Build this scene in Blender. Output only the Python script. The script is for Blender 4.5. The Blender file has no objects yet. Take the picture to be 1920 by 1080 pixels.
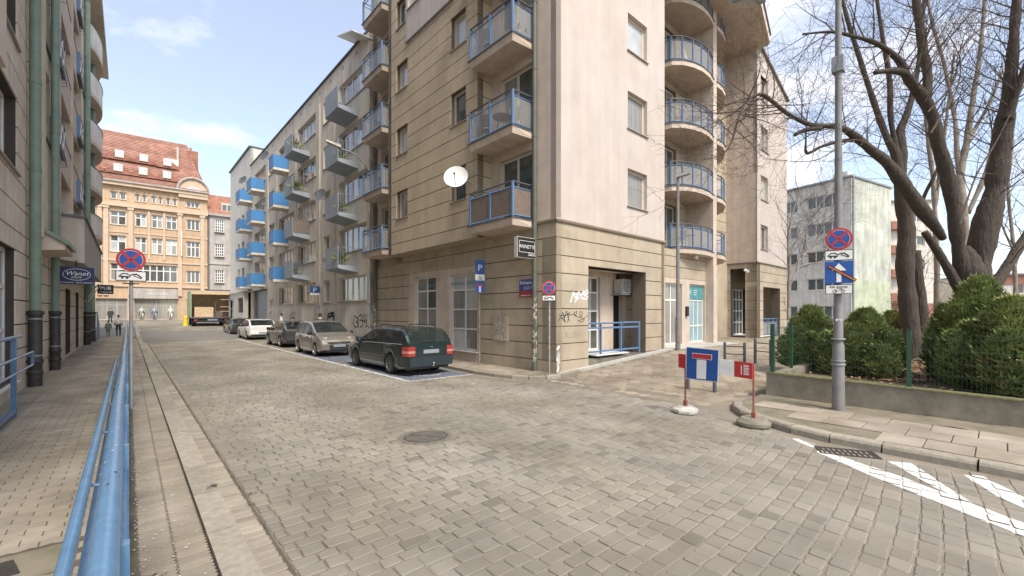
import bpy, math, random
from mathutils import Vector, Matrix, noise as mnoise
R_=random.Random(7)
rad=math.radians
scene=bpy.context.scene
COL=scene.collection
# ---------------------------------------------------------------- camera, sky, sun, exposure
CAMH=1.92; HZ=586.0; FPX=814.0
YAW=math.atan((960-240)/FPX)
cam_d=bpy.data.cameras.new('camera'); cam=bpy.data.objects.new('camera',cam_d); COL.objects.link(cam)
cam.location=(0,0,CAMH); cam.rotation_euler=(rad(90),0,-YAW)
cam_d.sensor_width=36; cam_d.lens=FPX/1920*36
cam_d.shift_y=(HZ-540)/1920
cam_d.clip_start=.05; cam_d.clip_end=3000
scene.camera=cam
SUN_EL,SUN_AZ=rad(52),rad(188)      # azimuth clockwise from +Y
world=bpy.data.worlds.new('World'); scene.world=world; world.use_nodes=True
nt=world.node_tree; N=nt.nodes; Lk=nt.links; N.clear()
wo=N.new('ShaderNodeOutputWorld'); bg=N.new('ShaderNodeBackground'); sky=N.new('ShaderNodeTexSky')
sky.sky_type='NISHITA'; sky.sun_disc=False; sky.sun_elevation=SUN_EL; sky.sun_rotation=SUN_AZ
sky.air_density=1.0; sky.dust_density=1.2; sky.ozone_density=1.3
tc=N.new('ShaderNodeTexCoord'); mp=N.new('ShaderNodeMapping'); mp.inputs['Scale'].default_value=(1,1,2.3); mp.inputs['Location'].default_value=(1.3,.55,.4)
n1=N.new('ShaderNodeTexNoise'); n1.inputs['Scale'].default_value=2.6; n1.inputs['Detail'].default_value=9; n1.inputs['Roughness'].default_value=.55; n1.inputs['Distortion'].default_value=.25
cr=N.new('ShaderNodeValToRGB'); cr.color_ramp.elements[0].position=.52; cr.color_ramp.elements[1].position=.72
cr.color_ramp.elements[0].color=(.20,.20,.20,1)
cr.color_ramp.elements[1].color=(.95,.95,.95,1)
mx=N.new('ShaderNodeMix'); mx.data_type='RGBA'; mx.inputs['B'].default_value=(6.0,5.65,5.5,1)
Lk.new(tc.outputs['Generated'],mp.inputs['Vector']); Lk.new(mp.outputs[0],n1.inputs['Vector']); Lk.new(n1.outputs['Fac'],cr.inputs[0])
Lk.new(cr.outputs[0],mx.inputs['Factor']); Lk.new(sky.outputs[0],mx.inputs['A']); Lk.new(mx.outputs['Result'],bg.inputs['Color'])
bg.inputs['Strength'].default_value=.15
Lk.new(bg.outputs[0],wo.inputs[0])
sun_d=bpy.data.lights.new('sun','SUN'); sun_d.energy=2.4; sun_d.angle=rad(16); sun_d.color=(1,.93,.82)
sun=bpy.data.objects.new('sun',sun_d); COL.objects.link(sun)
sd=Vector((math.sin(SUN_AZ)*math.cos(SUN_EL),math.cos(SUN_AZ)*math.cos(SUN_EL),math.sin(SUN_EL)))
sun.rotation_euler=sd.to_track_quat('Z','Y').to_euler(); sun.location=(0,-20,40)
scene.view_settings.view_transform='Standard'; scene.view_settings.look='None'
scene.view_settings.exposure=0.93; scene.view_settings.gamma=1; scene.view_settings.use_curve_mapping=False
scene.cycles.max_bounces=6; scene.cycles.diffuse_bounces=3; scene.cycles.glossy_bounces=3
# ---------------------------------------------------------------- measuring helpers (photo pixel -> place)
_v=(math.sin(YAW),math.cos(YAW)); _r=(math.cos(YAW),-math.sin(YAW))
def ray(x):
    c=(x-960)/FPX; return (_v[0]+c*_r[0],_v[1]+c*_r[1])
def at(x,y,Z):
    d=ray(x); return Vector((Z*d[0],Z*d[1],CAMH+(HZ-y)*Z/FPX))
def gp(x,y,z=0.):
    return at(x,y,FPX*(CAMH-z)/(y-HZ))
def onX(x,y,X0): return at(x,y,X0/ray(x)[0])
def onY(x,y,Y0): return at(x,y,Y0/ray(x)[1])
def depth(p): return p[0]*_v[0]+p[1]*_v[1]
def sstep(a,b,x):
    t=min(1,max(0,(x-a)/(b-a))); return t*t*(3-2*t)
def lerp_t(tab,x):
    if x<=tab[0][0]: return tab[0][1]
    for (a,b),(c,d) in zip(tab,tab[1:]):
        if x<=c: return b+(d-b)*(x-a)/(c-a)
    return tab[-1][1]
def H(X,Y):
    side=lerp_t([(9.4,0),(11.1,.12),(14.6,.33),(16,.41),(21,.44),(26,.5),(200,.6)],X)*sstep(1.0,4.5,Y)*(1-sstep(12,40,Y))
    far=lerp_t([(42,0),(58,.46),(80,.85),(200,.9)],Y)
    return max(side,far)
# ---------------------------------------------------------------- materials
def SRC(t,geo,stretch,node):
    if stretch:
        mpn=t.nodes.new('ShaderNodeMapping'); mpn.inputs['Scale'].default_value=stretch
        t.links.new(geo.outputs['Position'],mpn.inputs['Vector']); t.links.new(mpn.outputs[0],node.inputs['Vector'])
    else: t.links.new(geo.outputs['Position'],node.inputs['Vector'])
def mat(name,col,rough=.85,var=.12,vs=3.,bump=0.,bs=60.,metal=0.,spec=.4,col2=None,emit=None,coat=0.,rnd=0.,streak=0.,stretch=None,bdist=.01,smap=(2.2,2.2,.16)):
    m=bpy.data.materials.new(name); m.use_nodes=True; t=m.node_tree; b=t.nodes['Principled BSDF']
    b.inputs['Roughness'].default_value=rough; b.inputs['Metallic'].default_value=metal
    b.inputs['Specular IOR Level'].default_value=spec
    if coat: b.inputs['Coat Weight'].default_value=coat; b.inputs['Coat Roughness'].default_value=.08
    c4=(*col,1)
    tcn=t.nodes.new('ShaderNodeTexCoord'); geo=t.nodes.new('ShaderNodeNewGeometry')
    src=c4; out=None
    if var>0 or col2:
        nz=t.nodes.new('ShaderNodeTexNoise'); nz.inputs['Scale'].default_value=vs; nz.inputs['Detail'].default_value=6; nz.inputs['Roughness'].default_value=.62
        SRC(t,geo,stretch,nz)
        rp=t.nodes.new('ShaderNodeValToRGB'); rp.color_ramp.elements[0].position=.3; rp.color_ramp.elements[1].position=.72
        c2=col2 if col2 else tuple(c*(1-var*1.5) for c in col)
        c1=col if col2 else tuple(min(1,c*(1+var)) for c in col)
        rp.color_ramp.elements[0].color=(*c2,1); rp.color_ramp.elements[1].color=(*c1,1)
        t.links.new(nz.outputs['Fac'],rp.inputs[0]); out=rp.outputs[0]
        if streak:
            mpn=t.nodes.new('ShaderNodeMapping'); mpn.inputs['Scale'].default_value=smap
            t.links.new(geo.outputs['Position'],mpn.inputs['Vector'])
            n2=t.nodes.new('ShaderNodeTexNoise'); n2.inputs['Scale'].default_value=1.6; n2.inputs['Detail'].default_value=5
            t.links.new(mpn.outputs[0],n2.inputs['Vector'])
            r2=t.nodes.new('ShaderNodeValToRGB'); r2.color_ramp.elements[0].position=.38; r2.color_ramp.elements[1].position=.62
            g=1-streak; r2.color_ramp.elements[0].color=(g,g*.97,g*.92,1); r2.color_ramp.elements[1].color=(1,1,1,1)
            t.links.new(n2.outputs['Fac'],r2.inputs[0])
            mm=t.nodes.new('ShaderNodeMix'); mm.data_type='RGBA'; mm.blend_type='MULTIPLY'; mm.inputs['Factor'].default_value=1
            t.links.new(out,mm.inputs['A']); t.links.new(r2.outputs[0],mm.inputs['B']); out=mm.outputs['Result']
        if rnd:
            at_=t.nodes.new('ShaderNodeAttribute'); at_.attribute_name='rnd'
            mr=t.nodes.new('ShaderNodeMapRange'); mr.inputs['To Min'].default_value=1-rnd; mr.inputs['To Max'].default_value=1+rnd
            t.links.new(at_.outputs['Fac'],mr.inputs['Value'])
            mm=t.nodes.new('ShaderNodeMix'); mm.data_type='RGBA'; mm.blend_type='MULTIPLY'; mm.inputs['Factor'].default_value=1
            t.links.new(out,mm.inputs['A']); t.links.new(mr.outputs['Result'],mm.inputs['B']); out=mm.outputs['Result']
        t.links.new(out,b.inputs['Base Color'])
    else: b.inputs['Base Color'].default_value=c4
    if bump:
        nb=t.nodes.new('ShaderNodeTexNoise'); nb.inputs['Scale'].default_value=bs; nb.inputs['Detail'].default_value=5
        SRC(t,geo,stretch,nb)
        bp=t.nodes.new('ShaderNodeBump'); bp.inputs['Strength'].default_value=bump; bp.inputs['Distance'].default_value=bdist
        t.links.new(nb.outputs['Fac'],bp.inputs['Height']); t.links.new(bp.outputs[0],b.inputs['Normal'])
    if emit: b.inputs['Emission Color'].default_value=(*emit[0],1); b.inputs['Emission Strength'].default_value=emit[1]
    return m
def glass(name,tint,alpha):
    m=mat(name,tint,.06,0,spec=.5); b=m.node_tree.nodes['Principled BSDF']; b.inputs['Alpha'].default_value=alpha; return m
M=dict(
 asphalt=mat('asphalt',(.12,.112,.10),.9,.18,.6,.5,90),
 soil=mat('soil',(.16,.125,.09),.95,.3,2.2,.6,40),
 far_ground=mat('far_ground',(.19,.175,.15),.95,.15,.15,.2,8),
 bed=mat('joint_sand',(.30,.258,.195),.95,.3,.7,.6,120,col2=(.15,.128,.098)),
 sett=mat('granite_sett',(.315,.28,.222),.72,.2,.55,.35,75,rnd=.24,col2=(.205,.188,.16),streak=.24,smap=(.42,.22,.3)),
 paver_bed=mat('dark_joint_dirt',(.12,.10,.07),.95,.3,3,.5,100),
 sett_gutter=mat('gutter_stone',(.31,.27,.21),.85,.2,2.0,.4,90,rnd=.15),
 kerb=mat('kerb_granite',(.33,.292,.23),.85,.16,14,.7,150,rnd=.16),
 paver=mat('concrete_paver',(.30,.262,.205),.9,.16,1.3,.4,120,rnd=.10,streak=.2,smap=(.9,.35,.3)),
 hexs=mat('hexagonal_slab_concrete',(.36,.305,.23),.92,.16,1.6,.4,110,rnd=.15,streak=.2,smap=(.4,.5,.3)),
 slab=mat('concrete_slab',(.35,.30,.238),.9,.14,2.0,.4,110,rnd=.12,streak=.2,smap=(.8,.8,.3)),
 dirt=mat('pavement_dirt',(.25,.215,.16),.95,.25,3,.7,70,col2=(.15,.135,.085)),
 white=mat('road_paint_white',(.72,.70,.64),.7,.2,14,.2,60,col2=(.5,.48,.43)),
 bluep=mat('road_paint_blue',(.13,.165,.235),.8,.2,9,.2,60,col2=(.16,.17,.19)),
 tan=mat('plaster_tan',(.545,.445,.315),.92,.10,1.3,.55,55,streak=.06,rnd=0),
 tan2=mat('plaster_olive_tan',(.465,.392,.292),.93,.12,1.2,.6,50,streak=.07),
 groove=mat('plaster_groove',(.17,.135,.10),.95,.1),
 pink=mat('plaster_pink',(.56,.49,.44),.92,.06,1.0,.6,45,streak=.05),
 pink2=mat('plaster_pink_deep',(.62,.515,.425),.92,.1,1.8,.5,45,streak=.1),
 cream=mat('plaster_cream',(.70,.63,.53),.93,.10,1.3,.5,30,streak=.12),
 creaml=mat('plaster_pale',(.74,.69,.61),.93,.1,1.1,.4,30,streak=.15),
 lwall=mat('plaster_brown_grey',(.67,.58,.465),.93,.12,2.0,.7,40,streak=.12),
 lgroove=mat('plaster_groove_dark',(.07,.06,.05),.95,.1),
 whitep=mat('white_plaster',(.72,.68,.6),.9,.07,1.2,.3,30,streak=.1),
 greyp=mat('grey_plaster',(.46,.42,.38),.92,.12,1.0,.3,30,streak=.15),
 ochre=mat('ochre_facade',(.54,.385,.25),.9,.1,.8,.2,20,streak=.1),
 ochre2=mat('ochre_trim',(.58,.44,.31),.9,.08,1.5),
 tile=mat('red_roof_tile',(.36,.19,.14),.85,.22,1.2,0,1,rnd=.15),
 tiled=mat('brown_roof_tile',(.33,.15,.10),.85,.25,1.2),
 wframe=mat('white_window_frame',(.74,.72,.67),.45,.04,6),
 cframe=mat('cream_window_frame',(.62,.56,.46),.5,.05,6),
 glassd=mat('window_glass_dark',(.15,.15,.135),.04,.35,1,spec=1.0,stretch=(3,3,1.2),col2=(.05,.055,.05)),
 glassm=mat('window_glass_curtained',(.36,.34,.30),.06,.3,1,spec=1.0,stretch=(13,13,.5),col2=(.20,.19,.17)),
 glassl=mat('window_glass_bright_blind',(.52,.52,.50),.08,.12,1.2,spec=1.0),
 clear=glass('balcony_glass',(.55,.53,.5),.33),
 blue=mat('blue_steel_paint',(.11,.20,.34),.42,.07,5,spec=.5),
 bluel=mat('blue_rail_paint',(.12,.235,.37),.27,.2,9,spec=.6,bump=.25,bs=25,col2=(.085,.175,.29)),
 bluepanel=mat('blue_balcony_panel',(.07,.235,.50),.5,.06,1,spec=.4),
 greypanel=mat('grey_blue_balcony_panel',(.30,.335,.37),.6,.08,1.6),
 dgrey=mat('dark_grey_metal',(.10,.105,.115),.5,.1,4),
 grey=mat('galvanised_steel',(.33,.34,.35),.5,.12,5,metal=.3),
 polem=mat('grey_painted_pole',(.21,.205,.20),.6,.16,4,.2,50),
 black=mat('black_plastic',(.022,.022,.024),.5,.1,5),
 castl=mat('worn_cast_iron',(.20,.18,.15),.6,.2,8,.4,60,metal=.2),
 cast=mat('cast_iron',(.075,.068,.06),.6,.2,8,.4,60,metal=.4),
 green=mat('green_downpipe',(.205,.275,.215),.55,.14,2.5),
 greenp=mat('green_fence_paint',(.03,.085,.045),.5,.1,5),
 pipe=mat('olive_downpipe',(.125,.13,.105),.55,.14,2.5),
 sill=mat('metal_sill',(.33,.30,.26),.6,.1,5),
 red=mat('sign_red',(.47,.035,.035),.45,.06,8),
 blues=mat('sign_blue',(.02,.085,.31),.4,.06,8),
 whites=mat('sign_white',(.76,.75,.71),.45,.06,8),
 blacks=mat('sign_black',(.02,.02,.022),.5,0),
 orange=mat('sign_orange',(.9,.38,.08),.5,.05),
 yellow=mat('yellow_plastic',(.80,.58,.02),.5,.05),
 rust=mat('rusty_steel',(.28,.10,.06),.8,.3,12,.3,60),
 conc=mat('weathered_concrete',(.30,.265,.205),.93,.25,3,.7,60,col2=(.15,.132,.10)),
 conc_l=mat('pale_concrete',(.50,.475,.42),.9,.14,8,.4,60),
 moss=mat('moss',(.17,.165,.075),1,.3,14,.6,60),
 bark=mat('dark_bark',(.095,.073,.055),.95,.35,4,1.,1,col2=(.05,.04,.032),stretch=(16,16,3.5),bdist=.05),
 barkl=mat('pale_bark',(.27,.23,.185),.95,.25,3,.6,30),
 twig=mat('twig_bark',(.105,.08,.065),.95,.2,8),
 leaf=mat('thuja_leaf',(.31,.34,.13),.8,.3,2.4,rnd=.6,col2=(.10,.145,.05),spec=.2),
 dleaf=mat('dead_leaf',(.36,.22,.12),.9,.35,20),
 skin=mat('skin',(.55,.36,.27),.6,.05),
 hair=mat('dark_hair',(.03,.022,.018),.6,.1),
 navy=mat('navy_sign',(.02,.032,.10),.4,.05),
 brown=mat('brown_blind',(.19,.145,.12),.8,.15,9),
 wood=mat('cardboard_brown',(.68,.50,.32),.9,.15,4),
 teal=mat('teal_poster',(.09,.30,.31),.5,.15,3),
 tealg=mat('teal_glass',(.28,.44,.48),.08,.15,1.2,spec=1.0),
 litshop=mat('shop_interior',(.30,.22,.15),.7,.3,1.5,emit=((.9,.6,.35),.05)),
 graf=mat('graffiti_black',(.03,.03,.035),.8,.0),
 grafw=mat('graffiti_white',(.78,.77,.74),.8,.05),
 ghost=mat('removed_letter_ghost',(.33,.285,.205),.95,.1),
 rubber=mat('tyre_rubber',(.022,.021,.02),.85,.15,20),
)
# ---------------------------------------------------------------- mesh building
WM={}
ID=Matrix.Identity(4)
class MB:
    def __init__(s): s.v=[]; s.f=[]; s.m=[]; s.r=None
    def add(s,vs,fs,m=0):
        o=len(s.v); s.v.extend(Vector(v) for v in vs)
        for f in fs: s.f.append([o+i for i in f]); s.m.append(m)
    def quad(s,a,b,c,d,m=0): s.add([a,b,c,d],[(0,1,2,3)],m)
    def hexa(s,p,m=0): # 8 pts: bottom 0-3, top 4-7
        s.add(p,[(3,2,1,0),(4,5,6,7),(0,1,5,4),(1,2,6,5),(2,3,7,6),(3,0,4,7)],m)
    def box(s,x0,x1,y0,y1,z0,z1,m=0,F=None):
        p=[(x0,y0,z0),(x1,y0,z0),(x1,y1,z0),(x0,y1,z0),(x0,y0,z1),(x1,y0,z1),(x1,y1,z1),(x0,y1,z1)]
        if F: p=[F(*q) for q in p]
        s.hexa(p,m)
    def tube(s,pts,r,n=6,m=0,caps=True):
        pts=[Vector(p) for p in pts]; k=len(pts)
        if not isinstance(r,(list,tuple)): r=[r]*k
        o=len(s.v); a=None
        for i,p in enumerate(pts):
            d=(pts[min(i+1,k-1)]-pts[max(i-1,0)])
            if d.length<1e-9: d=Vector((0,0,1))
            d.normalize()
            if a is None: a=d.orthogonal().normalized()
            else:
                a=a-d*a.dot(d)
                a=a.normalized() if a.length>1e-6 else d.orthogonal().normalized()
            b=d.cross(a)
            for j in range(n):
                t=2*math.pi*(j+.5)/n; s.v.append(p+(a*math.cos(t)+b*math.sin(t))*r[i])
        for i in range(k-1):
            for j in range(n):
                j2=(j+1)%n; s.f.append([o+i*n+j,o+i*n+j2,o+(i+1)*n+j2,o+(i+1)*n+j]); s.m.append(m)
        if caps:
            s.f.append([o+j for j in reversed(range(n))]); s.m.append(m)
            s.f.append([o+(k-1)*n+j for j in range(n)]); s.m.append(m)
    def prism(s,poly,z0,z1,m=0,F=None):
        n=len(poly); p=[(x,y,z0) for x,y in poly]+[(x,y,z1) for x,y in poly]
        if F: p=[F(*q) for q in p]
        s.add(p,[list(range(n))[::-1],list(range(n,2*n))]+[(i,(i+1)%n,n+(i+1)%n,n+i) for i in range(n)],m)
    def lathe(s,prof,c=(0,0,0),n=16,m=0):
        o=len(s.v); c=Vector(c)
        for r,z in prof:
            for j in range(n):
                t=2*math.pi*j/n; s.v.append(c+Vector((r*math.cos(t),r*math.sin(t),z)))
        for i in range(len(prof)-1):
            for j in range(n):
                j2=(j+1)%n; s.f.append([o+i*n+j,o+i*n+j2,o+(i+1)*n+j2,o+(i+1)*n+j]); s.m.append(m)
        s.f.append([o+j for j in reversed(range(n))]); s.m.append(m)
        s.f.append([o+(len(prof)-1)*n+j for j in range(n)]); s.m.append(m)
    def mesh(s,name,mats,W=ID,smooth=False):
        me=bpy.data.meshes.new(name); inv=W.inverted()
        me.from_pydata([inv@v for v in s.v] if W is not ID else s.v,[],s.f)
        if not isinstance(mats,(list,tuple)): mats=[mats]
        for q in mats: me.materials.append(M[q] if isinstance(q,str) else q)
        if len(mats)>1: me.polygons.foreach_set('material_index',s.m)
        if smooth:
            me.polygons.foreach_set('use_smooth',[True]*len(me.polygons))
            if smooth is not True: me.set_sharp_from_angle(angle=rad(smooth))
        if s.r is not None:
            a=me.attributes.new('rnd','FLOAT','POINT'); a.data.foreach_set('value',s.r)
        me.update(); return me
    def build(s,name,mats,parent=None,smooth=False,**kw):
        W=WM[parent.name] if parent else ID
        if parent is None and s.v:
            xs=[v.x for v in s.v]; ys=[v.y for v in s.v]; zs=[v.z for v in s.v]
            W=Matrix.Translation(((min(xs)+max(xs))/2,(min(ys)+max(ys))/2,min(zs)))
        o=bpy.data.objects.new(name,s.mesh(name,mats,W,smooth)); COL.objects.link(o)
        if parent: o.parent=parent
        else: o.location=W.translation
        WM[o.name]=W
        for k,v in kw.items(): o[{'cat':'category'}.get(k,k)]=v
        return o
def thing(name,label,cat,loc=(0,0,0),rotz=0,group=None):
    o=bpy.data.objects.new(name,None); COL.objects.link(o); o.location=loc; o.rotation_euler=(0,0,rotz); o.empty_display_size=.2
    o['label']=label; o['category']=cat
    if group: o['group']=group
    WM[o.name]=Matrix.Translation(Vector(loc))@Matrix.Rotation(rotz,4,'Z'); return o
def kids(o): return [c for c in bpy.data.objects if c.parent==o]
def dup(o,parent=None,**kw):
    c=o.copy(); COL.objects.link(c)
    if parent: c.parent=parent
    WM[c.name]=WM[o.name]
    for ch in KIDS(o): dup(ch,c)
    for k,v in kw.items():
        if k=='loc': c.location=v
        elif k=='rotz': c.rotation_euler=(0,0,v)
        else: c[{'cat':'category'}.get(k,k)]=v
    return c
def KIDS(o): return list(o.children)
def struct(name,mb,m,parent=None,smooth=False,kind='structure'):
    return mb.build(name,m,parent,smooth,kind=kind)
def frame(ox,oy,ang,oz=0):
    c,s_=math.cos(ang),math.sin(ang)
    return lambda x,y,z:Vector((ox+c*x-s_*y,oy+s_*x+c*y,oz+z))
def text_mb(mb,s,size,F,m=0,align='CENTER',depth_=.004,shear=0.,sx=1.):
    cu=bpy.data.curves.new('t','FONT'); cu.body=s; cu.size=size; cu.align_x=align; cu.extrude=depth_/2; cu.resolution_u=2; cu.shear=shear
    o=bpy.data.objects.new('t',cu); COL.objects.link(o)
    dg=bpy.context.evaluated_depsgraph_get(); dg.update(); me=bpy.data.meshes.new_from_object(o.evaluated_get(dg))
    mb.add([F(v.co.x*sx,-v.co.z-depth_/2,v.co.y) for v in me.vertices],[list(p.vertices) for p in me.polygons],m)
    bpy.data.objects.remove(o); bpy.data.curves.remove(cu); bpy.data.meshes.remove(me)
def stroke(mb,pts,w,F,y=-.003,m=0,t=.002):
    """flat ribbon in the (x,z) plane of a frame, slightly proud"""
    pts=[Vector((p[0],p[1])) for p in pts]
    for a,b in zip(pts,pts[1:]):
        d=b-a
        if d.length<1e-6: continue
        d.normalize(); n=Vector((-d.y,d.x))*w/2; e=d*w*.35
        q=[a-e-n,b+e-n,b+e+n,a-e+n]
        mb.add([F(k.x,y,k.y) for k in q]+[F(k.x,y+t,k.y) for k in q],[(0,1,2,3),(7,6,5,4),(0,4,5,1),(1,5,6,2),(2,6,7,3),(3,7,4,0)],m)
def pip(p,poly):
    x,y=p; c=False; j=len(poly)-1
    for i in range(len(poly)):
        xi,yi=poly[i]; xj,yj=poly[j]
        if (yi>y)!=(yj>y) and x<(xj-xi)*(y-yi)/(yj-yi)+xi: c=not c
        j=i
    return c
def clip(poly,conv):
    """Sutherland-Hodgman, conv = convex ccw polygon"""
    out=list(poly)
    for i in range(len(conv)):
        ax,ay=conv[i]; bx,by=conv[(i+1)%len(conv)]
        inp=out; out=[]
        if not inp: return []
        def side(p): return (bx-ax)*(p[1]-ay)-(by-ay)*(p[0]-ax)
        for k in range(len(inp)):
            p=inp[k]; q=inp[(k+1)%len(inp)]; sp=side(p); sq=side(q)
            if sp>=0: out.append(p)
            if (sp>=0)!=(sq>=0):
                t=sp/(sp-sq); out.append((p[0]+(q[0]-p[0])*t,p[1]+(q[1]-p[1])*t))
    return out
def ccw(p):
    a=sum(p[i][0]*p[(i+1)%len(p)][1]-p[(i+1)%len(p)][0]*p[i][1] for i in range(len(p)))
    return list(p) if a>0 else list(p)[::-1]
def stone(mb,poly,z,ch=.012,dep=.03,tilt=(0,0),r=.5,skirt=True):
    """one paving stone: top, chamfer ring and skirt"""
    n=len(poly); cx=sum(p[0] for p in poly)/n; cy=sum(p[1] for p in poly)/n; o=len(mb.v)
    for p in poly:
        dx,dy=p[0]-cx,p[1]-cy; L=max(1e-6,math.hypot(dx,dy)); k=max(.3,1-ch*1.5/L)
        mb.v.append(Vector((cx+dx*k,cy+dy*k,z+tilt[0]*dx+tilt[1]*dy)))
    for p in poly:
        dx,dy=p[0]-cx,p[1]-cy; mb.v.append(Vector((p[0],p[1],z-ch*.8+tilt[0]*dx+tilt[1]*dy)))
    if skirt:
        for p in poly: mb.v.append(Vector((p[0],p[1],z-dep)))
    mb.f.append([o+i for i in range(n)]); mb.m.append(0)
    for i in range(n):
        j=(i+1)%n; mb.f.append([o+i,o+n+i,o+n+j,o+j]); mb.m.append(0)
        if skirt: mb.f.append([o+n+i,o+2*n+i,o+2*n+j,o+n+j]); mb.m.append(0)
    if mb.r is None: mb.r=[]
    mb.r.extend([r]*(n*(3 if skirt else 2)))
def octo(poly,c):
    out=[]
    n=len(poly)
    for i in range(n):
        p=Vector(poly[i]); a=Vector(poly[i-1]); b=Vector(poly[(i+1)%n])
        for q in (a,b):
            d=q-p; L=d.length; out.append(tuple(p+d/L*min(c,L*.35)))
    return out
def lay(name,stones,m,parent,limit=300,stuffname=None,**kw):
    """stones: list of (poly, z, tilt, r). The ones that show largest become objects, the rest one stuff part."""
    def size(s):
        p=s[0]; cx=sum(q[0] for q in p)/len(p); cy=sum(q[1] for q in p)/len(p); Z=depth((cx,cy))
        if Z<.4: return 0
        px=960+FPX*(cx*_r[0]+cy*_r[1])/Z; py=HZ+FPX*(CAMH-s[1])/Z
        if px<-30 or px>1950 or py>1110: return 0
        return 1/Z
    st=sorted(stones,key=size,reverse=True)
    for s in st[:limit]:
        mb=MB(); stone(mb,s[0],s[1],tilt=s[2],r=s[3],**kw); mb.build(name,m,parent)
    if len(st)>limit:
        mb=MB()
        for s in st[limit:]: stone(mb,s[0],s[1],tilt=s[2],r=s[3],**kw)
        mb.build(stuffname or name+'_field',m,parent,kind='stuff')
# ================================================================ GROUND
def sheet(name,poly_or_rect,dz,m,step=2.0,kind='structure',parent=None,hf=H):
    x0,x1,y0,y1=poly_or_rect
    def axis(a,b):
        out=[a]; 
        while out[-1]<b-1e-6:
            c=out[-1]; s=step if -6<c<30 else step*6
            out.append(min(b,c+s))
        return out
    xs=axis(x0,x1); ys=axis(y0,y1); mb=MB()
    mb.v=[Vector((x,y,hf(x,y)+dz)) for y in ys for x in xs]; n=len(xs)
    mb.f=[[j*n+i,j*n+i+1,(j+1)*n+i+1,(j+1)*n+i] for j in range(len(ys)-1) for i in range(n-1)]; mb.m=[0]*len(mb.f)
    o=mb.build(name,m,parent,smooth=True); 
    if not parent: o['kind']=kind
    return o
sheet('ground',(-400,700,-300,900),-.07,'far_ground',4.0)
# ---- road: bed sheet + setts
KX0,KX1=.47,.675               # kerb by the blue rail
ROADP=[(.925,-3),(7.5,-3),(7.5,-.1),(7.6,1.5),(7.64,2.06),(7.98,2.62),(8.3,3.15),(8.55,3.5),(8.55,8.42),(8.35,8.85),(8.17,9.4),(8.02,10.2),(8.0,11.),(8.1,13.),(8.15,78),(.925,78)]
road=sheet('road',(KX1,9.6,-4,79),0,'bed',1.0,hf=lambda x,y:H(x,y)-.013+.006*sstep(1.5,4.5,x)*sstep(14,9,y))
def rp(x,y): # courses bend towards the junction
    return (x,y+.016*max(0,x-3.2)**2*sstep(16,4,y))
def sett_course(xr,yr,L,Wd,keep,rng,zoff=0,gap=.0062):
    out=[]; y=yr[0]; k=0
    while y<yr[1]:
        w=Wd*rng.uniform(.9,1.12); x=xr[0]+.002; near=y<15; first=True
        while x<xr[1]:
            l=L*(rng.uniform(.45,1.1) if first else rng.uniform(.72,1.28)); first=False
            g=gap*rng.uniform(.6,1.5)
            a=[(x+g,y+g),(x+l-g,y+g),(x+l-g,y+w-g),(x+g,y+w-g)]
            a=[(p[0]+rng.uniform(-.007,.007),p[1]+rng.uniform(-.007,.007)) for p in a]
            q=[rp(*p) for p in a]; cx=sum(p[0] for p in q)/4; cy=sum(p[1] for p in q)/4
            if keep(cx,cy):
                z=H(cx,cy)+rng.uniform(-.004,.004)+zoff
                if near: q=octo(q,.013)
                out.append((q,z,(rng.uniform(-.018,.018),rng.uniform(-.018,.018)),(0. if rng.random()<.035 and x>2.2 and y<9 else min(1,max(.2,rng.gauss(.58,.13))))))
            x+=l
        y+=w
    return out
MH=(3.46,5.94,.40)
GR_C=(7.41,1.46)
def road_keep(x,y):
    if (x-MH[0])**2+(y-MH[1])**2<(MH[2]+.06)**2: return False
    if pip((x,y),GRATE_K): return False
    return pip((x,y),ROADP) and not (y<.3 and x<1.0)
GA=math.atan2(-.55,.28)
gu=Vector((math.cos(GA),math.sin(GA))); gn=Vector((-gu.y,gu.x)); gc=Vector((7.40,1.42))
def gq(a,b): v=gc+gu*a+gn*b; return (v.x,v.y)
GRATE_K=[gq(-.37,-.2),gq(.37,-.2),gq(.37,.2),gq(-.37,.2)]
rng=random.Random(3)
setts=sett_course((.935,8.7),(-1.6,31),.205,.152,road_keep,rng)
setts+=sett_course((.935,8.3),(31,79),.30,.24,road_keep,rng)
lay('cobble',setts,'sett',road,300,ch=.007,dep=.03)
gut=[]
y=0.2
while y<60:
    l=.112*rng.uniform(.8,1.25)*(2 if y>22 else 1); x0,x1=.702,.905
    q=[(x0+rng.uniform(-.006,.006),y+.005),(x1+rng.uniform(-.006,.004),y+.005),(x1+rng.uniform(-.006,.004),y+l-.005),(x0+rng.uniform(-.006,.006),y+l-.005)]
    gut.append((octo(q,.012) if y<12 else q,H(1,y)+.002,(rng.uniform(-.02,.02),rng.uniform(-.02,.02)),rng.random()))
    y+=l
sheet('gutter_joint',(.66,.932,-1,60),-.008,'paver_bed',1.0,parent=road)
lay('gutter_stone',gut,'sett_gutter',road,150,ch=.009,dep=.03)
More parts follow.
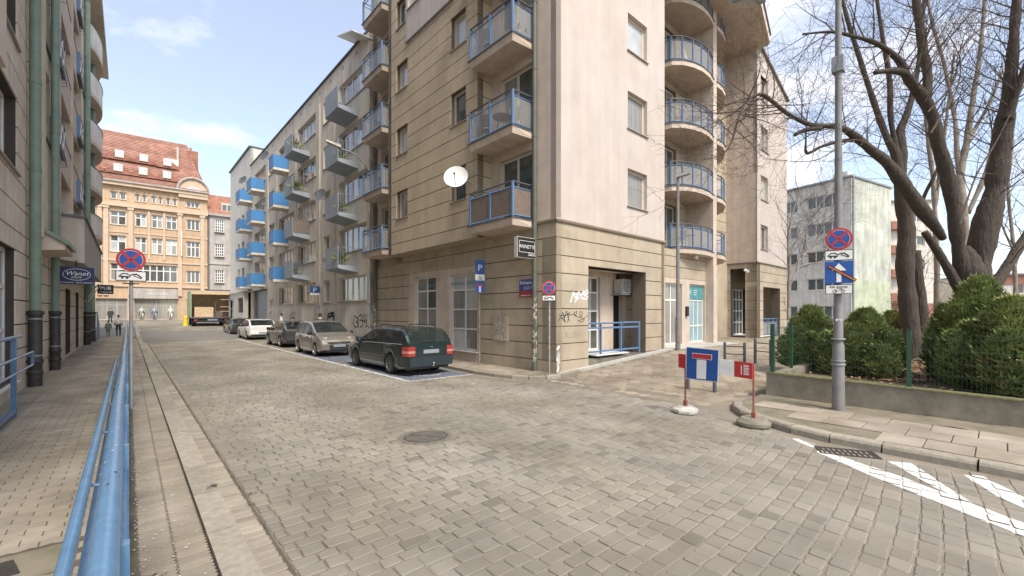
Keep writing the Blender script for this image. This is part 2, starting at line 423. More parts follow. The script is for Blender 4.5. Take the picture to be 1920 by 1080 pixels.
# ---- kerbs
def kerb_run(pts,w,h,L,par,mname='kerb',round_=.02,zf=None):
    """kerbstones along a polyline; w to the left of travel"""
    P=[Vector(p) for p in pts]; seg=[]; 
    for a,b in zip(P,P[1:]):
        d=(b-a).length; k=max(1,round(d/L))
        for i in range(k): seg.append((a.lerp(b,i/k),a.lerp(b,(i+1)/k)))
    def off(i,end):
        a,b=seg[i]; d=(b-a).normalized(); n=Vector((-d.y,d.x)); j=i+1 if end else i-1
        if 0<=j<len(seg):
            e=(seg[j][1]-seg[j][0]).normalized(); m=Vector((-e.y,e.x)); n=(n+m); n.normalize()
        return n
    for i,(a,b) in enumerate(seg):
        g=.011/max(.1,(b-a).length); a2=a.lerp(b,g); b2=b.lerp(a,g); na,nb=off(i,0),off(i,1)
        hz_=h+rng.uniform(-.004,.004); mb=MB(); v=[]
        for p,nn in ((a2,na),(b2,nb)):
            zb=(zf or H)(p.x,p.y)
            for o_,z in ((0,-.06),(0,hz_-round_),(round_*.4,hz_-round_*.3),(round_,hz_),(w,hz_+.003),(w,-.06)):
                q=p+nn*o_; v.append((q.x,q.y,zb+z))
        k=6; fs=[(j,(j+1)%k,k+(j+1)%k,k+j) for j in range(k)]+[tuple(range(k))[::-1],tuple(range(k,2*k))]
        mb.add(v,fs); mb.r=[rng.random()]*len(mb.v); mb.build('kerbstone',mname,par)
ks=struct('kerb',(lambda b:(b.box(KX0+.03,KX1-.03,-2,62,-.1,.02),b)[1])(MB()),'conc')
y=-.4; 
kp=[(KX1,62)]
kerb_run([(KX1,62),(KX1,-.6)],-(KX1-KX0)+.012,.12,.98,ks)
# kerb by the buildings (parking side) and round the junction corner
KB=[(8.3,60),(8.28,13.1),(8.19,11.9),(8.14,11.0),(8.2,10.1),(8.33,9.45),(8.58,8.98),(8.98,8.66),(9.5,8.55),(10.4,8.56)]
ks2=struct('kerb',(lambda b:(b.box(8.4,8.45,13,60,-.1,.01),b)[1])(MB()),'conc')
kerb_run(KB,.14,.10,1.0,ks2)
KR=[(9.75,3.72),(9.3,3.68),(8.85,3.5),(8.45,3.2),(8.17,2.78),(7.9,2.25),(7.76,1.7),(7.72,1.1),(7.70,.2),(7.66,-.6),(7.6,-2.5)]
def HS(x,y): return max(0,H(x,y)-.02)
ks3=struct('kerb',(lambda b:(b.box(7.9,7.95,-2,1,-.1,.01),b)[1])(MB()),'conc')
kerb_run(KR,.17,.12,.92,ks3,round_=.045,zf=HS)
# ---- pavement beside the rail
def flat_poly(name,poly,z,m,kind='structure',parent=None,hf=None,thick=None):
    mb=MB(); 
    n=len(poly); mb.add([(p[0],p[1],z+(hf(*p) if hf else 0)) for p in ccw(poly)],[tuple(range(n))])
    if thick: mb=MB(); mb.prism(ccw(poly),z-thick,z)
    o=mb.build(name,m,parent)
    o['kind']=kind; return o
pv=flat_poly('pavement',[(-2.4,-3),(KX0-.01,-3),(KX0-.01,62),(-2.4,62)],.1135,'paver_bed')
def zigzag(x,y,l,w,flip,amp=.014,g=.004):
    ax=[0,.3,.5,.8,1]; zz=[0,amp,-amp*.6,amp,0]
    lo=[(x+g+(l-2*g)*a,y+g+z) for a,z in zip(ax,zz)]; hi=[(x+g+(l-2*g)*a,y+w-g+z) for a,z in zip(ax,zz)]
    return lo+hi[::-1]
pvs=[]
y=1.0; row=0
while y<16:
    x=-2.0-.115*(row%2)
    while x<-.12:
        if not (x>-1.1 and x<-.35 and 4.35<y<4.9):
            if x+.22<-.03: pvs.append((zigzag(x,y,.228,.112,0),.12+rng.uniform(-.0015,.0015),(rng.uniform(-.006,.006),rng.uniform(-.006,.006)),rng.random()))
        x+=.228
    y+=.112; row+=1
while y<60:
    x=-2.0-.115*(row%2)
    while x<-.2:
        q=[(x+.004,y+.004),(x+.224,y+.004),(x+.224,y+.108),(x+.004,y+.108)] if y<26 else [(x+.004,y+.005),(x+.45,y+.005),(x+.45,y+.218),(x+.004,y+.218)]
        pvs.append((q,.12,(0,0),rng.random())); x+=.228 if y<26 else .456
    y+=.112 if y<26 else .224; row+=1
# narrow strip between rail and kerb, pavers laid the other way with wavy edges
strip=[]
y=1.0
while y<40:
    l=.105 if y<16 else .21
    for i,(x0,x1) in enumerate(((.055,.255),(.262,.46))):
        off=.05*i
        if y<16:
            g=.004; zz=[0,.012,-.008,.012,0]
            q=[(x0+g,y+off+g),(x1-g,y+off+g)]+[(x1-g+zz[k],y+off+g+(l-2*g)*k/4) for k in (1,2,3)]+[(x1-g,y+off+l-g),(x0+g,y+off+l-g)]+[(x0+g+zz[k],y+off+g+(l-2*g)*k/4) for k in (3,2,1)]
        else: q=[(x0,y),(x1,y),(x1,y+l-.006),(x0,y+l-.006)]
        strip.append((q,.12+rng.uniform(-.002,.002),(rng.uniform(-.01,.01),rng.uniform(-.01,.01)),rng.random()))
    y+=l
lay('paver',pvs+strip,'paver',pv,300,ch=.0025,dep=.012)
# ---- pavement by the corner building
pb=MB()
KBi=[(8.45,60),(8.43,13.1),(8.33,11.9),(8.28,11.0),(8.34,10.15),(8.46,9.55),(8.67,9.12),(9.0,8.82),(9.5,8.7),(10.4,8.7)]
poly=KBi+[(10.4,8.95),(9.7,8.95),(9.5,60)]
pb.add([(x,y,.098+H(x,y)*.0) for x,y in ccw(poly)],[tuple(range(len(poly)))])
pbo=struct('pavement',pb,'dirt')
sl=[]
yy=9.3
while yy<55:
    for x0 in (8.44,8.8,9.16):
        q=[(x0+.004,yy+.004),(x0+.346,yy+.004),(x0+.346,yy+.346),(x0+.004,yy+.346)]
        if all(pip((x0+.17+a,yy+.17+b),poly) for a in(-.13,.13) for b in (-.13,.13)): sl.append((q,.1+rng.uniform(0,.003),(rng.uniform(-.008,.008),rng.uniform(-.008,.008)),rng.random()))
    yy+=.35
lay('paving_slab',sl,'slab',pbo,140,ch=.005,dep=.01)
# ---- side street of hexagonal slabs
def grid_poly(name,xs,ys,dz,m,keep=lambda x,y:True):
    mb=MB(); mb.v=[Vector((x,y,H(x,y)+dz)) for y in ys for x in xs]; n=len(xs)
    for j in range(len(ys)-1):
        for i in range(n-1):
            if keep((xs[i]+xs[i+1])/2,(ys[j]+ys[j+1])/2): mb.f.append([j*n+i,j*n+i+1,(j+1)*n+i+1,(j+1)*n+i]); mb.m.append(0)
    return struct(name,mb,m,smooth=True)
fr=lambda a,b,n:[a+(b-a)*i/n for i in range(n+1)]
side=grid_poly('side_street',fr(8.56,45,70),fr(3.3,11.5,16),-.014,'bed')
hx=[]
Rh=.20; wx=Rh*1.5; hy=Rh*math.sqrt(3)
for i in range(0,90):
    for j in range(0,28):
        cx=8.72+i*wx; cy=3.3+j*hy+(hy/2 if i%2 else 0)
        if cx<8.75: continue
        if cy>8.38 and cx<10.3: continue
        if cy>8.55 and cx<16.0: continue
        if cy<3.9 and cx>9.1: continue
        if cy<3.62+(.25 if cx>8.9 else 0): continue
        if cy>11.3: continue
        k=Rh-.007*rng.uniform(.7,1.8)
        q=[(cx+k*math.cos(t*math.pi/3)+rng.uniform(-.004,.004),cy+k*math.sin(t*math.pi/3)+rng.uniform(-.004,.004)) for t in range(6)]
        sx=(H(cx+.1,cy)-H(cx-.1,cy))/.2; sy=(H(cx,cy+.1)-H(cx,cy-.1))/.2
        hx.append((q,H(cx,cy)+rng.uniform(-.003,.005),(sx+rng.uniform(-.022,.022),sy+rng.uniform(-.022,.022)),rng.random()))
lay('hexagonal_slab',hx,'hexs',side,300,ch=.012,dep=.03)
# ---- footway along the wall (right)
WX=10.42
rp_poly=[(9.75,3.53),(9.3,3.5),(8.93,3.34),(8.6,3.08),(8.34,2.7),(8.08,2.18),(7.94,1.66),(7.89,1.1),(7.87,.2),(7.83,-.6),(7.77,-2.5),(WX,-2.5),(WX,3.53)]
rpv=MB(); n=len(rp_poly); rpv.add([(x,y,.1+HS(x,y)*.6) for x,y in ccw(rp_poly)],[tuple(range(n))])
rpo=struct('pavement',rpv,'dirt')
sl=[]
for r_,(x0,x1) in enumerate(((7.95,8.53),(8.54,9.12),(9.13,9.68))):
    y=-2.3+.27*r_
    while y<3.4:
        l=.5*rng.uniform(.96,1.04)
        q=ccw([(x0+.006,y+.006),(x1-.006,y+.006),(x1-.006,y+l-.006),(x0+.006,y+l-.006)])
        inner=[(p[0]+(.05 if p[0]<9 else 0),p[1]-.05) for p in rp_poly]
        if all(pip(p,inner) for p in q): sl.append((q,.118+HS((x0+x1)/2,y)*.6+rng.uniform(-.003,.004),(rng.uniform(-.012,.012),rng.uniform(-.012,.012)),rng.random()))
        y+=l
lay('paving_slab',sl,'slab',rpo,200,ch=.006,dep=.02)
# loose soil and moss drifted along the foot of the wall
mb=MB(); xs=fr(9.7,WX-.005,7); ys=fr(-2.4,3.45,60)
mb.v=[Vector((x,y,.112+.02*max(0,mnoise.noise((x*3,y*3,0))+.25*(x-9.75)/.6))) for y in ys for x in xs]; n=len(xs)
mb.f=[[j*n+i,j*n+i+1,(j+1)*n+i+1,(j+1)*n+i] for j in range(len(ys)-1) for i in range(n-1)]; mb.m=[0]*len(mb.f)
mb.build('soil_drift','dirt',None,smooth=True,kind='stuff')
# ---- painted markings: clipped to the stones they lie on
def paint(name,conv_polys,m,src,dz=.0035,skip=.015,shrink=.0,label=None):
    mb=MB()
    convs=[ccw(c) for c in conv_polys]; bbs=[(min(p[0] for p in c),max(p[0] for p in c),min(p[1] for p in c),max(p[1] for p in c)) for c in convs]
    for q,z,t,r in src:
        cx=sum(p[0] for p in q)/len(q); cy=sum(p[1] for p in q)/len(q)
        for c,b in zip(convs,bbs):
            if cx<b[0]-.2 or cx>b[1]+.2 or cy<b[2]-.2 or cy>b[3]+.2: continue
            if rng.random()<skip: continue
            w=[(cx+(p[0]-cx)*.99,cy+(p[1]-cy)*.99) for p in ccw(q)]
            k=clip(w,c)
            if len(k)>2: mb.add([(p[0],p[1],z+dz+t[0]*(p[0]-cx)+t[1]*(p[1]-cy)) for p in k],[tuple(range(len(k)))])
    o=mb.build(name,m,road); o['kind']='stuff'; return o
def strip_q(a,b,w):
    a=Vector(a); b=Vector(b); d=(b-a).normalized(); n=Vector((-d.y,d.x))*w/2
    return [tuple(a+n),tuple(a-n),tuple(b-n),tuple(b+n)]
gxy=lambda L:[tuple(gp(x,y,.003).xy) for x,y in L]
lines=[strip_q((7.60,2.10),(7.33,1.78),.10),gxy([(1535,842),(1689,893),(1950,992),(1950,1018),(1622,887),(1531,847)]),
 gxy([(1664,864),(1708,868),(1822,943),(1800,938),(1722,897)]),gxy([(1806,890),(1842,893),(1921,932),(1921,954),(1866,928)]),gxy([(1920,931),(1990,965),(1990,992),(1920,955)])]
paint('painted_line',lines,'white',setts)
mb=MB()
for q in lines: mb.add([(x,y,-.0035) for x,y in ccw(q)],[tuple(range(len(q)))])
mb.build('painted_line','white',road,kind='stuff')
PX0=5.93
bay=[(PX0,10.95),(PX0,16.0),(8.0,16.0),(8.0,10.95)]
bay2=[(PX0,16.5),(PX0,21.8),(8.1,21.8),(8.1,16.5)]
paint('painted_bay',[bay,bay2],'bluep',setts,.003,.02)
plines=[strip_q((5.87,10.9),(5.87,46),.13),strip_q((5.87,10.95),(8.0,10.88),.12),strip_q((5.87,16.1),(8.05,16.1),.14),strip_q((5.87,21.9),(8.1,21.9),.12),strip_q((5.87,27.4),(8.1,27.4),.12)]
ct=Vector((6.98,12.05)); 
for a in range(20):   # wheelchair symbol: wheel arc, body, head
    t0=rad(200+a*12); t1=rad(212+a*12)
    plines.append(strip_q((ct.x+.55*math.cos(t0),ct.y+.5*math.sin(t0)),(ct.x+.55*math.cos(t1),ct.y+.5*math.sin(t1)),.09))
plines+=[strip_q((ct.x-.1,ct.y+1.15),(ct.x-.1,ct.y+.3),.12),strip_q((ct.x-.1,ct.y+.3),(ct.x+.45,ct.y+.3),.1),strip_q((ct.x+.45,ct.y+.3),(ct.x+.62,ct.y-.35),.1),strip_q((ct.x-.2,ct.y+1.35),(ct.x,ct.y+1.35),.2)]
ct=Vector((6.98,17.3))
for a in range(20):
    t0=rad(200+a*12); t1=rad(212+a*12)
    plines.append(strip_q((ct.x+.55*math.cos(t0),ct.y+.5*math.sin(t0)),(ct.x+.55*math.cos(t1),ct.y+.5*math.sin(t1)),.09))
paint('painted_line',plines,'white',setts,.006,.03)
# ---- manhole cover
t=thing('manhole_cover','round cast iron manhole cover set in the setts','manhole cover',(MH[0],MH[1],0))
b=MB(); b.lathe([(.40,-.05),(.40,.0),(.385,.004),(.345,.004),(.34,-.004),(.34,-.05)],(MH[0],MH[1],0),32); b.build('rim','castl',t,smooth=30)
b=MB(); b.lathe([(.33,-.04),(.33,.0)],(MH[0],MH[1],-.004),32); b.build('cover','cast',t)
b=MB()
for i in range(-8,9):
    o_=i*.037; h_=math.sqrt(max(0,.31**2-o_*o_))
    for s0,s1 in ((-h_,-.02),(.02,h_)) if abs(i)<8 else ((-h_,h_),):
        F=frame(MH[0],MH[1],rad(35)); b.box(s0,s1,o_-.009,o_+.009,-.004,.006,F=F)
b.build('rib','castl',t,kind='stuff')
# ---- drain grate by the kerb
t=thing('drain_grate','cast iron drain grate against the rounded kerb','drain',(GR_C[0],GR_C[1],0))
F=frame(gc.x,gc.y,GA)
b=MB()
for a0,a1,b0,b1 in ((-.34,.34,-.17,-.14),(-.34,.34,.14,.17),(-.34,-.31,-.14,.14),(.31,.34,-.14,.14)): b.box(a0,a1,b0,b1,-.05,.003,F=F)
b.build('frame','cast',t)
for i in range(10):
    b=MB(); a=-.31+.062*i+.02; b.box(a,a+.025,-.14,.14,-.03,.0,F=F); b.build('bar','cast',t)
b=MB(); b.box(-.31,.31,-.015,.015,-.03,.001,F=F); b.build('crossbar','cast',t)
b=MB(); b.box(-.33,.33,-.16,.16,-.06,-.052,F=F); b.build('pit','blacks',t)
# ---- drain in the pavement slab
t=thing('drain_grate','slotted drain grate in the grey slab on the pavement by the blue rail','drain',(-.78,4.62,.12))
F=frame(-.72,4.62,rad(0),.12)
b=MB(); b.box(-.36,.34,-.24,.24,-.03,.001,F=F); b.build('slab','dirt',t)
for i in range(7):
    b=MB(); b.box(-.30+.0*i,.16-.01*i,-.13+i*.04,-.13+i*.04+.022,.001,.010,F=F); b.build('bar','cast',t)
# ================================================================ BUILDING TOOLS
def cells(us,zs,ops):
    U=sorted(set(round(x,4) for x in us)); Zs=sorted(set(round(x,4) for x in zs))
    ok={}
    for i in range(len(U)-1):
        for j in range(len(Zs)-1):
            cu=(U[i]+U[i+1])/2; cz=(Zs[j]+Zs[j+1])/2
            ok[i,j]=not any(o[0]<cu<o[1] and o[2]<cz<o[3] for o in ops)
    return U,Zs,ok
def panel(par,name,F,u0,u1,z0,z1,ops,y0,t,m,edges=True,parts=True,zb=None):
    """wall panel with openings: front at y0, sides t deep. One object per connected piece."""
    ops=[o for o in ops if o[0]<u1 and o[1]>u0 and o[2]<z1 and o[3]>z0]
    us=[u0,u1]; zs=[z0,z1]
    for o in ops:
        for a in o[:2]:
            if u0<a<u1: us.append(a)
        for a in o[2:4]:
            if z0<a<z1: zs.append(a)
    U,Zs,ok=cells(us,zs,ops); seen=set(); res=[]
    for k0 in ok:
        if not ok[k0] or k0 in seen: continue
        comp=[k0]; seen.add(k0)
        for k in comp:
            for d in ((1,0),(-1,0),(0,1),(0,-1)):
                q=(k[0]+d[0],k[1]+d[1])
                if ok.get(q) and q not in seen: seen.add(q); comp.append(q)
        mb=MB()
        for i,j in comp:
            a,b,c,d=U[i],U[i+1],Zs[j],Zs[j+1]
            mb.quad(F(a,y0,c),F(b,y0,c),F(b,y0,d),F(a,y0,d))
            if edges:
                if not ok.get((i-1,j)): mb.quad(F(a,y0,c),F(a,y0+t,c),F(a,y0+t,d),F(a,y0,d))
                if not ok.get((i+1,j)): mb.quad(F(b,y0,c),F(b,y0+t,c),F(b,y0+t,d),F(b,y0,d))
                if not ok.get((i,j-1)): mb.quad(F(a,y0,c),F(b,y0,c),F(b,y0+t,c),F(a,y0+t,c))
                if not ok.get((i,j+1)): mb.quad(F(a,y0,d),F(b,y0,d),F(b,y0+t,d),F(a,y0+t,d))
        res.append(mb.build(name,m,par))
    return res
def coursed(par,F,u0,u1,zlist,ops,y0,m,gm='groove',g=.015,pr=.03,deep=.22):
    panel(par,'wall',F,u0,u1,zlist[0],zlist[-1],ops,y0+pr,deep,gm)
    for a,b in zip(zlist,zlist[1:]):
        panel(par,'plaster_course',F,u0,u1,a+g,b-g if b!=zlist[-1] else b,ops,y0,pr,m)
def plain(par,F,u0,u1,z0,z1,ops,y0,m,deep=.22,name='wall'): return panel(par,name,F,u0,u1,z0,z1,ops,y0,deep,m)
def window(par,F,u0,u1,z0,z1,y=.12,cols=2,rows=(1,),fr=.055,mu=.045,fm='wframe',g=None,sill='sill',so=.06,sep=True,name='window',widths=None,yd=.05):
    mb=MB(); 
    mb.box(u0,u1,y,y+yd,z0,z0+fr,F=F); mb.box(u0,u1,y,y+yd,z1-fr,z1,F=F)
    mb.box(u0,u0+fr,y,y+yd,z0+fr,z1-fr,F=F); mb.box(u1-fr,u1,y,y+yd,z0+fr,z1-fr,F=F)
    ws=widths or [1]*cols; tot=sum(ws); W=(u1-u0-2*fr); ue=[u0+fr]; 
    for w_ in ws: ue.append(ue[-1]+W*w_/tot)
    tr=sum(rows); Hh=(z1-z0-2*fr); ze=[z0+fr]
    for r_ in rows: ze.append(ze[-1]+Hh*r_/tr)
    for a in ue[1:-1]: mb.box(a-mu/2,a+mu/2,y+.004,y+yd-.004,z0+fr,z1-fr,F=F)
    for a in ze[1:-1]: mb.box(u0+fr,u1-fr,y+.002,y+yd-.006,a-mu/2,a+mu/2,F=F)
    o=mb.build(name,fm,par)
    mb=MB(); gg=g or R_.choice(['glassd','glassd','glassm'])
    for a,b in zip(ue,ue[1:]):
        for c,d in zip(ze,ze[1:]):
            if sep: mb=MB()
            e=R_.uniform(-.004,.004)
            mb.quad(F(a,y+.03+e,c),F(b,y+.03-e,c),F(b,y+.03-e,d),F(a,y+.03+e,d))
            if sep: mb.build('pane',gg if not isinstance(gg,(list,tuple)) else R_.choice(gg),o)
    if not sep: mb.build('pane',gg if not isinstance(gg,(list,tuple)) else gg[0],o,kind='stuff')
    if sill:
        mb=MB(); mb.box(u0-.05,u1+.05,-so,y+.01,z0-.035,z0-.004,F=F); mb.build('sill',sill,o)
    return o
def railing(par,pts,z,h=1.05,post='blue',pane='clear',corner=.07,name_post='post',gl=True,top='dgrey',wm=.04,glass_m=None,skipfirst=False):
    """glazed blue railing along plan points (world)"""
    P=[Vector((p[0],p[1],z)) for p in pts]
    up=Vector((0,0,1))
    for k,p in enumerate(P):
        r=corner/2 if k in (0,len(P)-1) or corner>.05 else .02
        mb=MB(); mb.box(p.x-r,p.x+r,p.y-r,p.y+r,z+.02,z+h); mb.build(name_post,post,par)
    mb=MB(); mb.tube([p+up*(h+.03) for p in P],.028,6); mb.build('handrail',top,par)
    mb=MB(); mb.tube([p+up*(h-.14) for p in P],.026,4); mb.build('rail',post,par)
    mb=MB(); mb.tube([p+up*.07 for p in P],.028,4); mb.build('rail',post,par)
    if gl:
        for a,b in zip(P,P[1:]):
            d=(b-a).normalized()*.04
            mb=MB(); mb.quad(a+d+up*.1,b-d+up*.1,b-d+up*(h-.17),a+d+up*(h-.17)); mb.build('glass_panel',pane,par)
# ================================================================ CORNER BUILDING
CX,CY=9.61,8.87; CA=rad(.38)
FC=frame(CX,CY,CA)                       # x along the side street, y along the main street
FR=FC                                    # facade on the side street: u, inward, z
FLf=lambda u,y,z:FC(y,u,z)               # facade on the main street
def WPt(a,b): q=FC(a,b,0); return (q.x,q.y)
cb=thing('apartment_building','tan and pink corner apartment block with glazed blue balconies over grooved ground floor','apartment building',(CX,CY,0))
GZ=[-.1,.45,.97,1.5,2.04,2.58,3.12,3.66,4.2,4.69]
# --- main street side, ground floor
shops=[(3.94,5.77,.47,3.4),(6.76,8.54,.5,3.46)]
sur=(3.72,9.02,.1,3.68)
coursed(cb,FLf,0,12.45,GZ,[sur],0,'tan2')
plain(cb,FLf,3.72,9.02,-.1,3.68,shops,.035,'pink2')
window(cb,FLf,3.94,5.77,.47,3.4,.16,2,(1.05,1.05,1.05,.75),.07,.06,g=['glassm','glassm','glassl'],sill='whites')
window(cb,FLf,6.76,8.54,.5,3.46,.16,2,(1.05,1.05,1.05,.75),.07,.06,g=['glassm','glassl','glassd'],sill='whites')
for u,s in ((4.35,'BIELIZNA'),(5.3,'MARKOWA'),(7.2,'OKAZJE'),(8.1,'NOWE')):
    mb=MB(); p=FLf(u,.12,3.0); text_mb(mb,s,.17,frame(p.x,p.y,CA-rad(90),p.z)); mb.build('window_lettering','teal',cb)
mb=MB(); p=FLf(6.6,-.004,3.78); text_mb(mb,'ANNETTE',.42,frame(p.x,p.y,CA-rad(90),p.z),sx=1.35); mb.build('removed_lettering','ghost',cb)
# notice box panel on the wall
mb=MB(); mb.box(2.17,2.96,-.03,.0,.95,1.80,F=FLf); bx=mb.build('meter_cabinet','tan2',cb)
mb=MB()
for i in range(46):
    u=R_.uniform(2.25,2.88) if R_.random()<.4 else R_.choice((2.35,2.75))+R_.uniform(-.08,.08); z=R_.uniform(1.0,1.75); s=R_.uniform(.015,.05)
    mb.box(u-s,u+s,-.034,-.031,z-s*1.3,z+s*1.6,F=FLf)
mb.build('poster_scraps','conc_l',bx,kind='stuff')
# --- side street ground floor
NI=(1.54,5.0,-.5,3.43)
coursed(cb,FR,0,6.35,GZ,[NI],0,'tan2',deep=.55)
# niche behind
mb=MB(); mb.box(1.3,5.6,.03,2.4,-.05,.40,F=FR); mb.build('niche_floor','conc',cb)
mb=MB(); mb.quad(FR(1.0,.25,3.43),FR(6.2,.25,3.43),FR(6.2,2.6,3.43),FR(1.0,2.6,3.43)); mb.build('niche_ceiling','pink2',cb)
plain(cb,FR,1.0,6.2,.3,3.43,[(1.95,3.72,.52,3.25),(4.55,5.35,.4,2.6),(4.75,5.3,2.95,3.43)],1.15,'pink2',deep=.3)
window(cb,FR,1.95,3.72,.52,3.25,1.26,4,(1,1,1,.75),.06,.05,g=['glassd','glassm'],sill='whites')
mb=MB(); mb.quad(FR(4.4,1.46,.3),FR(5.6,1.46,.3),FR(5.6,1.46,3.43),FR(4.4,1.46,3.43)); mb.build('doorway_shade','blacks',cb)  # black sheet stands for the shade in the depth beyond the opening
coursed(cb,lambda u,y,z:FR(5.42+y,u,z),.56,1.15,[.40,.97,1.5,2.04,2.58,3.12,3.43],[],0,'tan2')
mb=MB(); mb.quad(FR(1.0,.25,.3),FR(1.0,1.2,.3),FR(1.0,1.2,3.43),FR(1.0,.25,3.43)); mb.build('niche_side','pink2',cb)
# plinth step along the wall
mb=MB()
for i in range(12):
    a0=.0+i*.53; a1=a0+.525; z0=H(*WPt(a0,-.1)); z1=H(*WPt(a1,-.1))
    mb.hexa([FR(a0,-.16,-.1),FR(a1,-.16,-.1),FR(a1,-.002,-.1),FR(a0,-.002,-.1),FR(a0,-.16,z0+.07),FR(a1,-.16,z1+.07),FR(a1,-.002,z1+.08),FR(a0,-.002,z0+.08)])
mb.build('plinth_kerb','conc_l',cb)
# niche railing
rl=MB(); rl.tube([FR(1.56,.12,1.56),FR(4.75,.12,1.56),FR(4.75,.85,1.56)],.03,8); rlo=rl.build('railing','blue',cb)
mb=MB(); mb.box(1.56,4.75,.1,.14,1.37,1.43,F=FR); mb.build('rail','blue',rlo)
mb=MB(); mb.box(1.56,4.75,.1,.14,.58,.64,F=FR); mb.build('rail','blue',rlo)
for u in (2.35,3.52,4.7):
    mb=MB(); mb.box(u-.03,u+.03,.08,.14,.40,1.55,F=FR); mb.build('post','blue',rlo)
for k in range(5):
    mb=MB(); mb.box(4.735,4.765,.2+k*.14,.215+k*.14,.64,1.4,F=FR); mb.build('bar','dgrey',rlo)
# string course
for F,u0,u1 in ((FLf,-.05,3.05),(FR,-.05,6.4)):
    mb=MB(); mb.box(u0,u1,-.05,.0,4.66,4.73,F=F); mb.build('string_course','groove',cb)
    mb=MB(); mb.box(u0,u1,-.035,.0,4.73,4.77,F=F); mb.build('string_course','tan2',cb)
# --- upper walls
FLOORS=[4.82,7.6,10.4,13.2,16.0]
TOPZ=20.5
sops=[(3.79,5.08,f+.93,f+2.28) for f in FLOORS]
plain(cb,FR,0,6.37,4.69,TOPZ,sops,0,'pink')
for k,o in enumerate(sops): window(cb,FR,*o,y=.15,cols=1 if k<4 else 2,fr=.09,fm='cframe',g=['glassm','glassm','glassl','glassl','glassd'][k])
dops=[(1.02,2.62,f+.05,f+2.28) for f in FLOORS]; dops2=[(10.2,11.8,f+.05,f+2.28) for f in FLOORS]
plain(cb,FLf,0,3.1,4.69,TOPZ,dops,0,'pink2')
plain(cb,FLf,9.6,12.45,4.2,TOPZ,dops2,0,'pink2')
for k,f in enumerate(FLOORS):
    for u0,u1 in ((1.02,2.62),(10.2,11.8)):
        window(cb,FLf,u0,u1,f+.05,f+2.28,y=.13,cols=2,fr=.08,mu=.09,fm='cframe',g=['glassd','glassm'],sill=None)
mb=MB(); mb.quad(FR(6.37,0,4.2),FR(6.37,2,4.2),FR(6.37,2,TOPZ),FR(6.37,0,TOPZ)); mb.build('side_wall','pink2',cb)
coursed(cb,lambda u,y,z:FR(6.37-y,u,z),0,1.0,GZ[:],[],0,'tan2')
# --- projecting bay on the main street
D=-.63; BU0,BU1=3.05,9.7
bz=[4.5,4.97]; 
while bz[-1]<TOPZ-.2: bz.append(round(bz[-1]+.553,3))
bops=[]
for f in FLOORS: bops+= [(3.72,4.68,f+1.15,f+2.38),(7.95,8.95,f+1.22,f+2.42)]
pk=(4.45,8.02,13.42,TOPZ+1)
bops=[o for o in bops if not (o[2]>13.4 and o[0]>4.4 and o[1]<8.5)]
coursed(cb,FLf,BU0,BU1,bz,[o for o in bops]+[pk],D,'tan')
plain(cb,FLf,4.45,8.02,13.42,TOPZ,[(6.7,7.85,14.75,16.1)],D-.05,'pink',deep=.2)
window(cb,FLf,6.7,7.85,14.75,16.1,D+.1,2,(1,),.07,fm='cframe',g='glassl',so=-D+.1)
mb=MB(); mb.box(4.44,8.03,D-.07,D-.045,13.40,13.45,F=FLf); mb.build('flashing','dgrey',cb)
for k,o in enumerate(bops): window(cb,FLf,*o,y=D+.17,cols=1,fr=.085,fm='cframe',g=R_.choice(['glassm','glassl','glassd']),so=-D+.05)
coursed(cb,lambda u,y,z:FLf(BU0+y,u,z),D,-.0,bz,[],0,'tan')
coursed(cb,lambda u,y,z:FLf(BU1-y,u,z),D,-.0,bz,[],0,'tan')
mb=MB(); mb.quad(FLf(BU0+.0,D+.001,4.499),FLf(BU1,D+.001,4.499),FLf(BU1,.03,4.499),FLf(BU0,.03,4.499)); mb.build('bay_soffit','tan2',cb)
# --- balconies on the main street
def balcony_m(u0,u1,f,dark=False):
    mb=MB(); mb.hexa([FLf(u0+.06,-.90,f-.24),FLf(u1-.06,-.90,f-.24),FLf(u1,-.002,f-.24),FLf(u0,-.002,f-.24),FLf(u0,-.95,f-.03),FLf(u1,-.95,f-.03),FLf(u1,-.002,f-.03),FLf(u0,-.002,f-.03)])
    o=mb.build('balcony','pink2',cb)
    mb=MB(); mb.box(u0-.03,u1+.03,-.99,-.002,f-.03,f+.0,F=FLf); mb.build('edge_flashing','dgrey',o)
    pts=[FLf(u0+.04,-.05,0),FLf(u0+.04,-.91,0),FLf((u0+u1)/2,-.91,0),FLf(u1-.04,-.91,0),FLf(u1-.04,-.64 if u0<5 else -.05,0)]
    railing(o,pts,f,pane='brown' if dark else 'clear')
    return o
for k,f in enumerate(FLOORS):
    b1=balcony_m(.9,3.12,f,dark=(k==0)); b2=balcony_m(9.78,11.9,f)
# --- courtyard between the towers
RBK=1.65
rz=[4.3]; 
while rz[-1]<TOPZ: rz.append(rz[-1]+.56)
rops=[(9.2,10.5,f+.1,f+2.25) for f in FLOORS]+[(7.2,8.2,f+.9,f+2.2) for f in FLOORS]+[(13.1,14.3,f+.1,f+2.25) for f in FLOORS]
coursed(cb,FR,6.37,16.4,rz,rops,RBK,'tan2')
for o in rops: window(cb,FR,*o,y=RBK+.15,cols=2 if o[1]-o[0]>1.1 else 1,fr=.08,fm='cframe',g=['glassd','glassm'],sill=None)
doors=[(7.7,9.21,.5,3.22),(9.93,11.53,.5,3.25)]
plain(cb,FR,6.37,11.6,.2,3.45,doors,.7,'pink2')
coursed(cb,FR,6.37,11.6,[3.45,3.95,4.4,4.7],[],.7,'tan2')
window(cb,FR,7.7,9.21,.5,3.22,.82,2,(2.1,.75),.07,.08,g=['glassm','glassd'],sill=None,name='entrance_door',widths=(1,1.25))
